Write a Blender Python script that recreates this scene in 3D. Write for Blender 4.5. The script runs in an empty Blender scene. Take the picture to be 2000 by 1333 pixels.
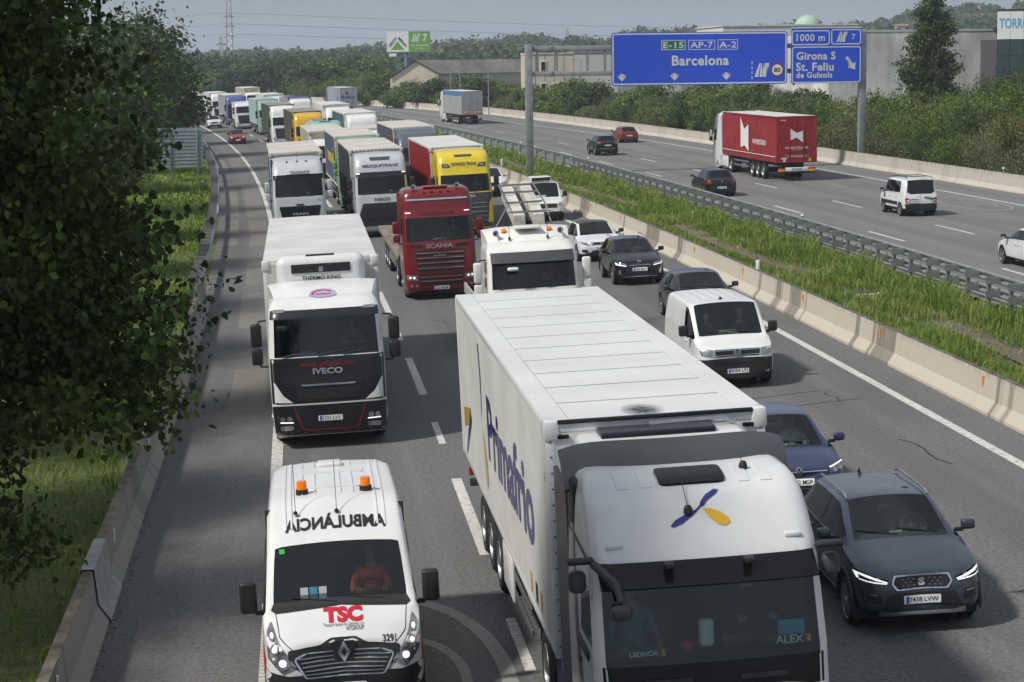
import bpy, bmesh, math, random
import numpy as np
from mathutils import Vector, Matrix, Euler
from mathutils.bvhtree import BVHTree
rnd = random.Random(7)
SC = bpy.context.scene
COL = SC.collection
# ------------------------------------------------------------------ camera
F_PX, PITCH, ROLL, CAM_H = 4048.7, .1346, .0116, 8.296
cd = bpy.data.cameras.new('camera'); cam = bpy.data.objects.new('camera', cd); COL.objects.link(cam)
cd.sensor_width = 36.0; cd.lens = F_PX / 2000 * 36.0; cd.clip_start = .1; cd.clip_end = 9000
_f = Vector((0, math.cos(PITCH), -math.sin(PITCH))); _r0 = Vector((1, 0, 0)); _u0 = _r0.cross(_f)
_r = _r0 * math.cos(ROLL) - _u0 * math.sin(ROLL); _u = _u0 * math.cos(ROLL) + _r0 * math.sin(ROLL)
cam.matrix_world = Matrix(((_r.x, _u.x, -_f.x, 0), (_r.y, _u.y, -_f.y, 0), (_r.z, _u.z, -_f.z, CAM_H), (0, 0, 0, 1)))
SC.camera = cam
# ------------------------------------------------------------------ sky, sun, exposure
SUN_EL, SUN_TO = math.radians(47), Vector((.88, .47))      # light travels to the right of the road and a little away
wd = bpy.data.worlds.new('World'); SC.world = wd; wd.use_nodes = True
nt = wd.node_tree; nt.nodes.clear()
sky = nt.nodes.new('ShaderNodeTexSky'); sky.sky_type = 'NISHITA'; sky.sun_disc = False
sky.sun_elevation = SUN_EL; sky.sun_rotation = math.atan2(-SUN_TO.x, -SUN_TO.y)
sky.air_density = 1.2; sky.dust_density = 2.5; sky.ozone_density = 1.5
# a storm-grey cloud deck: even slate colour low down, thinner and brighter overhead
geo = nt.nodes.new('ShaderNodeTexCoord'); sep = nt.nodes.new('ShaderNodeSeparateXYZ'); nt.links.new(geo.outputs['Generated'], sep.inputs[0])
rmp = nt.nodes.new('ShaderNodeValToRGB'); nt.links.new(sep.outputs['Z'], rmp.inputs[0])
e = rmp.color_ramp.elements; e[0].position = 0.0; e[0].color = (3.75, 4.25, 5.05, 1); e[1].position = .75; e[1].color = (4.6, 5.0, 5.6, 1)
e2 = rmp.color_ramp.elements.new(.2); e2.color = (4.2, 4.7, 5.45, 1)
nz = nt.nodes.new('ShaderNodeTexNoise'); nz.inputs['Scale'].default_value = 2.6; nz.inputs['Detail'].default_value = 5
mp = nt.nodes.new('ShaderNodeMapping'); mp.inputs['Scale'].default_value = (1, 1, 3.2); nt.links.new(geo.outputs['Generated'], mp.inputs[0]); nt.links.new(mp.outputs[0], nz.inputs[0])
mr = nt.nodes.new('ShaderNodeMapRange'); mr.inputs[1].default_value = .3; mr.inputs[2].default_value = .7; mr.inputs[3].default_value = .5; mr.inputs[4].default_value = 1.6
nt.links.new(nz.outputs[0], mr.inputs[0])
mul = nt.nodes.new('ShaderNodeVectorMath'); mul.operation = 'SCALE'; nt.links.new(rmp.outputs[0], mul.inputs[0])
brk = nt.nodes.new('ShaderNodeMapRange'); brk.inputs[1].default_value = .08; brk.inputs[2].default_value = .45; brk.inputs[3].default_value = .12; nt.links.new(sep.outputs['Z'], brk.inputs[0])   # the deck is even near the horizon, broken overhead
lr = nt.nodes.new('ShaderNodeMix'); lr.inputs[2].default_value = 1.; nt.links.new(brk.outputs[0], lr.inputs[0]); nt.links.new(mr.outputs[0], lr.inputs[3]); nt.links.new(lr.outputs[0], mul.inputs['Scale'])
mx = nt.nodes.new('ShaderNodeMix'); mx.data_type = 'RGBA'; mx.inputs[0].default_value = .9
nt.links.new(sky.outputs[0], mx.inputs[6]); nt.links.new(mul.outputs[0], mx.inputs[7])
bg = nt.nodes.new('ShaderNodeBackground'); bg.inputs[1].default_value = .077
wo = nt.nodes.new('ShaderNodeOutputWorld'); nt.links.new(mx.outputs[2], bg.inputs[0]); nt.links.new(bg.outputs[0], wo.inputs[0])
sd = bpy.data.lights.new('sun', 'SUN'); sd.energy = 3.8; sd.angle = math.radians(5); sd.color = (1, .95, .87)
sun = bpy.data.objects.new('sun', sd); COL.objects.link(sun)
_st = SUN_TO.normalized() * math.cos(SUN_EL)
sun.rotation_euler = Vector((_st.x, _st.y, -math.sin(SUN_EL))).to_track_quat('-Z', 'Y').to_euler()
sun.location = (-40, 10, 60)
SC.view_settings.view_transform = 'Standard'; SC.view_settings.look = 'None'; SC.view_settings.gamma = 1; SC.view_settings.exposure = .1
SC.render.engine = 'CYCLES'; cy = SC.cycles
cy.use_denoising = True; cy.max_bounces = 6; cy.diffuse_bounces = 2; cy.glossy_bounces = 3; cy.transmission_bounces = 4; cy.transparent_max_bounces = 12; cy.volume_bounces = 1
cy.caustics_reflective = False; cy.caustics_refractive = False; cy.sample_clamp_indirect = 4
cy.use_adaptive_sampling = True; cy.adaptive_threshold = .02
# ------------------------------------------------------------------ materials
M = {}
def lin(c): return tuple(((x + .055) / 1.055) ** 2.4 if x > .04045 else x / 12.92 for x in c)
def hexc(h): return lin(tuple(int(h[i:i + 2], 16) / 255 for i in (0, 2, 4)))
def new(name):
    m = bpy.data.materials.new(name); m.use_nodes = True; n = m.node_tree
    return m, n, n.nodes['Principled BSDF']
def setin(p, **k):
    for a, b in k.items():
        a = a.replace('_', ' ')
        if a in p.inputs: p.inputs[a].default_value = b
def mat(name, col, rough=.5, metal=0., coat=0., var=0., vscale=3., bump=0., bscale=40., spec=.5, stretch=(1, 1, 1), col2=None, coords='Object', emit=0., sheen=0.):
    """a plain procedural material: base colour varied by noise, roughness, fine bump"""
    if name in M: return M[name]
    m, n, p = new(name); c = tuple(col[:3])
    p.inputs['Base Color'].default_value = (*c, 1); setin(p, Roughness=rough, Metallic=metal, Coat_Weight=coat, Coat_Roughness=.06, Specular_IOR_Level=spec)
    if emit: setin(p, Emission_Color=(*c, 1), Emission_Strength=emit)
    if var or bump:
        tc = n.nodes.new('ShaderNodeTexCoord'); mp = n.nodes.new('ShaderNodeMapping'); mp.inputs['Scale'].default_value = stretch
        n.links.new(tc.outputs[coords], mp.inputs[0])
    if var:
        oi = n.nodes.new('ShaderNodeObjectInfo')
        t = n.nodes.new('ShaderNodeTexNoise'); t.inputs['Scale'].default_value = vscale; t.inputs['Detail'].default_value = 6; t.inputs['Roughness'].default_value = .62
        n.links.new(mp.outputs[0], t.inputs[0])
        r = n.nodes.new('ShaderNodeValToRGB'); n.links.new(t.outputs[0], r.inputs[0])
        c2 = col2 or tuple(x * (1 - var) for x in c)
        r.color_ramp.elements[0].position = .36; r.color_ramp.elements[0].color = (*c2, 1)
        r.color_ramp.elements[1].position = .64; r.color_ramp.elements[1].color = (*[min(1, x * (1 + var * .35)) for x in c], 1)
        n.links.new(r.outputs[0], p.inputs['Base Color'])
        rr = n.nodes.new('ShaderNodeMapRange'); rr.inputs[3].default_value = min(1, rough * 1.25); rr.inputs[4].default_value = rough * .85
        n.links.new(t.outputs[0], rr.inputs[0]); n.links.new(rr.outputs[0], p.inputs['Roughness'])
    if bump:
        b = n.nodes.new('ShaderNodeBump'); t2 = n.nodes.new('ShaderNodeTexNoise'); t2.inputs['Scale'].default_value = bscale; t2.inputs['Detail'].default_value = 4
        n.links.new(mp.outputs[0], t2.inputs[0]); n.links.new(t2.outputs[0], b.inputs['Height']); b.inputs['Strength'].default_value = bump; b.inputs['Distance'].default_value = .02
        n.links.new(b.outputs[0], p.inputs['Normal'])
    M[name] = m
    return m
def paint(name, h, rough=.32, metal=0., coat=.6, var=.10):
    return mat(name, hexc(h) if isinstance(h, str) else h, rough, metal, coat, var, 1.3)
def glassmat(name, tint=.16, tcol=(.75, .95, .9)):
    if name in M: return M[name]
    m, n, p = new(name); n.nodes.remove(p)
    tr = n.nodes.new('ShaderNodeBsdfTransparent'); tr.inputs[0].default_value = (*[tint * x for x in tcol], 1)
    gl = n.nodes.new('ShaderNodeBsdfGlossy'); gl.inputs['Roughness'].default_value = .03; gl.inputs[0].default_value = (.95, .97, 1, 1)
    fr = n.nodes.new('ShaderNodeFresnel'); fr.inputs[0].default_value = 1.5
    ad = n.nodes.new('ShaderNodeMath'); ad.operation = 'MULTIPLY_ADD'; ad.inputs[1].default_value = 1.0; ad.inputs[2].default_value = .015; n.links.new(fr.outputs[0], ad.inputs[0])
    mx = n.nodes.new('ShaderNodeMixShader'); n.links.new(ad.outputs[0], mx.inputs[0]); n.links.new(tr.outputs[0], mx.inputs[1]); n.links.new(gl.outputs[0], mx.inputs[2])
    n.links.new(mx.outputs[0], n.nodes['Material Output'].inputs[0])
    M[name] = m; return m
def std():
    mat('rubber', (.018, .018, .019), .82, var=.35, vscale=6)
    mat('blackplastic', (.016, .016, .018), .5, var=.25, vscale=4)
    mat('darkgrey', (.05, .052, .056), .5, var=.2, vscale=4)
    mat('spoilergrey', (.06, .064, .072), .42, var=.12, vscale=2, coat=.2)
    mat('glossblack', (.006, .006, .007), .22, var=.1, spec=.35)
    mat('chrome', (.75, .76, .78), .16, 1., var=.12, vscale=5)
    mat('alloy', (.46, .47, .49), .32, .9, var=.2, vscale=6)
    mat('steel', (.34, .35, .36), .45, .8, var=.25, vscale=3)
    mat('galv', (.36, .38, .39), .5, .55, var=.25, vscale=1.5)
    mat('chassis', (.03, .03, .032), .65, var=.4, vscale=3)
    mat('interior', (.03, .03, .032), .85)
    mat('seat', (.028, .028, .03), .9)
    mat('dash', (.04, .04, .042), .7)
    mat('white', (.70, .71, .72), .35, coat=.4, var=.07, vscale=1.2)
    mat('whitebox', (.64, .645, .63), .42, var=.14, vscale=.8)
    mat('plate', (.82, .83, .84), .4); mat('plateblue', (.02, .08, .45), .4); mat('ink', (.012, .012, .014), .5)
    mat('lamp', (.42, .43, .45), .14, .75, coat=1.0, var=.4, vscale=9); mat('lamphousing', (.16, .165, .18), .16, .6, coat=1.0)
    mat('lampon', (1., .97, .9), .2, emit=.75); mat('drl', (1., 1., 1.), .2, emit=.7)
    mat('amber', (.55, .14, .01), .25, coat=.6); mat('redlamp', (.30, .008, .012), .2, coat=.8); mat('orange', (.8, .28, .02), .5)
    mat('mirror', (.6, .65, .7), .04, 1.)
    glassmat('glass', .85); glassmat('glassdark', .08)
std()
# ------------------------------------------------------------------ mesh building
class MB:
    def __init__(s): s.v = []; s.f = []
    def add(s, vs, fs):
        o = len(s.v); s.v += [tuple(x) for x in vs]; s.f += [tuple(i + o for i in f) for f in fs]; return s
    def box(s, x0, x1, y0, y1, z0, z1):
        return s.add([(x0, y0, z0), (x1, y0, z0), (x1, y1, z0), (x0, y1, z0), (x0, y0, z1), (x1, y0, z1), (x1, y1, z1), (x0, y1, z1)],
                     [(0, 3, 2, 1), (4, 5, 6, 7), (0, 1, 5, 4), (1, 2, 6, 5), (2, 3, 7, 6), (3, 0, 4, 7)])
    def cbox(s, c, d): return s.box(c[0] - d[0] / 2, c[0] + d[0] / 2, c[1] - d[1] / 2, c[1] + d[1] / 2, c[2] - d[2] / 2, c[2] + d[2] / 2)
    def rbox(s, x0, x1, y0, y1, z0, z1, r=.03, seg=2):
        """box with rounded edges"""
        b = bmesh.new(); bmesh.ops.create_cube(b, size=1)
        for v in b.verts: v.co = ((x0 + x1) / 2 + v.co.x * (x1 - x0), (y0 + y1) / 2 + v.co.y * (y1 - y0), (z0 + z1) / 2 + v.co.z * (z1 - z0))
        r = min(r, (x1 - x0) * .45, (y1 - y0) * .45, (z1 - z0) * .45)
        bmesh.ops.bevel(b, geom=b.edges[:], offset=r, segments=seg, profile=.5, affect='EDGES')
        b.verts.index_update(); s.add([v.co for v in b.verts], [[v.index for v in f.verts] for f in b.faces]); b.free(); return s
    def tube(s, pts, r, n=8, cap=True):
        pts = [Vector(p) for p in pts]; rs = r if isinstance(r, (list, tuple)) else [r] * len(pts)
        rings = []; up = None
        for i, p in enumerate(pts):
            t = (pts[min(i + 1, len(pts) - 1)] - pts[max(i - 1, 0)]); t = t.normalized() if t.length > 1e-9 else Vector((0, 0, 1))
            if up is None: up = Vector((0, 0, 1)) if abs(t.z) < .9 else Vector((1, 0, 0))
            a = t.cross(up); a = a.normalized() if a.length > 1e-6 else t.orthogonal().normalized(); b = a.cross(t); up = b
            rings.append([p + a * (math.cos(2 * math.pi * k / n) * rs[i]) + b * (math.sin(2 * math.pi * k / n) * rs[i]) for k in range(n)])
        vs = [q for g in rings for q in g]; fs = []
        for i in range(len(pts) - 1):
            for k in range(n): fs.append((i * n + k, i * n + (k + 1) % n, (i + 1) * n + (k + 1) % n, (i + 1) * n + k))
        if cap: fs += [tuple(range(n))[::-1], tuple((len(pts) - 1) * n + k for k in range(n))]
        return s.add(vs, fs)
    def lathe(s, prof, axis='x', n=24, c=(0, 0, 0)):
        """prof: list of (radius, along-axis)"""
        vs = []; fs = []
        for r, a in prof:
            for k in range(n):
                q = 2 * math.pi * k / n; u, w = r * math.cos(q), r * math.sin(q)
                p = (a, u, w) if axis == 'x' else ((u, a, w) if axis == 'y' else (u, w, a))
                vs.append((p[0] + c[0], p[1] + c[1], p[2] + c[2]))
        for i in range(len(prof) - 1):
            for k in range(n): fs.append((i * n + k, i * n + (k + 1) % n, (i + 1) * n + (k + 1) % n, (i + 1) * n + k))
        return s.add(vs, fs)
    def prism(s, poly, a0, a1, axis='y'):
        """extrude polygon; axis y: poly is (x,z); axis x: (y,z); axis z: (x,y)"""
        f = {'y': lambda p, a: (p[0], a, p[1]), 'x': lambda p, a: (a, p[0], p[1]), 'z': lambda p, a: (p[0], p[1], a)}[axis]
        n = len(poly); vs = [f(p, a0) for p in poly] + [f(p, a1) for p in poly]
        return s.add(vs, [tuple(range(n))[::-1], tuple(range(n, 2 * n))] + [(i, (i + 1) % n, n + (i + 1) % n, n + i) for i in range(n)])
    def sweep(s, secs, close=True, caps=True):
        """skin consecutive sections (lists of equal length)"""
        n = len(secs[0]); vs = [p for q in secs for p in q]; fs = []
        for i in range(len(secs) - 1):
            for k in range(n if close else n - 1): fs.append((i * n + k, i * n + (k + 1) % n, (i + 1) * n + (k + 1) % n, (i + 1) * n + k))
        if close and caps: fs += [tuple(range(n))[::-1], tuple((len(secs) - 1) * n + k for k in range(n))]
        return s.add(vs, fs)
    def mirror_x(s):
        n = len(s.v); s.v += [(-x, y, z) for x, y, z in s.v]; s.f += [tuple(i + n for i in reversed(f)) for f in s.f]; return s
    def mesh(s, name, smooth=35, fix=True):
        me = bpy.data.meshes.new(name); me.from_pydata(s.v, [], s.f); me.update()
        if fix and len(s.f) < 60000:
            b = bmesh.new(); b.from_mesh(me); bmesh.ops.recalc_face_normals(b, faces=b.faces[:]); b.to_mesh(me); b.free()
        if smooth:
            me.polygons.foreach_set('use_smooth', [True] * len(me.polygons)); me.set_sharp_from_angle(angle=math.radians(smooth))
        return me
    def build(s, name, m, parent=None, smooth=35, fix=True, loc=None):
        return link(name, s.mesh(name, smooth, fix), m, parent, loc)
def link(name, me, m=None, parent=None, loc=None, rot=None):
    o = bpy.data.objects.new(name, me); COL.objects.link(o)
    if m is not None and me is not None:
        mm = M[m] if isinstance(m, str) else m
        if len(me.materials) == 0: me.materials.append(mm)
    if parent is not None: o.parent = parent
    if loc is not None: o.location = loc
    if rot is not None: o.rotation_euler = rot
    return o
def tag(o, label, cat, group=None):
    o['label'] = label; o['category'] = cat
    if group: o['group'] = group
    return o
def thing(name, label, cat, group=None):
    o = bpy.data.objects.new(name, None); o.empty_display_size = .2; COL.objects.link(o); return tag(o, label, cat, group)
def struct(o, kind='structure'): o['kind'] = kind; return o
def copy_tree(o, parent=None):
    c = o.copy(); COL.objects.link(c); c.parent = parent
    for ch in list(o.children): copy_tree(ch, c)
    return c
def inst(src, name, parent, loc, rot=(0, 0, 0), m=None):
    """another object on the same mesh data"""
    o = bpy.data.objects.new(name, src.data if hasattr(src, 'data') else src); COL.objects.link(o); o.parent = parent; o.location = loc; o.rotation_euler = rot
    return o
# ------------------------------------------------------------------ road frame: s along the road from the bridge, b across (0 = line between the two right-hand lanes)
YAW, UD, BANK = -.102, 2.968, .0388
RD = Vector((math.sin(YAW), math.cos(YAW), 0)); LT = Vector((math.cos(YAW), -math.sin(YAW), 0))
def ref(s): return -max(0, min(s, 420) - 47) ** 2 / 4600 - max(0, s - 420) * .162
def head(s): return YAW - math.atan(max(0, min(s, 420) - 47) / 2300)
def zn(b): return .115 + BANK * b
def zf(b): return .6 + .012 * (b - 19)
def P(s, b, z=0.): 
    q = RD * s + LT * (UD + ref(s) + b); return Vector((q.x, q.y, z))
def PN(s, b, dz=0.): return P(s, b, zn(b) + dz)
def PF(s, b, dz=0.): return P(s, b, zf(b) + dz)
def place(o, s, b, side='n', yaw=0., flip=False, dz=0.):
    """stand a vehicle on its carriageway: local -Y is its front, +X points across the road to the right"""
    bank = BANK if side == 'n' else .012
    h = head(s) + yaw
    R = Matrix.Rotation(-h, 4, 'Z') @ Matrix.Rotation(-math.atan(bank), 4, 'Y')
    if flip: R = R @ Matrix.Rotation(math.pi, 4, 'Z')
    o.matrix_world = Matrix.Translation((PN if side == 'n' else PF)(s, b, dz)) @ R
    return o
# ================================================================== the setting: terrain, roads, markings, barriers
def nodes_mix(n, a, b, fac):
    m = n.nodes.new('ShaderNodeMix'); m.data_type = 'RGBA'
    for sock, v in ((m.inputs[6], a), (m.inputs[7], b), (m.inputs[0], fac)):
        if hasattr(v, 'links'): n.links.new(v, sock)
        elif isinstance(v, (int, float)): sock.default_value = v
        else: sock.default_value = (*v[:3], 1)
    return m.outputs[2]
def noise(n, vec, scale, detail=5, rough=.6):
    t = n.nodes.new('ShaderNodeTexNoise'); t.inputs['Scale'].default_value = scale; t.inputs['Detail'].default_value = detail; t.inputs['Roughness'].default_value = rough
    if vec is not None: n.links.new(vec, t.inputs[0])
    return t.outputs[0]
def ramp(n, fac, a, b, lo=0., hi=1.):
    r = n.nodes.new('ShaderNodeMapRange'); r.inputs[1].default_value = a; r.inputs[2].default_value = b; r.inputs[3].default_value = lo; r.inputs[4].default_value = hi
    n.links.new(fac, r.inputs[0]); return r.outputs[0]
def mapping(n, vec, scale):
    m = n.nodes.new('ShaderNodeMapping'); m.inputs['Scale'].default_value = scale; n.links.new(vec, m.inputs[0]); return m.outputs[0]
def bump(n, p, h, strength, dist):
    b = n.nodes.new('ShaderNodeBump'); b.inputs['Strength'].default_value = strength; b.inputs['Distance'].default_value = dist; n.links.new(h, b.inputs['Height']); n.links.new(b.outputs[0], p.inputs['Normal'])
def asphalt(name, base, lanes, light=1.25):
    """rolled asphalt: UV = (metres across, metres along); grain, blotches, tyre-polished bands in each lane, long cracks"""
    m, n, p = new(name); uv = n.nodes.new('ShaderNodeUVMap').outputs[0]
    sp = n.nodes.new('ShaderNodeSeparateXYZ'); n.links.new(uv, sp.inputs[0])
    grain = noise(n, uv, 13, 4, .8); blot = noise(n, mapping(n, uv, (.35, .07, 1)), 1.0, 6, .6); strk = noise(n, mapping(n, uv, (1.3, .02, 1)), 1., 4)
    c = nodes_mix(n, tuple(x * .62 for x in base), tuple(x * (light + .05) for x in base), ramp(n, grain, .38, .62))
    c = nodes_mix(n, c, tuple(x * .62 for x in base), ramp(n, blot, .48, .70, 0, .7))
    c = nodes_mix(n, c, tuple(x * 1.5 for x in base), ramp(n, strk, .55, .75, 0, .35))
    # oil-dark middle of each lane
    sn = n.nodes.new('ShaderNodeMath'); sn.operation = 'SINE'; ml = n.nodes.new('ShaderNodeMath'); ml.operation = 'MULTIPLY_ADD'; ml.inputs[1].default_value = 2 * math.pi / lanes[0]; ml.inputs[2].default_value = -lanes[1] * 2 * math.pi / lanes[0] - math.pi / 2
    n.links.new(sp.outputs[0], ml.inputs[0]); n.links.new(ml.outputs[0], sn.inputs[0])
    c = nodes_mix(n, c, tuple(x * .55 for x in base), ramp(n, sn.outputs[0], .3, 1., 0, .35))
    # cracks and sealed joints
    v = n.nodes.new('ShaderNodeTexVoronoi'); v.feature = 'DISTANCE_TO_EDGE'; v.inputs['Scale'].default_value = .09
    wv = n.nodes.new('ShaderNodeVectorMath'); wv.operation = 'ADD'; wn = n.nodes.new('ShaderNodeTexNoise'); wn.inputs['Scale'].default_value = .7; n.links.new(uv, wn.inputs[0])
    n.links.new(uv, wv.inputs[0]); n.links.new(wn.outputs[1], wv.inputs[1]); n.links.new(wv.outputs[0], v.inputs[0])
    msk = n.nodes.new('ShaderNodeMath'); msk.operation = 'MULTIPLY'; n.links.new(ramp(n, v.outputs[0], .0, .0022, 1, 0), msk.inputs[0]); n.links.new(ramp(n, noise(n, uv, .12, 2), .6, .66), msk.inputs[1])
    c = nodes_mix(n, c, (.015, .015, .016), msk.outputs[0])
    n.links.new(c, p.inputs['Base Color']); setin(p, Roughness=.88, Specular_IOR_Level=.35); bump(n, p, grain, .7, .012)
    M[name] = m; return m
asphalt('asphalt', (.138, .139, .140), (3.55, 0.))
asphalt('asphalt_far', (.172, .172, .172), (3.75, 22.4))
def concrete(name, base, dark, stain=.5, streak=9.):
    """slip-formed concrete: UV = (metres along, metres up the face)"""
    m, n, p = new(name); uv = n.nodes.new('ShaderNodeUVMap').outputs[0]
    big = noise(n, mapping(n, uv, (.22, .0, 1)), 1., 4, .7); wob = noise(n, mapping(n, uv, (streak, .6, 1)), 1., 5, .7); fine = noise(n, uv, 9, 6, .7)
    sp = n.nodes.new('ShaderNodeSeparateXYZ'); n.links.new(uv, sp.inputs[0])
    c = nodes_mix(n, tuple(x * .86 for x in base), tuple(min(1, x * 1.1) for x in base), fine)
    a = n.nodes.new('ShaderNodeMath'); a.operation = 'MULTIPLY'; n.links.new(ramp(n, big, .53, .55), a.inputs[0]); n.links.new(ramp(n, wob, .3, .62, .55, 1.), a.inputs[1])
    c = nodes_mix(n, c, dark, ramp(n, a.outputs[0], 0, 1, 0, stain))
    t = n.nodes.new('ShaderNodeMath'); t.operation = 'MULTIPLY'; n.links.new(ramp(n, sp.outputs[1], .75, 1.05), t.inputs[0]); n.links.new(ramp(n, wob, .45, .6), t.inputs[1])
    c = nodes_mix(n, c, tuple(x * .6 for x in dark), ramp(n, t.outputs[0], 0, 1, 0, .8))
    n.links.new(c, p.inputs['Base Color']); setin(p, Roughness=.9); bump(n, p, fine, .35, .01); M[name] = m; return m
concrete('concrete_near', (.47, .43, .36), (.15, .135, .11), .95, 9.)
concrete('concrete_far', (.46, .43, .37), (.33, .30, .255), .5, 5.)
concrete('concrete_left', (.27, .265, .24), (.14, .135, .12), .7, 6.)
mat('concrete_top', (.12, .11, .085), .95, var=.5, vscale=2.5, bump=.4, bscale=20)
def grassground(name, a, b, c3):
    m, n, p = new(name); tc = n.nodes.new('ShaderNodeTexCoord').outputs['Object']
    c = nodes_mix(n, a, b, ramp(n, noise(n, tc, .35, 6, .7), .38, .62)); c = nodes_mix(n, c, c3, ramp(n, noise(n, tc, .9, 5, .7), .55, .68, 0, .8))
    f = noise(n, tc, 14, 4, .7); c = nodes_mix(n, c, tuple(x * .45 for x in a), ramp(n, f, .45, .7, 0, .6))
    n.links.new(c, p.inputs['Base Color']); setin(p, Roughness=.95); bump(n, p, f, .8, .08); M[name] = m
grassground('turf', (.075, .12, .024), (.11, .15, .04), (.19, .16, .08))
grassground('field', (.035, .06, .018), (.05, .075, .025), (.07, .075, .03))
grassground('dry', (.17, .15, .10), (.13, .115, .075), (.22, .20, .15))
def paintmark(name, col, ridged=False):
    m, n, p = new(name); uv = n.nodes.new('ShaderNodeUVMap').outputs[0]
    w = noise(n, uv, 7, 6, .75); c = nodes_mix(n, (.16, .158, .152), col, ramp(n, w, .34, .5))
    c = nodes_mix(n, c, tuple(x * .75 for x in col), ramp(n, noise(n, mapping(n, uv, (1, .25, 1)), 1.2), .4, .7))
    if ridged:
        wv = n.nodes.new('ShaderNodeTexWave'); wv.bands_direction = 'Y'; wv.inputs['Scale'].default_value = 1.9; wv.inputs['Distortion'].default_value = .4; n.links.new(uv, wv.inputs[0])
        c = nodes_mix(n, c, (.22, .215, .205), ramp(n, wv.outputs[1], .5, .85, 0, .5)); bump(n, p, wv.outputs[1], .6, .02)
    n.links.new(c, p.inputs['Base Color']); setin(p, Roughness=.75); M[name] = m
paintmark('marking', (.62, .61, .58)); paintmark('marking_ridged', (.68, .67, .64), True); paintmark('marking_worn', (.27, .266, .255))

def bend(s): return -max(0, s - 290) * .085        # the far barrier closes in on the bend
def ribbon(name, m, fn, ss, bs, parent=None, dz=0.):
    """a sheet over (s, b) with UV = (b, s)"""
    nb = len(bs); vs = [fn(s, b, dz) for s in ss for b in bs]; fs = []
    for i in range(len(ss) - 1):
        for j in range(nb - 1): fs.append((i * nb + j, i * nb + j + 1, (i + 1) * nb + j + 1, (i + 1) * nb + j))
    me = bpy.data.meshes.new(name); me.from_pydata([tuple(v) for v in vs], [], fs); me.update()
    uvl = me.uv_layers.new(name='UVMap'); uv = [(b, s) for s in ss for b in bs]
    for l in me.loops: uvl.data[l.index].uv = uv[l.vertex_index]
    return link(name, me, m, parent)
def fr(a, b, st): return list(np.arange(a, b + 1e-6, st))
SS = fr(-20, 420, 4) + fr(430, 900, 20)
near_road = struct(ribbon('road', 'asphalt', PN, SS, [-6.3, -3.6, 0, 3.55, 7.1, 10.7, 12.2]))
far_road = struct(ribbon('far_road', 'asphalt_far', PF, SS, [18.6, 22.4, 26.15, 29.95, 33.85, 37.]))
# ---- terrain
RIDGE = [(-25, 17), (-10, 17), (-7, 18), (-3.5, 21), (-1.4, 26), (1, 26), (3, 28), (4.3, 31), (6, 29), (8.4, 34), (10.5, 40), (12.7, 47), (14, 52), (25, 60)]
def ridge(deg):
    for (a, h), (b, k) in zip(RIDGE, RIDGE[1:]):
        if a <= deg <= b: return h + (k - h) * (deg - a) / (b - a)
    return RIDGE[0][1] if deg < 0 else RIDGE[-1][1]
def sst(x, a, b): t = min(1, max(0, (x - a) / (b - a))); return t * t * (3 - 2 * t)
def terrain(x, y, base=0.):
    d = math.hypot(x, y); a = math.degrees(math.atan2(x, max(y, 1)))
    if y < 0: return base
    w = 1 + .10 * math.sin(a * 1.7 + 1) + .06 * math.sin(a * 4.1)
    # three folds of hills
    h = max((ridge(a) - 8) * .35 * sst(d, 520, 800) * (1 - .4 * sst(d, 800, 1000)), (ridge(a) - 8) * .7 * w * sst(d, 700, 1150), (ridge(a) - 8) * w * sst(d, 1200, 1900) * (d / 1900 if d < 1900 else 1))
    return base + h
def tz(b):
    for (a, z0), (c, z1) in zip(TZ, TZ[1:]):
        if a <= b <= c: return z0 + (z1 - z0) * (b - a) / (c - a)
    return TZ[0][1] if b < 0 else TZ[-1][1]
TZ = [(-3000, -1.5), (-40, -.9), (-9, -.25), (-6.25, -.2), (-6.2, -.55), (12.1, -.0), (12.15, .46), (18.4, .5), (18.45, .3), (37, .4), (37.1, .75), (60, .9), (3000, 1)]
BB = [-3000, -1800, -1000, -600, -400, -260, -170, -110, -70, -40, -25, -15, -11, -9, -7.5, -6.25, -6.2, 3, 12.1, 12.15, 13.5, 15, 17, 18.4, 18.45, 27, 37, 37.1, 41, 46, 54, 60, 80, 110, 150, 200, 270, 360, 480, 620, 800, 1000, 1300, 1700, 2200, 3000]
TS = fr(-60, 420, 20) + fr(450, 2400, 50) + [2600, 3000, 3600, 4400, 5200]
_vs = []
for s_ in TS:
    for b_ in BB:
        q = P(s_, b_); _vs.append((q.x, q.y, terrain(q.x, q.y, tz(b_))))
nb = len(BB); _fs = [(i * nb + j, i * nb + j + 1, (i + 1) * nb + j + 1, (i + 1) * nb + j) for i in range(len(TS) - 1) for j in range(nb - 1)]
struct(MB().add(_vs, _fs).build('ground', 'field', smooth=60, fix=False))
SV = fr(-20, 420, 5)
struct(ribbon('left_verge', 'turf', lambda s, b, dz: P(s, b, tz(b) + .04), SV, [-16, -13, -11, -9, -7.5, -6.28]))
struct(ribbon('median', 'turf', lambda s, b, dz: P(s, b, tz(b) + .05 + .04 * math.sin(s * .31 + b)), fr(-20, 420, 2), [12.3, 13.2, 14.2, 15.2, 16.2, 17.2, 18.38]))
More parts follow.
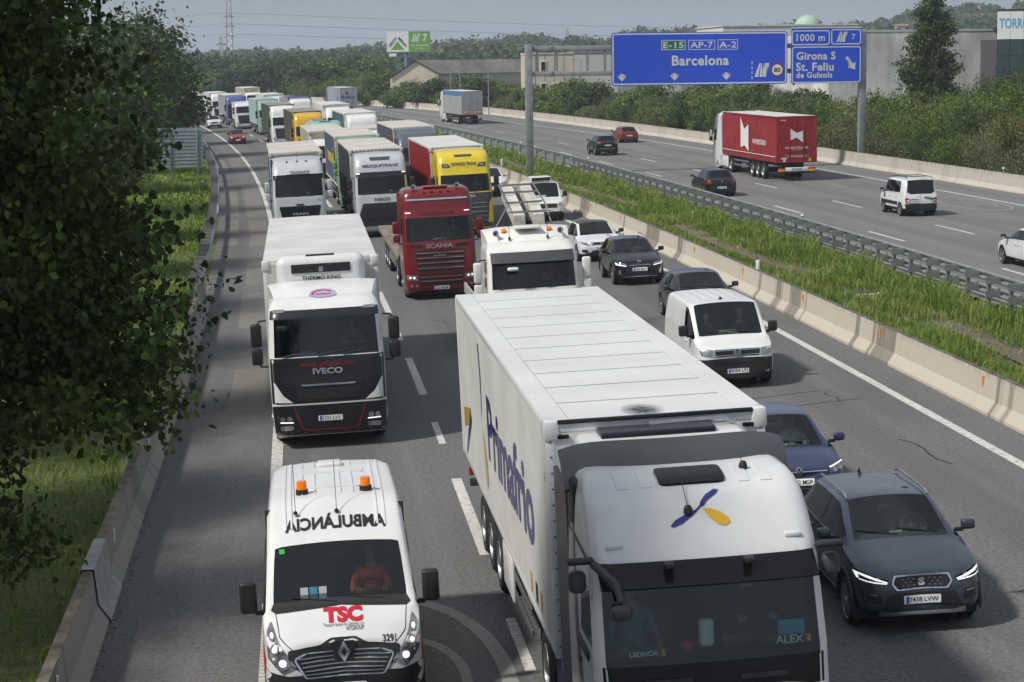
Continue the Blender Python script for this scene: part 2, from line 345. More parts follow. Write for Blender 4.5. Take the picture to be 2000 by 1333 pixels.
# ---- painted markings, each sheet 4 mm above the asphalt
def mark(s0, s1, b0, b1, side='n', m='marking', name='lane_dash', parent=None):
    n_ = max(2, int((s1 - s0) / 4) + 1); ss = [s0 + (s1 - s0) * i / (n_ - 1) for i in range(n_)]
    return ribbon(name, m, PN if side == 'n' else PF, ss, [b0, b1], parent or (near_road if side == 'n' else far_road), .004)
mark(-20, 600, -3.67, -3.43, 'n', 'marking_ridged', 'edge_line')
mark(-20, 600, 10.55, 10.77, 'n', 'marking_ridged', 'edge_line')
mark(-20, 600, 18.98, 19.15, 'f', 'marking', 'edge_line')
ribbon('edge_line', 'marking', lambda s, b, dz: PF(s, b - max(0, s - 200) * .03, dz), fr(-20, 420, 4), [33.76, 33.94], far_road, .004)
for k in range(0, 18):                       # slow-lane line: a 6.3 m dash, then a short one
    s0 = 16.6 + k * 16.95 + .1
    mark(s0 + 17.05 - 17, s0 + 6.5, -.1, .1)
    if k < 8: mark(s0 + 10.3, s0 + 13.0, -.075, .075)
for k in range(4, 17):
    for b_ in (3.55, 7.1): mark(20 + k * 17 + (4 if b_ > 5 else 0), 25 + k * 17 + (4 if b_ > 5 else 0), b_ - .07, b_ + .07)
for k in range(-3, 20):
    s0 = 91.3 + k * 16.75
    mark(s0 - 5.2, s0, 26.15 - .075 - max(0, s0 - 150) * .010, 26.15 + .075 - max(0, s0 - 150) * .010, 'f')
    mark(s0 + 15 - 5.2, s0 + 15, 29.95 - .07, 29.95 + .07, 'f', 'marking_worn')
    mark(s0 - 2.2 - 5.2, s0 - 2.2, 22.4 - .08, 22.4 + .08, 'f')
def ring_mark(sc, bc, rs, rb, w, side, m, name, parent):
    ss = [i * 2 * math.pi / 64 for i in range(65)]; fn = PN if side == 'n' else PF
    vs = []; fs = []; uv = []
    for a in ss:
        for k in (0, 1):
            s_, b_ = sc + (rs - k * w * 1.6) * math.sin(a), bc + (rb - k * w) * math.cos(a); vs.append(tuple(fn(s_, b_, .005))); uv.append((b_, s_))
    for i in range(64): fs.append((2 * i, 2 * i + 1, 2 * i + 3, 2 * i + 2))
    me = bpy.data.meshes.new(name); me.from_pydata(vs, [], fs); me.update(); u = me.uv_layers.new(name='UVMap')
    for l in me.loops: u.data[l.index].uv = uv[l.vertex_index]
    link(name, me, m, parent)
ring_mark(27.0, -1.75, 4.4, 1.55, .22, 'n', 'marking_worn', 'speed_circle', near_road)
ring_mark(27.0, -1.75, 2.2, .95, .15, 'n', 'marking_worn', 'speed_numeral', near_road)
ring_mark(103.5, 31.9, 5.2, 1.55, .2, 'f', 'marking_worn', 'speed_circle', far_road)
ring_mark(103.5, 31.3, 2.8, .42, .14, 'f', 'marking_worn', 'speed_numeral', far_road)
ring_mark(103.5, 32.5, 2.8, .42, .14, 'f', 'marking_worn', 'speed_numeral', far_road)
# thin rectangles in a paler asphalt colour along the hard shoulder
asphalt('asphalt_pale', (.195, .186, .172), (400., 0.), 1.12)
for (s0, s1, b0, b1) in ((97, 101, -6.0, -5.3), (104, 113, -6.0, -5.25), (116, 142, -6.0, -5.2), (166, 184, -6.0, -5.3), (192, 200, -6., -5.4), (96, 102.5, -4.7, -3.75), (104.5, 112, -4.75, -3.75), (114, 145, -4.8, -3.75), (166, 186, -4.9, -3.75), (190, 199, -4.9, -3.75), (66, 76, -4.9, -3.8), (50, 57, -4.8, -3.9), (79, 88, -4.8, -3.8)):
    ribbon('asphalt_pale', 'asphalt_pale', PN, [s0, (s0 + s1) / 2, s1], [b0, b1], near_road, .003)
mat('tar', (.012, .012, .013), .5)
for (s0, b0, s1, b1) in ((45.2, 6.6, 46.0, 9.8), (46.8, 6.9, 47.4, 9.2), (41, 9.2, 38.2, 9.5), (27.2, 8.3, 24, 8.9), (90, -4.4, 84, -3.6), (62, 6.8, 62.4, 8.9)):
    ribbon('tar_seam', 'tar', lambda s, b, dz: PN(s, b, dz), [s0, (s0 + s1) / 2, s1], [0, .05], near_road, .004) if False else None
    pts = [PN(s0 + (s1 - s0) * t, b0 + (b1 - b0) * t + .12 * math.sin(t * 6), .0035) for t in (0, .2, .4, .6, .8, 1)]
    vs = []
    for i, q in enumerate(pts):
        t = (pts[min(i + 1, 5)] - pts[max(i - 1, 0)]).normalized(); nrm = Vector((-t.y, t.x, 0)) * .025; vs += [q - nrm, q + nrm]
    MB().add(vs, [(2 * i, 2 * i + 1, 2 * i + 3, 2 * i + 2) for i in range(5)]).build('tar_seam', 'tar', near_road, fix=False)
# ---- concrete barriers (safety-shape section), with reflectors as parts
def barrier(label, name_s, fn, b, sgn, s0, s1, m, h=.85, step=6.0, group=None, refl=None, topm='concrete_top'):
    """sgn = direction of the road-facing side across the road"""
    t = thing('concrete_barrier', label, 'barrier')
    prof = [(.30, 0), (.30, .075), (.13, .32), (.075, h), (-.075, h), (-.13, .32), (-.30, .075), (-.30, 0)]   # offset towards the road, height
    cum = [0.]
    for (a, z), (c, w) in zip(prof, prof[1:]): cum.append(cum[-1] + math.hypot(a - c, z - w))
    k = 0; s = s0
    while s < s1 - .1:
        e = min(s1, s + step); n_ = 4; vs = []; uv = []; fs = []
        for i in range(n_ + 1):
            q = s + .006 + (e - s - .012) * i / n_
            for (o_, z), u in zip(prof, cum):
                vs.append(tuple(fn(q, b + sgn * o_, z - .02))); uv.append((q, u))
        np_ = len(prof)
        for i in range(n_):
            for j in range(np_ - 1): fs.append((i * np_ + j, i * np_ + j + 1, (i + 1) * np_ + j + 1, (i + 1) * np_ + j))
        fs += [tuple(range(np_)), tuple(n_ * np_ + j for j in range(np_))[::-1]]
        me = bpy.data.meshes.new('barrier_section'); me.from_pydata(vs, [], fs); me.update()
        ul = me.uv_layers.new(name='UVMap')
        for l in me.loops: ul.data[l.index].uv = uv[l.vertex_index]
        me.materials.append(M[m]); me.materials.append(M[topm])
        for p_ in me.polygons:
            if abs(p_.normal.z) > .9 and p_.center.z > fn((s + e) / 2, b).z + h * .8: p_.material_index = 1
        o = bpy.data.objects.new('barrier_section', me); COL.objects.link(o); o.parent = t
        s = e; k += 1
    if refl:
        mm, sp, off = refl; q = s0 + off
        rb = MB().box(-.045, .045, -.012, .012, -.11, .11).mesh('reflector'); rb.materials.append(M[mm])
        while q < min(s1, 260):
            c = fn(q, b + sgn * .115, .62); inst(rb, 'reflector', t, c, (0, 0, -head(q) + math.pi / 2)); q += sp
    return t
def zmed(s, b, dz=0.): return P(s, b, zn(12.0) + dz)
barrier('stained concrete safety barrier between the queue and the grassy median', 'm', zmed, 12.0, -1, 14, 420, 'concrete_near', .85, 6, None, ('orange', 8.1, 5.4))
barrier('pale concrete safety barrier in front of the roadside bushes', 'f', lambda s, b, dz=0.: P(s, b + bend(s), zf(36.9) + dz), 37.0, -1, 60, 520, 'concrete_far', 1.0, 6, None, ('orange', 12.3, 6))
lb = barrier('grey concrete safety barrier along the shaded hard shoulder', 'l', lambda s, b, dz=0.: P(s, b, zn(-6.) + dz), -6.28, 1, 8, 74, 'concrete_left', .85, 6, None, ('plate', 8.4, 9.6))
# galvanised joint cover clamped over the shoulder barrier
_pf = [(.325, .02), (.325, .09), (.155, .33), (.10, .875), (-.10, .875), (-.155, .33)]
MB().sweep([[P(q, -6.28 + o_, zn(-6.) + z - .02) for o_, z in _pf] for q in (31.1, 33.2)], close=False).build('joint_cover', mat('cover', (.33, .34, .36), .55, .4, var=.2), lb)
# ---- steel guard rails
def wbeam(fn, b, z, sgn, s0, s1, parent, name):
    pr = [(-.0, .155), (.03, .12), (.03, .075), (-.045, .035), (-.045, -.035), (.03, -.075), (.03, -.12), (0, -.155)]
    MB().sweep([[fn(s, b + sgn * o_, z + h) for o_, h in pr] for s in fr(s0, s1, 4)], close=False).build(name, 'galv', parent, fix=False)
gr = thing('guard_rail', 'galvanised double-beam guard rail on posts along the median grass', 'guard rail')
fm = lambda s, b, dz=0.: P(s, b, .5 + dz)
post_me = MB().box(-.05, .05, -.006, .006, -.1, 1.0).box(-.056, -.044, -.045, .045, -.1, 1.0).box(.044, .056, -.045, .045, -.1, 1.0).mesh('post', 0); post_me.materials.append(M['galv'])
sp_me = MB().prism([(-.09, -.11), (.34, -.11), (.40, -.06), (.34, 0), (.40, .06), (.34, .11), (-.09, .11)], -.075, .075, 'y').mesh('spacer', 0); sp_me.materials.append(M['steel'])
s_ = 34.
while s_ < 300:
    hd = -head(s_); o = inst(post_me, 'post', gr, fm(s_, 18.30), (0, 0, hd))
    inst(sp_me, 'spacer', o, (0, 0, .87))
    if s_ < 143: inst(sp_me, 'spacer', o, (0, 0, .45))
    s_ += 2.0 if s_ < 143 else 4.
wbeam(fm, 18.68, .87, -1, 30, 302, gr, 'upper_beam'); wbeam(fm, 18.68, .45, -1, 30, 143, gr, 'lower_beam')
# the terminal of the lower beam slopes into the ground
MB().sweep([[fm(s, 18.68 - o_, .45 + h - .75 * (s - 143) / 8) for o_, h in ((0, .155), (.03, .12), (.03, .075), (-.045, .035), (-.045, -.035), (.03, -.075), (.03, -.12), (0, -.155))] for s in (143, 147, 151)], close=False).build('end_terminal', 'galv', gr, fix=False)
gl = thing('guard_rail', 'grey steel guard rail on short posts beside the sunlit left verge', 'guard rail')
fl = lambda s, b, dz=0.: P(s, b, zn(-6.) + dz)
s_ = 76.
while s_ < 330:
    o = inst(post_me, 'post', gl, fl(s_, -6.75, -.25), (0, 0, -head(s_))); inst(sp_me, 'spacer', o, (0, 0, .87)); s_ += 2.
wbeam(fl, -6.36, .62, -1, 72, 332, gl, 'beam')
for q in (109, 151, 72.5): MB().cbox((0, 0, 0), (.06, .25, .7)).build('marker_plate', 'plate', gl, loc=None).matrix_world = Matrix.Translation(fl(q, -6.3, .75)) @ Matrix.Rotation(-head(q), 4, 'Z')
# delineator posts
def delineator(s, b, z, label, h=1.05, black=True):
    t = thing('delineator_post', label, 'marker post')
    MB().rbox(-.06, .06, -.03, .03, -.1, h, .02).build('post', 'plate', t)
    if black: MB().rbox(-.064, .064, -.034, .034, h * .55, h * .9, .01).build('black_band', 'ink', t); MB().box(-.03, .03, -.04, .04, h * .62, h * .7).box(-.03, .03, -.04, .04, h * .76, h * .84).build('reflector', 'plate', t)
    t.matrix_world = Matrix.Translation(P(s, b, z)) @ Matrix.Rotation(-head(s), 4, 'Z')
delineator(87.5, 18.98, .55, 'white and black delineator post behind the guard rail near the white van')
delineator(142, 18.98, .55, 'white and black delineator post behind the guard rail, by the black estate car')
delineator(172, 18.98, .55, 'white and black delineator post behind the guard rail, beyond the gantry post')
delineator(113, 37.35, .85, 'white delineator post behind the pale barrier by the bushes', 1.2)
delineator(66.5, 12.05, 1.3, 'small white marker post on top of the median barrier', .42, False)
delineator(138, 12.4, 1.3, 'thin white marker at the foot of the gantry post', .5, False)
# litter under the barriers: dry leaves and grit
mat('leaflitter', (.13, .10, .06), .95, var=.6, vscale=8)
def litter(name, fn, b0, b1, s0, s1, n_, label):
    rr = random.Random(3); m_ = MB()
    for i in range(n_):
        q = fn(rr.uniform(s0, s1), b0 + (b1 - b0) * rr.random() ** 2, .004); a = rr.random() * 6.3; r = rr.uniform(.012, .045); h = rr.uniform(.003, .015)
        m_.add([(q.x + r * math.cos(a + k * 2.1), q.y + r * math.sin(a + k * 2.1), q.z + (h if k == 0 else 0)) for k in range(3)] + [(q.x, q.y, q.z + h * 1.4)], [(0, 1, 3), (1, 2, 3), (2, 0, 3), (0, 1, 2)])
    o = m_.build(name, 'leaflitter', fix=False); o['kind'] = 'stuff'; o['label'] = label; o['category'] = 'litter'
litter('leaf_litter', PN, -5.97, -5.84, 18, 72, 420, 'brown leaves and grit along the foot of the shoulder barrier')
litter('leaf_litter', PF, 36.7, 36.4, 60, 200, 1800, 'brown dry leaves along the foot of the pale far barrier')
# ================================================================== tools for vehicles
class Skin:
    """surface that lights, grilles, lettering are laid on"""
    def __init__(s, meshes):
        vs = []; fs = []
        for me in meshes:
            o = len(vs); vs += [v.co.copy() for v in me.vertices]; fs += [tuple(i + o for i in p.vertices) for p in me.polygons]
        s.t = BVHTree.FromPolygons(vs, fs)
    def hit(s, d, u, v):
        o, dr = {'front': ((u, -9, v), (0, 1, 0)), 'rear': ((u, 60, v), (0, -1, 0)), 'left': ((-9, u, v), (1, 0, 0)), 'right': ((9, u, v), (-1, 0, 0)), 'top': ((u, v, 9), (0, 0, -1))}[d]
        p, n, i, t = s.t.ray_cast(Vector(o), Vector(dr))
        if p is None:
            k = {'front': (u, 0, v), 'rear': (u, 9, v), 'left': (-1, u, v), 'right': (1, u, v), 'top': (u, v, 3)}[d]
            p, n, i, t = s.t.find_nearest(Vector(k)); 
        if n.dot(Vector(dr)) > 0: n = -n
        return p, n, Vector(dr)
def lay(skin, d, bm, off, thick):
    """project a flat bmesh (x,y = u,v) on the skin, raised by off; a rim closes the edge when it has thickness"""
    bd = [e for e in bm.edges if len(e.link_faces) == 1]; base = {}
    for v in bm.verts:
        p, n, dr = skin.hit(d, v.co.x, v.co.y); q = n * .5 - dr * .5; q = q.normalized() if q.length > .1 else -dr
        base[v] = (p, q); v.co = p + q * off
    if thick:
        vm = {}
        for e in bd:
            for v in e.verts:
                if v not in vm: p, q = base[v]; vm[v] = bm.verts.new(p + q * (off - thick))
        for e in bd:
            a, b = e.verts
            try: bm.faces.new((a, b, vm[b], vm[a]))
            except ValueError: pass
def densify(bm, L):
    for _ in range(6):
        es = [e for e in bm.edges if e.calc_length() > L]
        if not es: break
        bmesh.ops.subdivide_edges(bm, edges=es, cuts=1); bmesh.ops.triangulate(bm, faces=[f for f in bm.faces if len(f.verts) > 3])
def rounded(poly, r, seg=3):
    """round the corners of a polygon"""
    out = []; n = len(poly)
    for i in range(n):
        p = Vector(poly[i]); a = Vector(poly[i - 1]) - p; b = Vector(poly[(i + 1) % n]) - p
        k = min(r, a.length * .45, b.length * .45); A = p + a.normalized() * k; B = p + b.normalized() * k
        for t in range(seg + 1):
            w = t / seg; q = A * (1 - w) ** 2 + p * (2 * w * (1 - w)) + B * w * w; out.append((q.x, q.y))
    return out
def rect(x0, x1, z0, z1): return [(x0, z0), (x1, z0), (x1, z1), (x0, z1)]
def decal(skin, d, poly, name, m, parent, off=.008, thick=.0, rnd_=0., edge=.14, smooth=40):
    if rnd_: poly = rounded(poly, rnd_)
    bm = bmesh.new(); f = bm.faces.new([bm.verts.new((x, y, 0)) for x, y in poly]); bmesh.ops.triangulate(bm, faces=[f]); densify(bm, edge)
    lay(skin, d, bm, off, thick); bmesh.ops.recalc_face_normals(bm, faces=bm.faces[:])
    me = bpy.data.meshes.new(name); bm.to_mesh(me); bm.free()
    if smooth: me.polygons.foreach_set('use_smooth', [True] * len(me.polygons)); me.set_sharp_from_angle(angle=math.radians(smooth))
    return link(name, me, m, parent)
def pair(skin, d, poly, name, m, parent, **k):
    """the same on both halves (x mirrored)"""
    a = decal(skin, d, poly, name, m, parent, **k); b = decal(skin, d, [(-x, z) for x, z in poly][::-1], name, m, parent, **k); return a, b
_txt = {}
def text_mesh(body, bold=0., shear=0., space=1.):
    k = (body, bold, shear, space)
    if k not in _txt:
        c = bpy.data.curves.new('t', 'FONT'); c.body = body; c.size = 1; c.offset = bold; c.shear = shear; c.space_character = space; c.fill_mode = 'FRONT'; c.resolution_u = 3
        o = bpy.data.objects.new('t', c); COL.objects.link(o); dg = bpy.context.evaluated_depsgraph_get(); me = bpy.data.meshes.new_from_object(o.evaluated_get(dg))
        vs = np.array([v.co[:2] for v in me.vertices]) if len(me.vertices) else np.zeros((1, 2)); fs = [tuple(p.vertices) for p in me.polygons]
        bpy.data.objects.remove(o); bpy.data.curves.remove(c); bpy.data.meshes.remove(me)
        lo, hi = vs.min(0), vs.max(0); _txt[k] = ((vs - (lo + hi) / 2) / (hi - lo)[1], fs, (hi - lo)[0] / (hi - lo)[1])
    return _txt[k]
def text_bm(body, w=None, h=None, bold=.0, shear=0., mirror=False, space=1.):
    vs, fs, asp = text_mesh(body, bold, shear, space); vs = vs.copy()
    sy = h if h else w / asp; sx = (w / asp) if w else h
    vs[:, 0] *= sx * (-1 if mirror else 1); vs[:, 1] *= sy
    bm = bmesh.new(); V = [bm.verts.new((x, y, 0)) for x, y in vs]
    for f in fs:
        try: bm.faces.new([V[i] for i in f])
        except ValueError: pass
    return bm
def lettering(skin, d, body, u, v, m, parent, w=None, h=None, off=.009, bold=.02, shear=0., rot=0., mirror=False, edge=.07, name='lettering', space=1., thick=0.):
    """words on a vehicle; read from outside on every side"""
    bm = text_bm(body, w, h, bold, shear, mirror, space); sg = -1 if d in ('rear', 'left') else 1
    for q in bm.verts:
        x, y = q.co.x, q.co.y; x, y = x * math.cos(rot) - y * math.sin(rot), x * math.sin(rot) + y * math.cos(rot); q.co = (u + sg * x, v + y, 0)
    densify(bm, edge); lay(skin, d, bm, off, thick); bmesh.ops.recalc_face_normals(bm, faces=bm.faces[:])
    for f in bm.faces:
        pass
    me = bpy.data.meshes.new(name); bm.to_mesh(me); bm.free(); return link(name, me, m, parent)
def flat_text(body, mtx, m, parent, name='lettering', w=None, h=None, bold=.02, shear=0., space=1., ext=0.):
    """words on a flat board: text plane XY taken by mtx"""
    bm = text_bm(body, w, h, bold, shear, False, space); bmesh.ops.transform(bm, matrix=mtx, verts=bm.verts[:])
    me = bpy.data.meshes.new(name); bm.to_mesh(me); bm.free(); return link(name, me, m, parent)
def plate(skin, d, body, u, v, parent, w=.52, h=.115, off=.02, m='plate'):
    p = decal(skin, d, rect(u - w / 2, u + w / 2, v - h / 2, v + h / 2), 'number_plate', m, parent, off=off, thick=.02, rnd_=.012)
    sg = -1 if d == 'rear' else 1
    decal(skin, d, rect(u - sg * (w / 2 - .05) - .02, u - sg * (w / 2 - .05) + .02, v - h / 2 + .006, v + h / 2 - .006), 'country_band', 'plateblue', p, off=off + .003)
    if body: lettering(skin, d, body, u + sg * .02, v, 'ink', p, w=w * .78, off=off + .004, bold=.008, name='number')
    return p
# ---- wheels
def wheel_meshes(kind):
    k = 'wheel_' + kind
    if k in M: return M[k]
    if kind.startswith('truck'):
        R, w = .5, .30; deep = kind == 'truck_rear'
        ty = MB().lathe([(.29, -w / 2 + .02), (.36, -w / 2), (R - .05, -w / 2), (R, -w / 2 + .05), (R, -.05), (R - .012, -.045), (R - .012, -.03), (R, -.025), (R, .025), (R - .012, .03), (R - .012, .045), (R, .05), (R, w / 2 - .05), (R - .05, w / 2), (.36, w / 2), (.29, w / 2 - .02)], 'x', 32).mesh('wheel')
        pr = [(.30, 0.0), (.29, .02), (.25, -.06 if deep else .0), (.19, -.10 if deep else .05), (.13, -.10 if deep else .07), (.12, .0 if deep else .1), (.06, .03 if deep else .12), (.0, .03 if deep else .12)]
        rm = MB().lathe([(r, -(w / 2 - .02 + a)) for r, a in pr], 'x', 24)
        for i in range(10):
            a = i * math.pi / 5; x = -(w / 2 - .02 + (-.10 if deep else .06)); rm.lathe([(.0, -.03), (.016, -.03), (.016, .01)], 'x', 6, (x, .16 * math.cos(a), .16 * math.sin(a)))
        rm = rm.mesh('rim'); rmm = M['steel']
    else:
        R, w = .325, .21
        ty = MB().lathe([(.235, -w / 2 + .01), (.27, -w / 2), (R - .03, -w / 2), (R, -w / 2 + .03), (R, w / 2 - .03), (R - .03, w / 2), (.27, w / 2), (.235, w / 2 - .01)], 'x', 32).mesh('wheel')
        rm = MB().lathe([(.24, -w / 2 + .005), (.225, -w / 2 + .02), (.22, -.0), (.1, .0)], 'x', 28)
        for i in range(5):
            a = i * 2 * math.pi / 5
            for da in (-.16, .16):
                c, s_ = math.cos(a + da), math.sin(a + da); c0, s0 = math.cos(a), math.sin(a); q = .024; x = -w / 2
                p0 = (.05 * c0, .05 * s0); p1 = (.232 * c, .232 * s_); n = Vector((-(p1[1] - p0[1]), p1[0] - p0[0])).normalized() * q
                rm.add([(x + .012, p0[0] - n.x, p0[1] - n.y), (x + .012, p0[0] + n.x, p0[1] + n.y), (x + .01, p1[0] + n.x, p1[1] + n.y), (x + .01, p1[0] - n.x, p1[1] - n.y), (x + .05, p0[0] - n.x, p0[1] - n.y), (x + .05, p0[0] + n.x, p0[1] + n.y), (x + .05, p1[0] + n.x, p1[1] + n.y), (x + .05, p1[0] - n.x, p1[1] - n.y)],
                       [(0, 1, 2, 3), (0, 4, 5, 1), (1, 5, 6, 2), (2, 6, 7, 3), (3, 7, 4, 0)])
        rm.lathe([(.0, -w / 2 + .0), (.05, -w / 2 + .0), (.06, -w / 2 + .03)], 'x', 12); rm = rm.mesh('rim'); rmm = M['alloy']
    ty.materials.append(M['rubber']); rm.materials.append(rmm); M[k] = (ty, rm); return M[k]
def wheel(parent, x, y, z, kind, scale=1.):
    ty, rm = wheel_meshes(kind); o = inst(ty, 'wheel', parent, (x, y, z), (0, 0, 0 if x < 0 else math.pi)); o.scale = (1, scale, scale)
    inst(rm, 'rim', o, (0, 0, 0)); return o
# ---- people (seated), one continuous skinned body
def person_mesh(pose='drive', seed=0):
    k = 'person_' + pose
    if k in M: return M[k]
    V = []; E = []; Rr = []
    def ch(pts, prev=None):
        for p, r in pts:
            V.append(p); Rr.append(r); i = len(V) - 1
            if prev is not None: E.append((prev, i))
            prev = i
        return prev
    # front is -Y; seat height z=0 at the hips
    pel = ch([((0, 0, .1), .15)]); ch([((0, .03, .25), .14), ((0, .05, .42), .165), ((0, .05, .52), .13)], pel); chest = 3
    neck = ch([((0, .04, .60), .058), ((0, .02, .66), .055)], chest); 
    hd = ch([((0, .0, .72), .075), ((0, .0, .79), .085), ((0, .01, .85), .06)], neck)
    for s in (-1, 1):
        ch([((s * .1, -.05, .09), .10), ((s * .14, -.28, .12), .085), ((s * .15, -.48, .12), .065), ((s * .15, -.52, -.1), .055), ((s * .15, -.5, -.34), .045), ((s * .15, -.6, -.38), .04)], pel)
        if pose == 'drive': arm = [((s * .17, .05, .49), .075), ((s * .24, -.08, .32), .052), ((s * .25, -.16, .27), .045), ((s * .2, -.34, .34), .036), ((s * .17, -.43, .38), .028)]
        elif pose == 'reach': arm = [((s * .17, .05, .49), .075), ((s * .25, -.03, .3), .052), ((s * .27, -.1, .22), .045), ((s * .24, -.36, .22), .036), ((s * .22, -.48, .22), .028)] if s > 0 else [((s * .17, .05, .49), .075), ((s * .24, .0, .3), .052), ((s * .25, -.05, .2), .045), ((s * .15, -.22, .15), .036), ((s * .1, -.3, .15), .028)]
        w = ch(arm, chest); wx, wy, wz = V[w]
        pm = ch([((wx - s * .005, wy - .05, wz - .005), .03)], w)
        for i, (dx, ln) in enumerate(((-.032, .85), (-.011, 1.), (.011, .95), (.032, .75))):
            ch([((wx + dx, wy - .09, wz + .005), .0095), ((wx + dx, wy - .09 - .035 * ln, wz - .012), .009), ((wx + dx, wy - .09 - .05 * ln, wz - .035), .008)], pm)
        ch([((wx - s * .04, wy - .045, wz - .005), .011), ((wx - s * .055, wy - .075, wz - .015), .009)], pm)
    me = bpy.data.meshes.new('person'); me.from_pydata(V, E, []); o = bpy.data.objects.new('p', me); COL.objects.link(o)
    sk = o.modifiers.new('s', 'SKIN'); sk.use_smooth_shade = True
    for i, sv in enumerate(me.skin_vertices[0].data): sv.radius = (Rr[i], Rr[i]); sv.use_root = (i == 0)
    ss = o.modifiers.new('u', 'SUBSURF'); ss.levels = 1
    dg = bpy.context.evaluated_depsgraph_get(); out = bpy.data.meshes.new_from_object(o.evaluated_get(dg)); bpy.data.objects.remove(o)
    # face: nose, brow, chin shaped into the head
    for v in out.vertices:
        c = v.co
        if c.z > .66 and abs(c.x) < .12:
            c.y *= 1.12; c.z = .66 + (c.z - .66) * 1.12
            if c.y < -.05 and abs(c.x) < .03 and .73 < c.z < .79: c.y -= .02
    out.materials.clear()
    for k_ in range(3): out.materials.append(None)
    for p in out.polygons:
        c = p.center; p.use_smooth = True
        hand = c.y < -.4 and c.z > .05 and pose == 'drive' and c.z > .3 or (c.y < -.27 and .1 < c.z < .3 and abs(c.x) > .05 and pose == 'reach' and c.z > .13 and abs(c.x) > .08 and not (c.y > -.5 and c.z < .2 and abs(c.x) < .19 and c.x > 0))
        p.material_index = 0 if (c.z > .585 or hand) else (1 if c.z > .17 or c.y > -.12 and c.z > .05 else 2)
    M[k] = out; return out
mat('skin', (.42, .24, .16), .55); mat('hair', (.02, .015, .01), .6); mat('trousers', (.02, .025, .04), .9)
def person(label, pose, shirt, mtx, hair='hair', group=None):
    src = person_mesh(pose); ix = [p.material_index for p in src.polygons]; me = src.copy(); me.materials.clear()
    for m_ in ('skin', shirt, 'trousers'): me.materials.append(M[m_])
    me.polygons.foreach_set('material_index', ix)
    o = link('person', me); tag(o, label, 'person', group)
    b = MB()
    n = 14; prof = [(.0, .125), (.045, .12), (.085, .095), (.108, .05), (.108, .0), (.1, -.04)]
    b.lathe(prof, 'z', n, (0, .015, .815)); 
    for i, (x, y, z) in enumerate(b.v):
        if y < -.03: b.v[i] = (x * .9, y, max(z, .855))
    b.build('hair', hair, o, smooth=80)
    f = MB()
    for s in (-1, 1): f.lathe([(0, -.012), (.011, -.008), (.013, 0), (.011, .008)], 'y', 8, (s * .032, -.098, .775))
    f.build('eyes', 'ink', o, smooth=80)
    o.matrix_world = mtx; return o
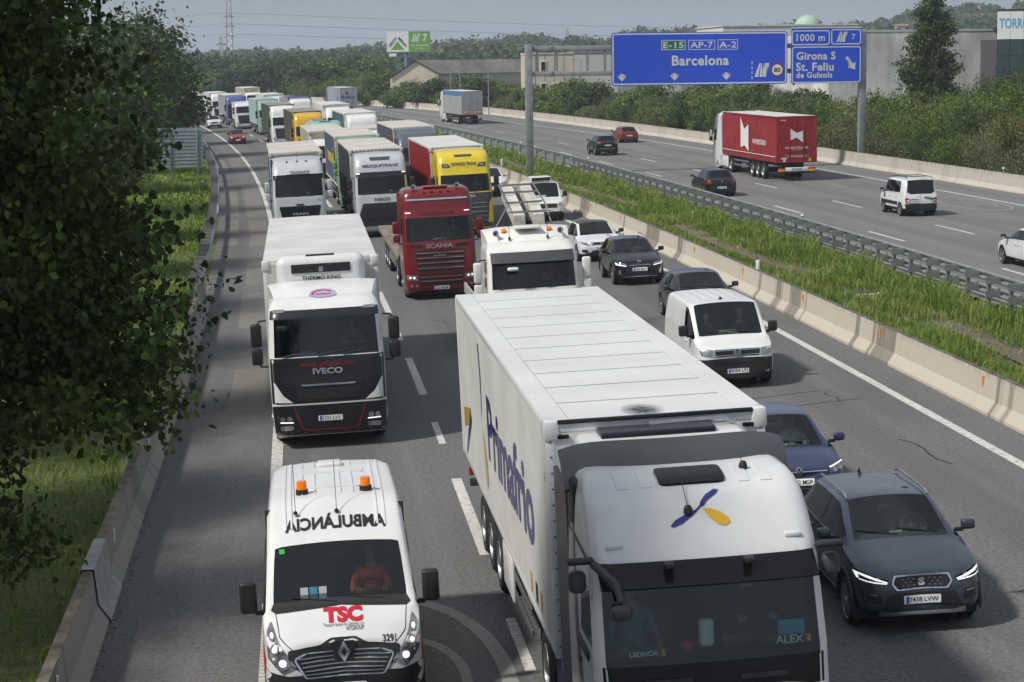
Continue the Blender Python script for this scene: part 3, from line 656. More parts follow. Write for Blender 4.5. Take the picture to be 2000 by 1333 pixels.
# ---- car bodies: a cage of cross-sections, subdivided, then split into its panels
TAGS = ['body', 'windscreen', 'side_window', 'rear_window', 'sill', 'roof']
def car_cage(c):
    W = c['W'] / 2; L = c['L']; H = c['H']; zb = c.get('zb', .2); st = []
    hT = c.get('hT', W * .70)
    def S(y, hw, zbelt, hB, zT, hw_T, zTc, k=1., zc=.55, dyt=0., dyb=0.): st.append(dict(y=y, hw=hw, zbelt=zbelt, hB=hB, zT=zT, hT=hw_T, zTc=zTc, k=k, zc=zc, dyt=dyt, dyb=dyb))
    hf, hc, yc, zc_ = c['zhood'], c['zcowl'], c['ycowl'], c['zbelt']
    nose = c.get('nose', .88); rk = c.get('rake', .10)
    S(.06, W * nose * .8, hf - .12, W * nose * .72, hf - .05, W * .5, hf - .03, .55, .5, rk, .03)
    S(.03, W * nose * .9, hf - .1, W * nose * .84, hf - .03, W * .58, hf - .0, .93, .5, rk, .03)
    S(.16, W * (nose + .05), hf - .06, W * (nose + .0), hf + .0, W * .64, hf + .02, 1., .5, rk * .6)
    S(.5, W * .985, hf + .04, W * .95, hf + .1 * (hc - hf) + .05, W * .74, hf + .3 * (hc - hf) + .04)
    S(yc * .5 + .25, W, hf + .5 * (zc_ - hf), W * .96, hf + .5 * (hc - hf) + .03, W * .77, hf + .62 * (hc - hf) + .04)
    cw = c.get('cw', .82); S(yc - .06, W, zc_ - .03, W * .96, hc - .03, W * cw, hc + .01)
    S(yc, W, zc_ - .01, W * .955, hc - .01, W * cw, hc + .025)
    zh = c.get('zhead', H); hT1 = c.get('hT1', hT)
    S(c['yhead'], W, zc_, W * .955, zh - .075, hT1, zh - .02)
    S(c['yhead'] + c.get('rise', .12), W, zc_ + .005, W * .955, H - .055, hT, H - .005)
    ym = c.get('ymid', (c['yhead'] + c['yroofr']) / 2); S(ym, W, zc_ + .02, W * .955, H - .045, hT, H)
    S(c.get('yC', c['yroofr'] - .25), W, zc_ + .03, W * .95, H - .065, hT * .985, H - .02)
    S(c['yroofr'], W * .995, zc_ + .04, W * .945, H - .1, hT * .96, H - .05)
    S(c['ytail'], W * .98, c['ztail'] - .05, W * .92, c['ztail'], W * .72, c['ztail'] + .03)
    S(min(L - .06, c['ytail'] + .1 + c.get('deck', 0)), W * .97, c['ztail'] - .1, W * .9, c['ztail'] - .04, W * .7, c['ztail'] - .01)
    S(L - .03, W * .92, c['ztail'] - .16, W * .84, c['ztail'] - .08, W * .62, c['ztail'] - .05, .96, .6)
    S(L, W * .85, c['ztail'] - .2, W * .75, c['ztail'] - .12, W * .5, c['ztail'] - .1, .6, .6)
    rows = []
    for q in st:
        y = q['y']; b4 = Vector((q['hB'], q['zbelt'])); b7 = Vector((q['hT'], q['zT']))
        p5 = b4.lerp(b7, .08); p6 = b4.lerp(b7, .90)
        bow = c.get('bow', .015)
        for p in (p5, p6): p.x += bow
        pts = [(0, zb), (q['hw'] - .14, zb), (q['hw'] - .03, zb + .13), (q['hw'], max(zb + .2, .58 if H < 1.8 else .7)), tuple(b4), tuple(p5), tuple(p6), tuple(b7), (q['hT'] - .06, q['zT'] + .012), (q['hT'] * .5, q['zTc'] - .012), (0, q['zTc'])]
        pts[3] = (pts[3][0], min(pts[3][1], b4.y - .06))
        k = q['k']; pts = [(x * k, q['zc'] + (z - q['zc']) * k) for x, z in pts]
        r = []
        for j, (x, z) in enumerate(pts):
            t = j / 10; dy = q['dyt'] * max(0, (j - 3) / 7) ** .8 + (q['dyb'] if j < 2 else 0)
            r.append(Vector((x, y + dy, z)))
        rows.append(r)
    return rows
def car_mesh(c):
    rows = car_cage(c); n = len(rows); nc = 11; vs = []; fs = []; tg = []
    for r in rows:
        vs += [Vector((-p.x, p.y, p.z)) for p in r[:0:-1]][::-1][::-1] if False else []
        full = [Vector((-p.x, p.y, p.z)) for p in r[:10]] + [r[10]] + [r[j] for j in range(9, 0, -1)]   # 0..9 left, 10 top centre, right 9..1 ; j0 (bottom centre) is shared
        vs += full
    m = len(full)     # 20 around
    sideS = c.get('side', (6, 7, 8, 9)); 
    for i in range(n - 1):
        for k in range(m):
            a, b = i * m + k, i * m + (k + 1) % m; fs.append((a, b, b + m, a + m))
            j = k if k < 10 else 19 - k
            t = 0
            if j <= 1: t = 4
            if j in (8, 9) and i == 6: t = 1
            if j in (8, 9) and i == 11: t = 3
            if j == 5 and i in sideS: t = 2
            if c.get('roofm') and 7 <= i <= 10 and j >= 7: t = 5
            tg.append(t)
    fs.append(tuple(range(m))[::-1]); tg.append(0); fs.append(tuple((n - 1) * m + k for k in range(m))); tg.append(0)
    me = bpy.data.meshes.new('car'); me.from_pydata([tuple(v) for v in vs], [], fs); me.update()
    bm = bmesh.new(); bm.from_mesh(me); bmesh.ops.recalc_face_normals(bm, faces=bm.faces[:]); bm.faces.ensure_lookup_table()
    for f, t in zip(bm.faces, tg): f.material_index = t
    cr = bm.edges.layers.float.new('crease_edge')
    cv = bm.verts.layers.float.new('crease_vert')
    for v in bm.verts:        # corners of the glass stay tight
        n_ = {}
        for f in v.link_faces: n_[f.material_index] = n_.get(f.material_index, 0) + 1
        if len(v.link_faces) == 4 and any(n_.get(k) == 1 for k in (1, 2, 3)): v[cv] = .75
    for e in bm.edges:
        if len(e.link_faces) == 2 and e.link_faces[0].material_index != e.link_faces[1].material_index: e[cr] = 1. if 4 not in (e.link_faces[0].material_index, e.link_faces[1].material_index) else .3
    bm.to_mesh(me); bm.free()
    o = bpy.data.objects.new('car', me); COL.objects.link(o)
    for t in TAGS: me.materials.append(None)
    ss = o.modifiers.new('s', 'SUBSURF'); ss.levels = 2; ss.render_levels = 2
    dg = bpy.context.evaluated_depsgraph_get(); out = bpy.data.meshes.new_from_object(o.evaluated_get(dg)); bpy.data.objects.remove(o)
    return out
def cut_arches(me, wheels, Ra, W):
    bm = bmesh.new(); bm.from_mesh(me); kill = []
    for (yw, zw) in wheels:
        ins = lambda v: abs(v.co.x) > W * .5 and (v.co.y - yw) ** 2 + (v.co.z - zw) ** 2 < Ra * Ra
        for f in bm.faces:
            if all(ins(v) for v in f.verts): kill.append(f)
    bmesh.ops.delete(bm, geom=list(set(kill)), context='FACES')
    for (yw, zw) in wheels:
        for v in bm.verts:
            if abs(v.co.x) > W * .5:
                dy, dz = v.co.y - yw, v.co.z - zw; r = math.hypot(dy, dz)
                if 1e-4 < r < Ra: v.co.y = yw + dy * Ra / r; v.co.z = max(zw + dz * Ra / r, .12)
    bm.to_mesh(me); bm.free()
def split(me, names, mats, parent):
    """one object for each tagged panel of a mesh"""
    out = {}
    groups = {}
    for p in me.polygons: groups.setdefault(p.material_index, []).append(p)
    for t, ps in groups.items():
        # separate left and right / single panes
        idx = {}; vs = []; fs = []
        for p in ps:
            g = []
            for i in p.vertices:
                if i not in idx: idx[i] = len(vs); vs.append(tuple(me.vertices[i].co))
                g.append(idx[i])
            fs.append(tuple(g))
        parts = [(vs, fs)]
        if names[t] == 'side_window': parts = [([v for v in vs], [f for f in fs if vs[f[0]][0] < 0]), ([v for v in vs], [f for f in fs if vs[f[0]][0] >= 0])]
        for pv, pf in parts:
            if not pf: continue
            used = sorted({i for f in pf for i in f}); rm = {a: b for b, a in enumerate(used)}
            q = bpy.data.meshes.new(names[t]); q.from_pydata([pv[i] for i in used], [], [tuple(rm[i] for i in f) for f in pf]); q.update()
            q.polygons.foreach_set('use_smooth', [True] * len(q.polygons)); q.set_sharp_from_angle(angle=math.radians(50))
            out.setdefault(names[t], []).append(link(names[t], q, mats[t], parent))
    return out
# ================================================================== cars and vans
def seat_mesh():
    if 'seat_me' in M: return M['seat_me']
    b = MB().rbox(-.25, .25, -.25, .28, -.14, .06, .06, 3); b.rbox(-.25, .25, .18, .36, .0, .62, .07, 3); b.rbox(-.13, .13, .24, .35, .63, .82, .05, 3)
    me = b.mesh('seat', 60); me.materials.append(M['seat']); M['seat_me'] = me; return me
def strwheel_mesh():
    if 'sw_me' in M: return M['sw_me']
    b = MB(); n = 24; b.tube([(.185 * math.cos(i * 2 * math.pi / n), 0, .185 * math.sin(i * 2 * math.pi / n)) for i in range(n + 1)], .016, 8, False)
    b.rbox(-.07, .07, -.02, .03, -.06, .06, .02); b.rbox(-.17, .17, -.01, .015, -.02, .02, .008); b.rbox(-.02, .02, -.01, .015, -.17, 0, .008)
    me = b.mesh('steering_wheel', 60); me.materials.append(M['blackplastic']); M['sw_me'] = me; return me
def mirror(parent, x, y, z, m, w=.2, h=.14, stalk=.1, name='mirror'):
    s = 1 if x > 0 else -1; b = MB().rbox(x - .0 if s > 0 else x - w, x + w if s > 0 else x, y - .05, y + .09, z - h * .4, z + h * .6, .045, 3)
    b2 = MB().rbox(min(x - s * stalk, x + s * .03), max(x - s * stalk, x + s * .03), y, y + .05, z - h * .4 - .03, z - h * .4 + .03, .012)
    o = b.build(name, m, parent, 60); b2.build('mirror_arm', 'blackplastic', o)
    MB().box(min(x + s * .02, x + s * (w - .02)), max(x + s * .02, x + s * (w - .02)), y + .091, y + .094, z - h * .3, z + h * .5).build('mirror_glass', 'mirror', o); return o
def car(label, cat, c, color, front=(), rear=(), group=None, name='car', trim=None, roofm=None, mirrorm=None, glass='glass', wheels=True, seams=True, people=(), extra=None, interior=True, cladding=False, lod=0):
    t = thing(name, label, cat, group); c = dict(c)
    if roofm: c['roofm'] = 1
    me = car_mesh(c); W = c['W']; H = c['H']; R = c.get('R', .325); Ra = R + .07; ws = [(c['yf'], R), (c['yr'], R)]
    skin = Skin([me]); cut_arches(me, ws, Ra, W / 2)
    parts = split(me, TAGS, [color, glass, c.get('sglass', 'glassdark'), 'glassdark', 'blackplastic', roofm or color], t); bpy.data.meshes.remove(me)
    body = parts['body'][0]
    for yw, zw in ws:
        n = 16
        for s in (-1, 1):
            wa = MB(); x0, x1 = sorted((s * (W / 2 - .04), s * (W / 2 - .40)))
            prof = [(x0, Ra * .99), (x1, Ra * .99)]
            vs = [(x, yw + Ra * .995 * math.cos(a), zw + Ra * .995 * math.sin(a)) for a in [(-.15 + 1.3 * i / n) * math.pi for i in range(n + 1)] for x in (x0, x1)]
            wa.add(vs, [(2 * i, 2 * i + 1, 2 * i + 3, 2 * i + 2) for i in range(n)]); xi = s * (W / 2 - .40)
            wa.add([(xi, yw + Ra * math.cos(a * 2 * math.pi / n), zw + Ra * math.sin(a * 2 * math.pi / n)) for a in range(n)], [tuple(range(n))]); wa.build('wheel_arch', 'chassis', t, fix=False)
        if cladding:
            for s in (-1, 1):
                vs = []; x = s * (W / 2 + .012); N = 18
                for i in range(N + 1):
                    a = (-.08 + 1.16 * i / N) * math.pi
                    vs += [(x - s * .05, yw + Ra * .985 * math.cos(a), zw + Ra * .985 * math.sin(a)), (x, yw + (Ra + .005) * math.cos(a), zw + (Ra + .005) * math.sin(a)), (x - s * .004, yw + (Ra + .06) * math.cos(a), zw + (Ra + .06) * math.sin(a)), (x - s * .04, yw + (Ra + .07) * math.cos(a), zw + (Ra + .07) * math.sin(a))]
                MB().add(vs, [(4 * i + k, 4 * i + k + 1, 4 * i + k + 5, 4 * i + k + 4) for i in range(N) for k in range(3)]).build('arch_trim', 'blackplastic', t)
        if wheels:
            for s in (-1, 1): wheel(t, s * (W / 2 - .115), yw, R, 'car', R / .325)
    yc, zc = c['ycowl'], c['zcowl']
    if interior:
        b = MB().box(-W / 2 + .14, W / 2 - .14, yc + .1, c['yroofr'], .25, .5); b.build('cabin_floor', 'interior', t)
        MB().rbox(-W / 2 + .12, W / 2 - .12, yc - .05, yc + .55, zc - .35, zc - .03, .06, 2).build('dashboard', 'dash', t)
        ys = c.get('yseat', c['yhead'] + .35); zs = c.get('zseat', zc - .42)
        for s in (-1, 1): inst(seat_mesh(), 'seat', t, (s * W * .2, ys, zs))
        if c.get('rearseat', H < 1.8): MB().rbox(-W / 2 + .2, W / 2 - .2, ys + .85, ys + 1.05, zs, zs + .55, .07).build('rear_seat', 'seat', t)
        if c.get('bulkhead'): MB().box(-W / 2 + .1, W / 2 - .1, ys + .42, ys + .45, .4, H - .12).build('bulkhead', 'dash', t)
        sw = inst(strwheel_mesh(), 'steering_wheel', t, (W * .2, ys - .48, zs + .42), (-.45, 0, 0))
        MB().rbox(-.13, .13, c['yhead'] - .03, c['yhead'] + .01, c.get('zhead', H) - .24, c.get('zhead', H) - .17, .02).build('rear_view_mirror', 'blackplastic', t)
    zm = c.get('zmir', c['zbelt'] + .1); ymm = c.get('ymir', yc + .28)
    for s in (-1, 1): mirror(t, s * (W / 2 + .04), ymm, zm, mirrorm or color, *c.get('mir', (.2, .15)))
    # wipers, windscreen surround
    for x0, x1 in ((-.05, -.62), (.55, -.02)) if not lod else ():
        pts = [skin.hit('front', x0 + (x1 - x0) * k / 4, zc + .045 + .06 * k / 4) for k in range(5)]
        MB().tube([p + n * .012 for p, n, d in pts], .009, 5).build('wiper', 'blackplastic', t)
    for e in front: e[0](skin, t, *e[1:])
    for e in rear: e[0](skin, t, *e[1:])
    if seams and not lod:
        for d, s in (('left', -1), ('right', 1)):
            zt, zl = c['zbelt'] + .02, .32
            for y_ in c.get('doors', (yc + .12, c.get('ymid', 2.3), c['yroofr'] - .45)):
                decal(skin, d, rect(y_ - .005, y_ + .005, zl, zt), 'door_gap', 'ink', t, off=.002)
            for y_ in c.get('handles', (c.get('ymid', 2.3) - .22, c['yroofr'] - .68)):
                decal(skin, d, rect(y_ - .1, y_ + .1, c['zbelt'] - .14, c['zbelt'] - .11), 'door_handle', color, t, off=.035, thick=.035)
            # dark pillar between the side windows
            for y_ in c.get('pillars', (c.get('ymid', 2.3),)):
                decal(skin, d, rect(y_ - .045, y_ + .045, c['zbelt'] + .03, H - .1), 'pillar', 'glossblack', t, off=.004)
    if extra: extra(t, skin, c)
    return t, skin
# small helpers to describe a nose or a tail: each is (function, args...)
def fd(skin, t, d, name, m, poly, off=.01, thick=.02, r=.02, two=True):
    if two: pair(skin, d, poly, name, m, t, off=off, thick=thick, rnd_=r)
    else: decal(skin, d, poly, name, m, t, off=off, thick=thick, rnd_=r)
def fplate(skin, t, d, body, u, v, *a): plate(skin, d, body, u, v, t, *a)
def ftext(skin, t, d, body, u, v, m, w, h=None, off=.03, bold=.02, name='lettering'): lettering(skin, d, body, u, v, m, t, w=w, h=h, off=off, bold=bold, name=name)
def fdisc(skin, t, d, name, m, u, v, r, off=.03, thick=.03, n=20): decal(skin, d, [(u + r * math.cos(i * 2 * math.pi / n), v + r * math.sin(i * 2 * math.pi / n)) for i in range(n)], name, m, t, off=off, thick=thick)
def flines(skin, t, d, name, m, lines, off=.02, thick=.01):
    for (x0, x1, z, h) in lines: decal(skin, d, rect(x0, x1, z, z + h), name, m, t, off=off, thick=thick)
def flamp(skin, t, poly, bulbs=(), m='lamphousing', lit=False, drl=None):
    """headlamp: dark bowl, bright reflectors, clear running-light strip; both sides"""
    for sg in (1, -1):
        q = [(sg * x, z) for x, z in poly][::sg]
        o = decal(skin, 'front', q, 'headlight', m, t, off=.012, thick=.03, rnd_=.02)
        for (x, z, r) in bulbs: decal(skin, 'front', [(sg * x + r * math.cos(i * .45), z + r * math.sin(i * .45)) for i in range(14)], 'bulb', 'lamp', o, off=.02)
        for (x, z, r) in bulbs if lit else (): decal(skin, 'front', [(sg * x + r * .55 * math.cos(i * .45), z + r * .55 * math.sin(i * .45)) for i in range(14)], 'lit_bulb', 'lampon', o, off=.024)
        for dq in (drl or ()): decal(skin, 'front', [(sg * x, z) for x, z in dq][::sg], 'running_light', 'drl', o, off=.024)
def vw_badge(skin, t, d, u, v, r):
    fdisc(skin, t, d, 'badge', 'chrome', u, v, r, .035); fdisc(skin, t, d, 'badge_field', 'ink', u, v, r * .84, .038, .0)
    for P_ in ([(-.62, .55), (-.4, .55), (0, -.0), (.4, .55), (.62, .55), (.1, -.05), (-.1, -.05)], [(-.78, .2), (-.62, .32), (-.33, -.35), (0, .02), (.33, -.35), (.62, .32), (.78, .2), (.36, -.75), (0, -.3), (-.36, -.75)]):
        decal(skin, d, [(u + x * r, v + z * r) for x, z in P_], 'badge_letter', 'chrome', t, off=.041)
def flion(skin, t, d, u, v, s):
    decal(skin, d, [(u + x * s, v + z * s) for x, z in ((-.3, -1), (-.1, -1), (0, -.4), (.3, -.5), (.2, -1), (.4, -1), (.5, -.1), (.2, .3), (.3, .8), (0, 1), (-.3, .7), (-.2, .3), (-.45, .2), (-.4, 0), (-.15, 0))], 'badge', 'chrome', t, off=.03)
HATCH = dict(L=4.25, W=1.79, H=1.46, zhood=.78, zcowl=.98, ycowl=1.12, yhead=1.98, yroofr=3.55, ytail=4.02, ztail=1.0, zbelt=.97, yf=.84, yr=3.45, ymid=2.45)
SUV = dict(L=4.38, W=1.84, H=1.61, zhood=.92, zcowl=1.12, ycowl=1.14, yhead=1.95, yroofr=3.8, ytail=4.14, ztail=1.14, zbelt=1.08, yf=.86, yr=3.5, ymid=2.5, zb=.25, R=.345)
VAN = dict(L=4.9, W=1.92, H=1.97, zhood=1.02, zcowl=1.22, ycowl=.80, yhead=1.55, yroofr=4.75, ytail=4.85, ztail=1.2, zbelt=1.16, yf=.95, yr=3.95, ymid=1.95, zb=.25, R=.345, hT=.82, cw=.88, side=(6, 7, 8), nose=.9, bow=.03, yC=4.5, doors=(.95, 1.98), handles=(1.75,), pillars=(), zmir=1.32, ymir=1.1, mir=(.22, .26), bulkhead=1, rearseat=0, yseat=1.75)
paint('steelblue', '414b58', .26, .42); paint('navy', '313c62', .3, .4); paint('carblack', '0f1012', .25); paint('darkviolet', '30323c', .3, .3); paint('carred', '8e1218', .3); paint('pearl', 'd8dadc', .3); paint('maroon', '7a2a24', .35, .3); paint('silver', 'a9adb0', .35, .5)
# ================================================================== lorries
def cab(t, c):
    """driver's cab: horizontal slices from bumper to roof. slices: (z, front y, half width, corner radius, rear y)"""
    sl = c['slices']; zs = []
    for (a, b) in zip(sl, sl[1:]):
        n = max(1, int((b[0] - a[0]) / .09 + .5)); zs += [[x + (y - x) * i / n for x, y in zip(a, b)] for i in range(n)]
    zs.append(list(sl[-1])); N = 9; rows = []
    bow = c.get('bow', .07)
    for z, yf, hw, r, yr in zs:
        half = []      # right half from the centre of the front to the rear
        fx = hw - r
        for k in range(N): half.append((fx * k / (N - 1), yf + bow * (fx * k / (N - 1) / hw) ** 2))
        y1 = half[-1][1]
        for k in range(1, 7): a = k / 6 * math.pi / 2; half.append((fx + r * math.sin(a), y1 + r * .9 * (1 - math.cos(a)) + (r * .0)))
        y2 = half[-1][1]
        for yy in c.get('ycuts', (.55, 1.2, 1.32)): half.append((hw, max(yy, y2 + .01)))
        half.append((hw, max(yr, y2 + .3))); half.append((hw * .5, max(yr, y2 + .3))); half.append((0, max(yr, y2 + .3)))
        rows.append([Vector((-x, y, z)) for x, y in half[:0:-1]][1:] + [Vector((x, y, z)) for x, y in half])
    n = len(rows[0]); vs = [p for r in rows for p in r]; fs = []; tg = []; nh = len(half)
    z0, z1 = c['ws']; w0, w1 = c.get('sw', (z0 + .05, z1 - .15)); 
    for i in range(len(rows) - 1):
        zm = (zs[i][0] + zs[i + 1][0]) / 2
        for k in range(n):
            a, b = i * n + k, i * n + (k + 1) % n; fs.append((a, b, b + n, a + n))
            j0, j1 = abs(k - (nh - 2)), abs((k + 1) % n - (nh - 2)); j = min(j0, j1)
            tt = 0
            if z0 < zm < z1 and j < N - 1 + c.get('wrap', 2) and max(j0, j1) < nh: tt = 1
            if w0 < zm < w1 and j in (N + 5 + 0, N + 5 + 1) and max(j0, j1) < nh: tt = 2
            if c.get('visor') and c['visor'][0] < zm < c['visor'][1] and j < N + 3: tt = 5
            tg.append(tt)
    top = len(rows) - 1; fs.append(tuple(top * n + k for k in range(n))); tg.append(0); fs.append(tuple(range(n))[::-1]); tg.append(0)
    me = bpy.data.meshes.new('cab'); me.from_pydata([tuple(v) for v in vs], [], fs); me.update()
    b = bmesh.new(); b.from_mesh(me); bmesh.ops.recalc_face_normals(b, faces=b.faces[:]); b.faces.ensure_lookup_table()
    for f, q in zip(b.faces, tg): f.material_index = q
    b.to_mesh(me); b.free(); skin = Skin([me])
    cut_arches(me, [(c.get('yaxle', 1.42), .5)], .60, 1.2)
    split(me, ['cab', 'windscreen', 'side_window', 'x', 'x', 'visor_band'], [c['col'], 'glass', 'glassdark', 'ink', 'ink', c.get('visorm', 'glossblack')], t); bpy.data.meshes.remove(me)
    # inside
    zf_ = z0 - .25; MB().box(-1.12, 1.12, .45, 2.0, zf_ - .5, zf_ - .45).build('cab_floor', 'interior', t)
    yr_ = c['slices'][3][4]
    MB().box(-1.16, 1.16, yr_ - .12, yr_ - .08, zf_ - .4, z1 + .2).build('rear_panel', 'interior', t)
    MB().box(-1.15, 1.15, .5, yr_ - .1, z1 + .02, z1 + .06).build('headlining', 'interior', t)
    MB().rbox(-1.12, 1.12, .22, .62, z0 - .28, z0 + .0, .06).build('dashboard', 'dash', t)
    for s in (-1, 1): inst(seat_mesh(), 'seat', t, (s * .6, 1.25, z0 - .28))
    o = inst(strwheel_mesh(), 'steering_wheel', t, (.6, .72, z0 + .1), (-.9, 0, 0)); o.scale = (1.2, 1.2, 1.2)
    return skin
def truck_mirrors(t, m, y=.42, z0=2.0, z1=2.75, x=1.27, w=.24):
    for s in (-1, 1):
        xa, xb = sorted((s * (x + .05), s * (x + .05 + w)))
        o = MB().rbox(xa, xb, y - .06, y + .10, (z0 + z1) / 2 - .06, z1, .06, 3).build('mirror', m, t, 60)
        MB().rbox(xa, xb, y - .05, y + .09, z0, (z0 + z1) / 2 - .09, .05, 3).build('lower_mirror', m, o, 60)
        MB().tube([(s * (x - .06), y + .05, z1 + .06), (s * (x + .1), y + .03, z1 + .05), (s * (x + .15), y + .02, z1 - .05)], .022, 6).tube([(s * (x - .06), y + .05, z0 - .05), (s * (x + .1), y + .03, z0 - .04), (s * (x + .15), y + .02, z0 + .06)], .022, 6).build('mirror_arm', 'blackplastic', o)
        MB().box(xa + .02, xb - .02, y + .101, y + .104, (z0 + z1) / 2 - .03, z1 - .03).build('mirror_glass', 'mirror', o)
def wipers(t, skin, z, xs=((-.95, -.25), (-.2, .5), (.35, 1.0))):
    for x0, x1 in xs:
        pts = [skin.hit('front', x0 + (x1 - x0) * k / 5, z + .03 + .10 * math.sin(k / 5 * 1.2)) for k in range(6)]
        MB().tube([p + n * .018 for p, n, d in pts], .013, 5).build('wiper', 'blackplastic', t)
def tractor_chassis(t, yb=6.1, dual=True, yaxle=1.42, yrear=5.0, fuel=True, skirt=None):
    MB().box(-.42, -.34, 1., yb, .62, .88).box(.34, .42, 1., yb, .62, .88).box(-.42, .42, 3.0, 3.1, .62, .85).box(-.42, .42, yb - .1, yb, .62, .85).build('chassis_frame', 'chassis', t)
    for s in (-1, 1):
        wheel(t, s * 1.05, yaxle, .5, 'truck_front')
        o = wheel(t, s * 1.08, yrear, .5, 'truck_rear')
        o2 = wheel(t, s * .74, yrear, .5, 'truck_rear')
    for s in (-1, 1):
        n = 10; vs = []
        for i in range(n + 1):
            a = math.pi * (.08 + .84 * i / n); y, z = yrear + .62 * math.cos(a), .52 + .6 * math.sin(a); vs += [(s * .56, y, z), (s * 1.22, y, z)]
        MB().add(vs, [(2 * i, 2 * i + 1, 2 * i + 3, 2 * i + 2) for i in range(n)]).build('mudguard', 'blackplastic', t)
        if skirt: MB().rbox(s * 1.16 - .03, s * 1.16 + .03, 2.25, 4.2, .35, 1.15, .02).build('side_skirt', skirt, t)
        elif fuel: MB().rbox(*sorted((s * .62, s * 1.16)), 2.45, 3.9, .5, 1.05, .1, 3).build('fuel_tank', 'alloy', t)
    MB().rbox(-.45, .45, 4.2, 5.4, .98, 1.1, .03).build('fifth_wheel', 'chassis', t)
TRI = (7.6, 8.91, 10.22)
def trailer(t, k, y0, L=13.6, W=2.55, zb=1.15, zt=4.0, side=None, roof=None, frontm=None, rearm=None, frame='galv', axles=TRI, dots=False, panels=0, lod=0, straps=True, frontcorner=True):
    """box or curtain trailer: y0 = its front face. k: 'reefer' | 'curtain' | 'box' | 'tipper'"""
    h = W / 2; y1 = y0 + L; side = side or 'whitebox'; roof = roof or 'whitebox'; parts = {}
    sides = {}
    for s in (-1, 1):
        xa, xb = sorted((s * (h - .03), s * h))
        b = MB()
        if k == 'curtain':        # slack fabric: gentle ripples down its length
            ny, nz = 46, 3; vs = []
            for i in range(ny + 1):
                for j in range(nz + 1):
                    y = y0 + .1 + (L - .2) * i / ny; z = zb + .12 + (zt - zb - .26) * j / nz
                    vs.append((s * (h - .012 + .012 * math.sin(i * 1.9 + j * .5) + .006 * math.sin(i * .7)), y, z))
            b.add(vs, [(i * (nz + 1) + j, i * (nz + 1) + j + 1, (i + 1) * (nz + 1) + j + 1, (i + 1) * (nz + 1) + j) for i in range(ny) for j in range(nz)])
            sides[s] = b.build('curtain', side, t, 60)
        else:
            sides[s] = b.box(xa, xb, y0 + .06, y1 - .06, zb + .1, zt - .08).build('side_wall', side, t, 0)
    MB().box(-h + .05, h - .05, y0, y0 + .04, zb, zt - .06).build('front_wall', frontm or side if k != 'curtain' else (frontm or 'whitebox'), t, 0)
    rw = MB().box(-h + .05, -.008, y1 - .04, y1, zb + .05, zt - .08).build('rear_door', rearm or side, t, 0); MB().box(.008, h - .05, y1 - .04, y1, zb + .05, zt - .08).build('rear_door', rearm or side, t, 0)
    # frame: rails and corner posts
    fr_ = MB()
    for s in (-1, 1):
        fr_.rbox(*sorted((s * (h - .08), s * (h + .004))), y0, y1, zt - .12, zt - .012, .02); fr_.rbox(*sorted((s * (h - .08), s * (h + .004))), y0, y1, zb, zb + .13, .02)
        for y in (y0 - .008, y1 - .072): fr_.rbox(*sorted((s * (h - .10), s * (h + .006))), y, y + .08, zb, zt - .02, .015)
    fr_.rbox(-h + .05, h - .05, y0 - .006, y0 + .07, zt - .14, zt - .014, .015).rbox(-h + .05, h - .05, y1 - .07, y1 + .004, zt - .14, zt - .014, .015).rbox(-h + .05, h - .05, y1 - .07, y1 + .004, zb, zb + .12, .015)
    fr_.build('frame', frame, t)
    # roof
    if panels:
        n = panels
        for i in range(n):
            a, b_ = y0 + .02 + (L - .04) * i / n, y0 + .02 + (L - .04) * (i + 1) / n
            MB().rbox(-h + .30, h - .30, a + .04, b_ - .04, zt - .04, zt + .004, .004, 1).build('roof_panel', roof, t)
        for s in (-1, 1): MB().rbox(*sorted((s * (h - .29), s * (h - .005))), y0 + .01, y1 - .01, zt - .05, zt + .006, .006, 1).build('roof_rail', roof, t)
        MB().box(-h + .06, h - .06, y0 + .03, y1 - .03, zt - .06, zt - .035).build('roof_seal', 'darkgrey', t)
    else:
        ny = 26; nx = 8; vs = []
        for i in range(ny + 1):
            for j in range(nx + 1):
                x = -h + .01 + (W - .02) * j / nx; y = y0 + .0 + L * i / ny
                zz = zt - .01 + (.012 * math.sin(i * 1.3) * math.sin(math.pi * j / nx) - .018 * math.sin(math.pi * j / nx) * (i % 2) if k == 'curtain' else .015 * math.sin(math.pi * j / nx)); vs.append((x, y, zz))
        MB().add(vs, [(i * (nx + 1) + j, i * (nx + 1) + j + 1, (i + 1) * (nx + 1) + j + 1, (i + 1) * (nx + 1) + j) for i in range(ny) for j in range(nx)]).build('roof', roof, t, 60)
    if dots and not lod:           # row of dark bow ends under the front roof edge
        b = MB()
        for i in range(13): b.lathe([(0, -.012), (.028, -.01), (.028, .0)], 'y', 8, (-h + .16 + i * (W - .32) / 12, y0 - .012, zt - .075))
        b.build('roof_bows', 'ink', t)
    if dots or frontcorner:
        for s in (-1, 1): MB().rbox(*sorted((s * (h - .16), s * (h + .03))), y0 - .03, y0 + .22, zt - .24, zt + .01, .04).build('corner_casting', roof if k == 'curtain' else frame, t)
    # running gear
    MB().box(-.5, -.38, y0 + 1.0, y1 - .2, .85, zb + .02).box(.38, .5, y0 + 1.0, y1 - .2, .85, zb + .02).build('chassis_frame', 'chassis', t)
    for a in axles:
        for s in (-1, 1): wheel(t, s * (h - .19), y0 + a, .5, 'truck_rear')
        MB().tube([(-h + .3, y0 + a, .5), (h - .3, y0 + a, .5)], .07, 8).build('axle', 'chassis', t)
    if k == 'curtain' and straps and not lod:
        for s in (-1, 1):
            b = MB()
            for i in range(int(L / .6)): b.box(*sorted((s * (h + .002), s * (h + .014))), y0 + .4 + i * .6, y0 + .44 + i * .6, zb - .06, zb + .38)
            b.build('strap_buckles', 'darkgrey', t)
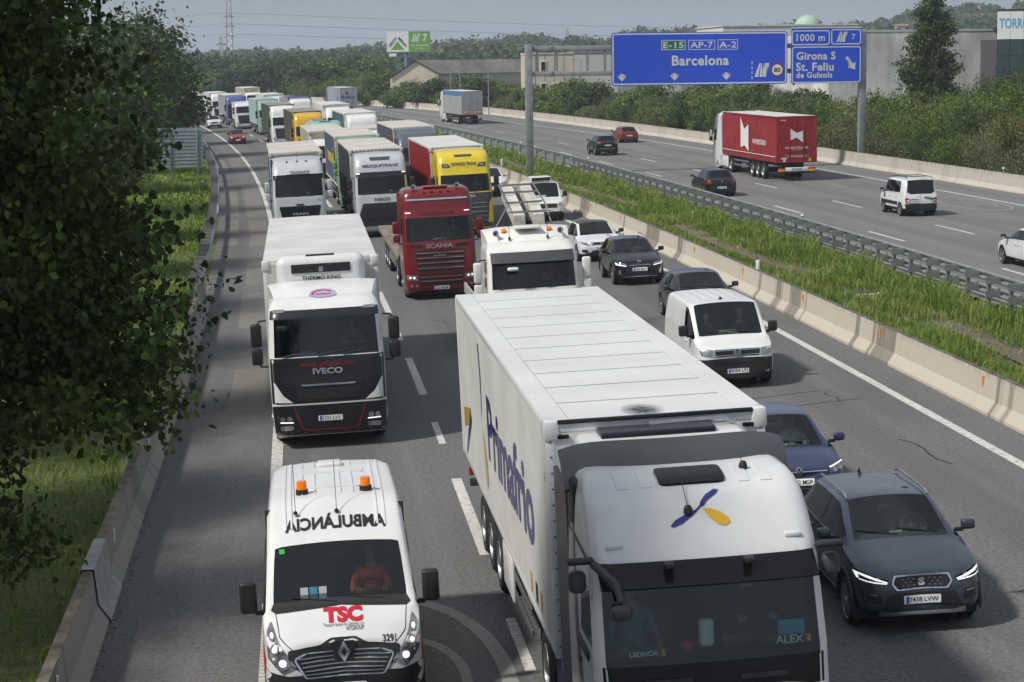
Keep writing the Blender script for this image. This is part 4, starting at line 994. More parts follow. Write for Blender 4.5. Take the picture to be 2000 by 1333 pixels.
    for s in (-1, 1):
        MB().box(*sorted((s * .8, s * .95)), y0 + 2.4, y0 + 2.55, .35, zb).build('landing_leg', 'chassis', t)
        b = MB()
        for z in (.55, .85): b.rbox(*sorted((s * (h - .06), s * (h - .03))), y0 + 3.0, y0 + axles[0] - .8, z, z + .12, .01, 1)
        b.build('side_guard', 'alloy', t)
    # rear bumper, lamps
    MB().rbox(-h + .08, h - .08, y1 - .12, y1 - .02, .5, .64, .02).build('bumper', 'chassis', t)
    for s in (-1, 1):
        MB().rbox(*sorted((s * (h - .55), s * (h - .08))), y1 - .02, y1 + .02, .68, .84, .01).build('tail_light', 'redlamp', t)
        MB().rbox(-.05 + s * .45, .05 + s * .45, y1 + .001, y1 + .03, zb + .2, zt - .3, .02).build('door_bar', rearm or 'steel', t)
    vs = []
    B = MB().box(-h, h, y0, y1, zb, zt)
    return Skin([B.mesh('tmp', 0)])
# cab shapes ------------------------------------------------------------
def C(col, roof='high', **k):
    lo = [(.30, .12, 1.14, .2, 2.2), (.38, .03, 1.2, .22, 2.2), (.6, .0, 1.23, .24, 2.2), (1.0, .0, 1.24, .24, 2.2), (1.45, .03, 1.245, .24, 2.2), (1.95, .08, 1.245, .24, 2.2), (2.02, .10, 1.245, .24, 2.2), (2.82, .30, 1.215, .24, 2.2), (2.9, .33, 1.21, .25, 2.2)]
    hi = {'high': [(3.05, .40, 1.21, .28, 2.2), (3.3, .58, 1.19, .34, 2.2), (3.5, .80, 1.16, .40, 2.2), (3.62, 1.0, 1.12, .42, 2.18), (3.7, 1.3, 1.05, .4, 2.15), (3.73, 1.6, .9, .3, 2.1)],
          'flat': [(3.1, .40, 1.21, .26, 2.2), (3.4, .46, 1.20, .28, 2.2), (3.6, .52, 1.18, .32, 2.2), (3.72, .62, 1.13, .34, 2.2), (3.78, .8, 1.02, .34, 2.15), (3.80, 1.1, .8, .3, 2.05)],
          'low': [(3.0, .42, 1.20, .28, 2.2), (3.12, .56, 1.15, .34, 2.2), (3.2, .75, 1.08, .36, 2.15), (3.23, 1.0, .95, .3, 2.1)],
          'top': [(3.05, .38, 1.215, .27, 2.2), (3.35, .46, 1.205, .30, 2.2), (3.6, .60, 1.19, .34, 2.2), (3.78, .82, 1.15, .38, 2.18), (3.86, 1.1, 1.08, .38, 2.15), (3.89, 1.4, .95, .3, 2.1)]}[roof]
    d = dict(slices=lo + hi, col=col, ws=(2.0, 2.84), bow=.07); d.update(k); return d
def deflector(t, m, y0=1.25, y1=2.35, z0=3.1, z1=3.95, hw0=1.0, hw1=1.2, name='roof_deflector'):
    """air deflector rising from the cab roof to the trailer"""
    rows = []
    n = 8
    for i in range(n + 1):
        u = i / n; y = y0 + (y1 - y0) * u; z = z0 + (z1 - z0) * (math.sin(u * math.pi / 2)) ** .9; hw = hw0 + (hw1 - hw0) * u
        rows.append([Vector((x * hw, y + .10 * abs(x) ** 3, z - .07 * abs(x) ** 4)) for x in (-1, -.9, -.6, -.2, .2, .6, .9, 1)])
    b = MB().sweep(rows, close=False)
    # side cheeks
    for s in (0, -1):
        L_ = [r[s] for r in rows]; b.add(L_ + [Vector((p.x * .98, p.y + .05, min(p.z, z0 - .1))) for p in L_], [(i, i + 1, n + 2 + i, n + 1 + i) for i in range(n)])
    return b.build(name, m, t, 50)
def side_fairings(t, m, y0=2.2, y1=2.75, z0=1.0, z1=3.7):
    for s in (-1, 1): MB().add([(s * 1.235, y0, z0), (s * 1.25, y1, z0), (s * 1.25, y1, z1), (s * 1.2, y0, z1), (s * 1.19, y0, z0), (s * 1.20, y1, z0), (s * 1.20, y1, z1), (s * 1.15, y0, z1)], [(0, 1, 2, 3), (4, 7, 6, 5), (0, 4, 5, 1), (1, 5, 6, 2), (2, 6, 7, 3), (3, 7, 4, 0)]).build('side_fairing', m, t)
def sunvisor(t, skin, m, z0=2.72, z1=3.0, x=1.12, out=.16):
    rows = []
    for i in range(17):
        u = -x + 2 * x * i / 16; p, n, d = skin.hit('front', u, z1); q, n2, d2 = skin.hit('front', u, z0)
        rows.append([p + Vector((0, -.015, .0)), Vector((u, q.y - out, z0 + .06)), Vector((u, q.y - out + .01, z0 + .04)), p + Vector((0, -.01, -.04))])
    return MB().sweep(rows, close=True).build('sun_visor', m, t, 40)
def slats(skin, t, rows, m='chrome', name='grille_bar', off=.03, thick=.02):
    for x, z, h in rows: decal(skin, 'front', rect(-x, x, z, z + h), name, m, t, off=off, thick=thick, rnd_=.01)
def front_common(t, skin, c, grille=None, gm='blackplastic', gtop=1.75, lamps='lamphousing', lampz=(.62, .86), lampx=(.72, 1.12), bumper=None, plate_='', bars=(), lit=False, step=True):
    if bumper: decal(skin, 'front', rect(-1.2, 1.2, .32, bumper[1]), 'bumper', bumper[0], t, off=.015, thick=.02, rnd_=.03)
    if grille: decal(skin, 'front', grille, 'grille', gm, t, off=.022, thick=.03, rnd_=.05)
    if bars: slats(skin, t, bars)
    z0, z1 = lampz; x0, x1 = lampx
    flamp(skin, t, [(x0, z0), (x1, z0 + .02), (x1 + .03, z1), (x0 + .03, z1 - .03)], [(x0 + .12, (z0 + z1) / 2, .065), (x0 + .28, (z0 + z1) / 2 + .01, .06)], lamps, lit)
    if plate_ is not None: plate(skin, 'front', plate_, 0, .5, t)
# ================================================================== the vehicles of the picture: near cars and vans
def seat_at(t, x, y, z): return t.matrix_world @ Matrix.Translation((x, y, z))
mat('shirt_white', (.6, .6, .58), .9); mat('shirt_dark', (.03, .03, .04), .9); mat('shirt_red', (.6, .07, .03), .9); mat('shirt_teal', (.03, .16, .17), .9); mat('shirt_grey', (.18, .19, .2), .9); mat('hair_grey', (.25, .25, .24), .7); mat('paper', (.75, .78, .8), .8); mat('skypaper', (.1, .42, .6), .8)
# --- grey-blue crossover
def ateca_extra(t, skin, c):
    for s in (-1, 1):
        pts = [(s * .60, y, 1.555 + .06 * math.sin(min(1, (y - 1.9) / .25, (3.75 - y) / .25) * 1.57)) for y in (1.92, 2.05, 2.3, 2.8, 3.3, 3.6, 3.73)]
        MB().tube(pts, .018, 8).build('roof_rail', 'chrome', t)
    MB().add([(0, 3.45, 1.58), (-.02, 3.68, 1.58), (.02, 3.68, 1.58), (0, 3.62, 1.68)], [(0, 1, 3), (0, 3, 2), (1, 2, 3)]).build('antenna', 'blackplastic', t)
    b = MB()
    for r in range(4):
        for i in range(9):
            x = -.30 + i * .075 + (.0375 if r % 2 else 0); z = .66 + r * .043
            if abs(x) < .33 - .02 * r and (abs(x) > .09): p, n, d = skin.hit('front', x, z); b.cbox((p.x, p.y - .028, z), (.03, .012, .012))
    b.build('grille_studs', 'chrome', t)
    for d in ('left', 'right'):
        decal(skin, d, [(1.42, 1.08), (3.5, 1.11), (3.5, 1.125), (1.42, 1.095)], 'window_trim', 'chrome', t, off=.008, thick=.008)
        decal(skin, d, rect(1.3, 3.05, .30, .34), 'sill_trim', 'alloy', t, off=.02, thick=.02)
HEX = [(-.43, .73), (-.36, .64), (.36, .64), (.43, .73), (.39, .845), (-.39, .845)]
tA, sk = car('dark grey-blue crossover with roof rails beside the white lorry cab', 'car', dict(SUV), 'steelblue', cladding=True, extra=ateca_extra, front=[
    (fd, 'front', 'grille_frame', 'chrome', HEX, .02, .02, .02, False), (fd, 'front', 'grille', 'ink', [(x * .94, .742 + (z - .742) * .82) for x, z in HEX], .026, .0, .02, False),
    (flamp, [(.47, .745), (.83, .80), (.88, .90), (.82, .905), (.47, .79)], [(.62, .80, .035)], 'glossblack', False, [[(.48, .765), (.82, .885), (.87, .885), (.85, .81), (.83, .81), (.835, .862), (.50, .752)], [(.50, .752), (.68, .785), (.83, .81), (.83, .795), (.68, .768), (.5, .74)]]),
    (fd, 'front', 'lower_intake', 'ink', [(-.56, .42), (.56, .42), (.46, .60), (-.46, .60)], .008, .01, .03, False), (fd, 'front', 'skid_plate', 'alloy', [(-.62, .29), (.62, .29), (.60, .37), (.45, .335), (-.45, .335), (-.60, .37)], .02, .02, .01, False),
    (fd, 'front', 'side_intake', 'ink', [(.56, .46), (.80, .50), (.84, .66), (.60, .62)], .006, .01, .03), (fd, 'front', 'fog_light', 'lamp', [(.62, .58), (.74, .60), (.74, .625), (.62, .605)], .012, .01, .005),
    (fplate, 'front', '7438 LVW', 0, .50), (ftext, 'front', 'S', 0, .745, 'chrome', .095, .115, .035, .05, 'badge')])
place(tA, 27.2, 5.52, yaw=.03)
person('driver behind the wheel of the dark grey-blue crossover', 'drive', 'shirt_grey', seat_at(tA, .37, 2.32, .66))
# --- blue hatchback
tB, sk = car('metallic blue hatchback half hidden behind the white lorry', 'car', dict(HATCH, H=1.48, zhood=.80), 'navy', front=[
    (fd, 'front', 'grille_strip', 'ink', [(-.52, .71), (.52, .71), (.56, .76), (-.56, .76)], .012, .01, .01, False), (flines, 'front', 'chrome_strip', 'chrome', [(-.5, .5, .735, .016)], .02),
    (flamp, [(.54, .70), (.82, .74), (.84, .83), (.56, .78)], [(.64, .75, .04), (.75, .775, .04)], 'lamphousing', False, [[(.55, .775), (.83, .825), (.84, .835), (.55, .79)]]),
    (fd, 'front', 'lower_intake', 'ink', [(-.66, .36), (.66, .36), (.56, .52), (-.56, .52)], .008, .01, .03, False), (vw_badge, 'front', 0, .735, .068), (fplate, 'front', '4582 MSP', 0, .565), (flines, 'front', 'intake_trim', 'chrome', [(-.5, .5, .45, .012)], .014)])
place(tB, 34.9, 5.68, yaw=.02)
person('driver in a white shirt inside the metallic blue hatchback', 'drive', 'shirt_white', seat_at(tB, .36, 2.3, .52))
# --- white panel van
def trans_extra(t, skin, c):
    for x in (-.5, -.25, 0, .25, .5): decal(skin, 'top', rounded(rect(x - .03, x + .03, 2.1, 4.5), .03), 'roof_rib', 'white', t, off=.012, thick=.014)
    MB().lathe([(.0, .06), (.03, .055), (.05, .0)], 'z', 12, (0, 1.95, 1.97)).build('antenna', 'blackplastic', t)
    decal(skin, 'left', rect(2.2, 2.215, .4, 1.75), 'door_gap', 'ink', t, off=.002)
    MB().box(-.25, .2, 1.02, 1.06, 1.24, 1.32).build('paper_note', 'paper', t)
tC, sk = car('white panel van with black bumper following the blue hatchback', 'van', dict(VAN), 'white', name='van', extra=trans_extra, mirrorm='blackplastic', front=[
    (fd, 'front', 'grille', 'ink', [(-.52, .80), (.52, .80), (.56, .97), (-.56, .97)], .012, .012, .02, False), (flines, 'front', 'grille_bar', 'chrome', [(-.54, .54, .94, .012), (-.54, .54, .825, .012)], .02),
    (flamp, [(.54, .80), (.86, .84), (.88, .99), (.58, .975)], [(.66, .89, .05), (.78, .91, .05)], 'lamp'), (vw_badge, 'front', 0, .885, .09),
    (fd, 'front', 'bumper', 'blackplastic', [(-.93, .28), (.93, .28), (.95, .74), (.5, .765), (-.5, .765), (-.95, .74)], .015, .02, .05, False), (fd, 'front', 'lower_grille', 'ink', [(-.6, .62), (.6, .62), (.62, .74), (-.62, .74)], .02, .0, .02, False),
    (flines, 'front', 'grille_bar', 'blackplastic', [(-.6, .6, .66, .012), (-.6, .6, .70, .012)], .028), (fd, 'front', 'fog_light', 'lamp', [(.66, .40), (.76, .40), (.76, .45), (.66, .45)], .03, .01, .02), (fplate, 'front', '3054 LFJ', 0, .45)])
place(tC, 48.3, 7.45)
person('passenger seated behind the windscreen of the white panel van', 'reach', 'shirt_dark', seat_at(tC, -.42, 1.72, .82))
person('driver at the wheel of the white panel van', 'drive', 'shirt_dark', seat_at(tC, .42, 1.72, .82), 'hair_grey')
# --- dark hatchback behind the van
tD, sk = car('dark violet-grey hatchback right behind the white panel van', 'car', dict(HATCH), 'darkviolet', front=[
    (fd, 'front', 'grille', 'ink', [(-.38, .66), (.38, .66), (.42, .76), (-.42, .76)], .012, .012, .02, False), (flamp, [(.46, .66), (.80, .72), (.82, .80), (.48, .76)], [(.7, .75, .035)], 'lamphousing', False, [[(.48, .75), (.82, .80), (.82, .785), (.48, .738)]]),
    (fd, 'front', 'lower_intake', 'ink', [(-.5, .36), (.5, .36), (.44, .50), (-.44, .50)], .008, .01, .03, False), (fplate, 'front', '6120 KTR', 0, .55)])
place(tD, 59.4, 9.05)
person('driver inside the dark violet-grey hatchback', 'drive', 'shirt_grey', seat_at(tD, .36, 2.3, .52))
# --- black small crossover
def kia_extra(t, skin, c):
    for s in (-1, 1): MB().tube([(s * .58, y, 1.5 + .055 * math.sin(min(1, (y - 1.95) / .2, (3.5 - y) / .2) * 1.57)) for y in (1.97, 2.1, 2.3, 2.8, 3.2, 3.4, 3.48)], .018, 8).build('roof_rail', 'chrome', t)
    MB().add([(0, 3.2, 1.51), (-.02, 3.4, 1.51), (.02, 3.4, 1.51), (0, 3.36, 1.61)], [(0, 1, 3), (0, 3, 2), (1, 2, 3)]).build('antenna', 'blackplastic', t)
tE, sk = car('black compact crossover with silver roof rails beside the median barrier', 'car', dict(SUV, L=4.14, W=1.76, H=1.52, zhood=.88, zcowl=1.06, zbelt=1.02, yroofr=3.55, ytail=3.9, ztail=1.08, yr=3.3), 'carblack', extra=kia_extra, cladding=True, front=[
    (fd, 'front', 'grille', 'ink', [(-.44, .70), (.44, .70), (.40, .79), (-.40, .79)], .012, .012, .02, False), (flines, 'front', 'grille_bar', 'chrome', [(-.40, .40, .705, .014), (-.3, .3, .75, .01)], .02),
    (flamp, [(.46, .68), (.80, .73), (.84, .84), (.5, .79)], [(.62, .755, .05)], 'lamp', False, [[(.48, .69), (.8, .745), (.82, .82), (.78, .81), (.765, .76), (.48, .71)]]),
    (fd, 'front', 'lower_intake', 'blackplastic', [(-.62, .36), (.62, .36), (.5, .5), (-.5, .5)], .01, .01, .03, False), (flines, 'front', 'lip_trim', 'chrome', [(-.6, .6, .315, .018)], .02), (fd, 'front', 'fog_trim', 'chrome', [(.66, .42), (.72, .44), (.74, .58), (.70, .58)], .016, .01, .01),
    (fplate, 'front', '2303 MCV', 0, .57), (ftext, 'front', 'KIA', 0, .845, 'chrome', .14, None, .02, .02, 'badge')])
place(tE, 71., 8.97)
person('driver inside the black compact crossover', 'drive', 'shirt_white', seat_at(tE, .35, 2.28, .6))
# --- white hatchback with dark roof
tF, sk = car('white hatchback with dark roof behind the black crossover', 'car', dict(HATCH, L=4.06, W=1.78, H=1.44), 'pearl', roofm='darkgrey', mirrorm='blackplastic', front=[
    (fd, 'front', 'grille', 'ink', [(-.36, .68), (.36, .68), (.42, .77), (-.42, .77)], .012, .012, .02, False), (flamp, [(.46, .66), (.80, .72), (.82, .80), (.48, .76)], [(.6, .73, .04)], 'lamp'),
    (fd, 'front', 'lower_intake', 'ink', [(-.4, .34), (.4, .34), (.36, .46), (-.36, .46)], .008, .01, .03, False), (fd, 'front', 'fog_pocket', 'ink', [(.52, .36), (.76, .42), (.76, .52), (.56, .5)], .01, .01, .02), (fplate, 'front', '9033 LXT', 0, .55), (ftext, 'front', 'S', 0, .72, 'chrome', .07, .09, .03, .05, 'badge')])
place(tF, 79.7, 9.0)
# --- small white delivery van with a roof cooler
def citan_extra(t, skin, c):
    b = MB().rbox(-.5, .5, 1.75, 2.75, 1.86, 2.1, .06, 3); o = b.build('roof_cooler', 'white', t, 60); MB().rbox(-.46, .46, 1.735, 1.75, 1.89, 2.06, .03).build('cooler_grille', 'ink', o)
    MB().tube([(0, 1.62, 1.82), (0, 1.75, 2.05)], .006, 5).build('antenna', 'blackplastic', t)
    MB().box(-.4, .1, .95, .99, 1.17, 1.23).build('paper_note', 'paper', t)
    lettering(skin, 'top', 'cool', -.2, .5, 'navy', t, w=.3, off=.01)
tG, sk = car('small white delivery van carrying a box cooler on its roof', 'van', dict(VAN, L=4.5, W=1.86, H=1.83, zhood=.95, zcowl=1.12, ycowl=.95, yhead=1.62, yroofr=4.3, ytail=4.42, zbelt=1.08, yr=3.6, ztail=1.1, zmir=1.22, ymir=1.2, yC=4.1), 'white', name='van', extra=citan_extra, mirrorm='blackplastic', front=[
    (fd, 'front', 'grille', 'ink', [(-.5, .66), (.5, .66), (.54, .86), (-.54, .86)], .014, .014, .05, False), (fdisc, 'front', 'badge', 'chrome', 0, .76, .085), (fdisc, 'front', 'badge_field', 'ink', 0, .76, .07, .033, 0), (fd, 'front', 'badge_star', 'chrome', [(-.012, .77), (-.06, .725), (0, .75), (.06, .725), (.012, .77), (0, .83)], .036, 0, 0, False),
    (flamp, [(.56, .72), (.84, .82), (.86, .96), (.58, .88)], [(.68, .82, .05)], 'lamp'), (fd, 'front', 'bumper', 'blackplastic', [(-.88, .26), (.88, .26), (.9, .48), (-.9, .48)], .012, .02, .04, False), (fplate, 'front', '8896 MKF', 0, .54)])
place(tG, 100., 9.7)
tH, sk = car('white car mostly hidden behind the yellow lorry cab', 'car', dict(SUV, W=1.82), 'pearl', lod=1, front=[(fd, 'front', 'grille', 'ink', HEX, .014, .014, .02, False), (flamp, [(.47, .745), (.83, .80), (.88, .90), (.82, .905), (.47, .79)], [(.62, .80, .035)], 'lamp'), (fd, 'front', 'lower_intake', 'ink', [(-.6, .40), (.6, .40), (.5, .58), (-.5, .58)], .008, .01, .03, False), (fplate, 'front', '', 0, .5)])
place(tH, 119., 9.35)
tI, sk = car('red hatchback with headlights on, alone in the slip lane', 'car', dict(HATCH, L=4.04, W=1.74, H=1.47), 'carred', lod=1, front=[(fd, 'front', 'grille', 'ink', [(-.44, .52), (.44, .52), (.5, .66), (-.5, .66)], .012, .012, .03, False), (flamp, [(.46, .62), (.8, .70), (.82, .82), (.5, .76)], [(.62, .72, .075)], 'lamp', True), (fplate, 'front', '', 0, .44)])
place(tI, 217., -2.7)
tJ, sk = car('white crossover driving in the slip lane behind the red hatchback', 'car', dict(SUV, L=4.55), 'pearl', lod=1, front=[(fd, 'front', 'grille', 'ink', HEX, .014, .014, .02, False), (flamp, [(.47, .765), (.83, .80), (.88, .88), (.82, .89), (.47, .80)], [(.62, .80, .035)], 'lamphousing'), (fd, 'front', 'lower_intake', 'ink', [(-.7, .32), (.7, .32), (.6, .5), (-.6, .5)], .008, .01, .03, False), (fplate, 'front', '', 0, .55)])
place(tJ, 271., -2.45)
tK, sk = car('dark car following the white crossover in the slip lane', 'car', dict(HATCH), 'carblack', lod=1, front=[(fd, 'front', 'grille', 'ink', [(-.44, .55), (.44, .55), (.5, .72), (-.5, .72)], .012, .012, .03, False), (flamp, [(.46, .66), (.8, .72), (.82, .80), (.5, .77)], [(.62, .73, .05)], 'lamp'), (fplate, 'front', '', 0, .44)])
place(tK, 290., -2.9)
# --- ambulance
MASTER = dict(L=5.4, W=2.07, H=2.46, zhead=2.03, rise=.62, hT=.86, hT1=.88, cw=.90, zhood=1.10, zcowl=1.33, ycowl=.92, yhead=1.68, yroofr=5.2, ytail=5.32, ztail=1.4, zbelt=1.26, yf=.95, yr=4.15, ymid=2.7, zb=.28, R=.345, side=(6, 7), nose=.9, bow=.03, yC=4.9, doors=(1.02, 2.1), handles=(1.9,), pillars=(), zmir=1.42, ymir=1.12, mir=(.22, .42), bulkhead=1, rearseat=0, yseat=1.9, zseat=.92, rake=.16)
mat('hivis', (.42, .02, .025), .6); mat('tscred', (.5, .012, .03), .5); mat('amberlens', (.75, .17, .0), .15, coat=1., emit=.25)
def amb_extra(t, skin, c):
    lettering(skin, 'top', 'AMBULÀNCIA', 0, 1.98, 'ink', t, w=1.34, h=.24, off=.012, bold=.03, mirror=True)
    # the red three-letter mark on the bonnet, and its small print
    lettering(skin, 'front', 'TSC', .02, 1.272, 'tscred', t, w=.50, h=.12, off=.012, bold=.06)
    lettering(skin, 'front', 'Transport Sanitari de Catalunya, s.l.u.', .02, 1.195, 'ink', t, w=.52, off=.012, bold=0)
    lettering(skin, 'front', 'HTGROUP', .16, 1.165, 'ink', t, w=.22, off=.012, bold=.0); lettering(skin, 'front', '3291', .58, 1.06, 'ink', t, w=.17, off=.012)
    for s in (-.42, .45):
        b = MB().lathe([(.0, .17), (.06, .168), (.068, .15), (.072, .05)], 'z', 18, (s, 2.75, 2.46)); o = b.build('beacon', 'amberlens', t, 60); MB().lathe([(.085, -.02), (.085, .05), (.0, .05)], 'z', 18, (s, 2.75, 2.46)).build('beacon_base', 'blackplastic', o)
    for x in (-.52, .03): MB().tube([(x, 2.10, 2.33), (x, 2.42, 2.95)], .005, 5).lathe([(.0, .05), (.028, .03), (.032, 0)], 'z', 10, (x, 2.10, 2.31)).build('antenna', 'blackplastic', t)
    for x in (-.42, -.25, .1, .27): decal(skin, 'top', rect(x - .012, x + .012, 2.65, 5.1), 'roof_rib', 'white', t, off=.014, thick=.016)
    for x in (-.66, -.58, .56, .66): decal(skin, 'top', rect(x - .012, x + .012, 1.9, 5.1), 'roof_rib', 'white', t, off=.014, thick=.016)
    decal(skin, 'top', rounded(rect(-.45, .45, 4.1, 4.55), .06), 'roof_panel', 'white', t, off=.012, thick=.014)
    decal(skin, 'top', rounded(rect(-.36, .36, 3.0, 3.16), .06), 'roof_stiffener', 'white', t, off=.012, thick=.014)
    MB().rbox(-.2, .16, 4.55, 4.85, 2.42, 2.5, .04, 3).build('roof_vent', 'white', t, 60)
    for d in ('left', 'right'):
        decal(skin, d, [(.42, .62), (.95, .9), (.95, 1.12), (.34, .86)], 'red_marking', 'hivis', t, off=.006)
        decal(skin, d, rect(2.3, 5.1, 1.6, 1.95), 'red_marking', 'hivis', t, off=.006); decal(skin, d, rect(1.1, 5.1, .75, .95), 'red_marking', 'hivis', t, off=.006)
    decal(skin, 'front', [(-.90, 1.33), (-.84, 1.30), (0, 1.345), (.84, 1.30), (.90, 1.33), (.86, 1.395), (0, 1.425), (-.86, 1.395)], 'cowl', 'blackplastic', t, off=.012, edge=.06)
    for s in (-1, 1): decal(skin, 'front', [(s * .835, 1.30), (s * .845, 1.30), (s * .80, 1.12), (s * .62, .985), (s * .61, .99), (s * .79, 1.125)], 'bonnet_gap', 'ink', t, off=.004, edge=.05)
    # Renault-type lozenge
    decal(skin, 'front', [(0, .80), (.085, .93), (0, 1.06), (-.085, .93)], 'badge', 'chrome', t, off=.05, thick=.03); decal(skin, 'front', [(0, .87), (.035, .93), (0, .99), (-.035, .93)], 'badge_field', 'ink', t, off=.056)
    for k, x in enumerate((-.46, -.34, -.22)): b = MB().box(x - .05, x + .05, 1.06, 1.065, 1.40, 1.56).build('leaflet', ('paper', 'skypaper', 'paper')[k], t)
    p, n, d = skin.hit('front', -.72, 1.93); decal(skin, 'front', rect(-.76, -.69, 1.90, 1.95), 'green_sticker', mat('stickergreen', (.02, .4, .05), .5), t, off=.004)
tL, sk = car('white ambulance van with amber roof beacons driving in the slip lane', 'ambulance', MASTER, 'white', name='ambulance', extra=amb_extra, mirrorm='blackplastic', front=[
    (fd, 'front', 'grille_surround', 'blackplastic', [(-.72, .84), (-.54, .74), (.54, .74), (.72, .84), (.70, 1.0), (.30, 1.03), (.16, 1.10), (-.16, 1.10), (-.30, 1.03), (-.70, 1.0)], .012, .015, .03, False),
    (fd, 'front', 'grille', 'chrome', [(-.64, .90), (-.5, .64), (.5, .64), (.64, .90), (.5, .955), (-.5, .955)], .02, .02, .04, False), (fd, 'front', 'grille_inner', 'ink', [(-.61, .89), (-.48, .66), (.48, .66), (.61, .89), (.48, .94), (-.48, .94)], .026, .0, .03, False),
    (flines, 'front', 'grille_bar', 'alloy', [(-.58, -.12, .885, .014), (.12, .58, .885, .014), (-.55, -.1, .835, .014), (.1, .55, .835, .014), (-.53, .53, .785, .014), (-.5, .5, .735, .014), (-.49, .49, .69, .012)], .034), (fd, 'front', 'badge_plinth', 'ink', [(-.12, .80), (.12, .80), (.15, 1.06), (-.15, 1.06)], .036, .02, .03, False),
    (flamp, [(.60, .80), (.78, .72), (.95, .90), (.96, 1.16), (.90, 1.24), (.82, 1.10)], [(.77, .86, .085), (.86, 1.02, .05), (.895, 1.13, .04)], 'lamp', True),
    (fd, 'front', 'bumper', 'blackplastic', [(-1.0, .3), (1.0, .3), (1.03, .76), (.74, .70), (.56, .64), (-.56, .64), (-.74, .70), (-1.03, .76)], .016, .02, .05, False), (fplate, 'front', '3291 KBN', 0, .5)])
place(tL, 25.25, -2.5)
person('ambulance driver in a red vest at the steering wheel', 'drive', 'shirt_red', seat_at(tL, .43, 1.9, 1.02), 'hair_grey')
# --- opposite carriageway, seen from behind
def rl(poly, name='tail_light', m='redlamp'): return (fd, 'rear', name, m, poly, .012, .02, .02)
def away(t, s_rear, b, L, yaw=0.): place(t, s_rear + L, b, 'f', yaw, True)
def dark_rear(skin, t): pass
tM, sk = car('black hatchback behind the guard rail, seen from the rear', 'car', dict(HATCH, L=4.28, W=1.81, H=1.5, ztail=1.02), 'carblack', rear=[rl([(.56, .72), (.84, .74), (.86, .95), (.78, 1.04), (.62, .9)]), (fd, 'rear', 'bumper', 'blackplastic', [(-.8, .3), (.8, .3), (.8, .42), (-.8, .42)], .012, .02, .03, False), (fplate, 'rear', '8513 GBD', 0, .52), (flion, 'rear', 0, .87, .06)])
away(tM, 113.5, 21.45, 4.28)
def r3008(t, skin, c):
    for s in (-1, 1): MB().tube([(s * .60, y, 1.56 + .055 * math.sin(min(1, (y - 1.9) / .2, (3.6 - y) / .2) * 1.57)) for y in (1.92, 2.05, 2.3, 2.8, 3.3, 3.5, 3.58)], .018, 8).build('roof_rail', 'chrome', t)
tN, sk = car('black crossover with red tail lights driving away beside the red hatchback', 'car', dict(SUV, L=4.45), 'carblack', extra=r3008, cladding=True, rear=[rl([(.42, .98), (.86, .96), (.86, 1.08), (.46, 1.09)]), (fd, 'rear', 'gloss_panel', 'glossblack', [(-.8, .95), (.8, .95), (.8, 1.1), (-.8, 1.1)], .006, .01, .02, False), (fd, 'rear', 'bumper', 'blackplastic', [(-.85, .3), (.85, .3), (.85, .6), (-.85, .6)], .012, .02, .03, False), (fd, 'rear', 'bumper_trim', 'alloy', [(-.6, .55), (.6, .55), (.6, .59), (-.6, .59)], .02, .02, .01, False), (fplate, 'rear', '2246 LKR', 0, .82), (flion, 'rear', 0, 1.03, .05)])
away(tN, 164.2, 24.7, 4.45)
tO, sk = car('dull red hatchback driving away in the outer lane', 'car', dict(HATCH, L=4.2, W=1.78, H=1.47, ztail=.98), 'maroon', rear=[rl([(.66, .8), (.86, .82), (.84, 1.15), (.72, 1.02)]), (fd, 'rear', 'bumper', 'blackplastic', [(-.8, .3), (.8, .3), (.8, .38), (-.8, .38)], .012, .02, .03, False), (fplate, 'rear', '5371 DTX', 0, .66)])
away(tO, 186.6, 31.3, 4.2)
BERL = dict(VAN, L=4.14, W=1.72, H=1.80, zhood=.92, zcowl=1.1, ycowl=.85, yhead=1.5, yroofr=3.97, ytail=4.07, ztail=1.05, zbelt=1.05, yf=.8, yr=3.45, R=.315, hT=.74, ymid=2.2, yC=3.5, side=(6, 7, 8, 9), doors=(.9, 2.0, 2.95), handles=(1.85, 2.85), pillars=(2.05, 2.6), zmir=1.15, ymir=1.1, mir=(.18, .18), bulkhead=0, rearseat=1, zb=.25)
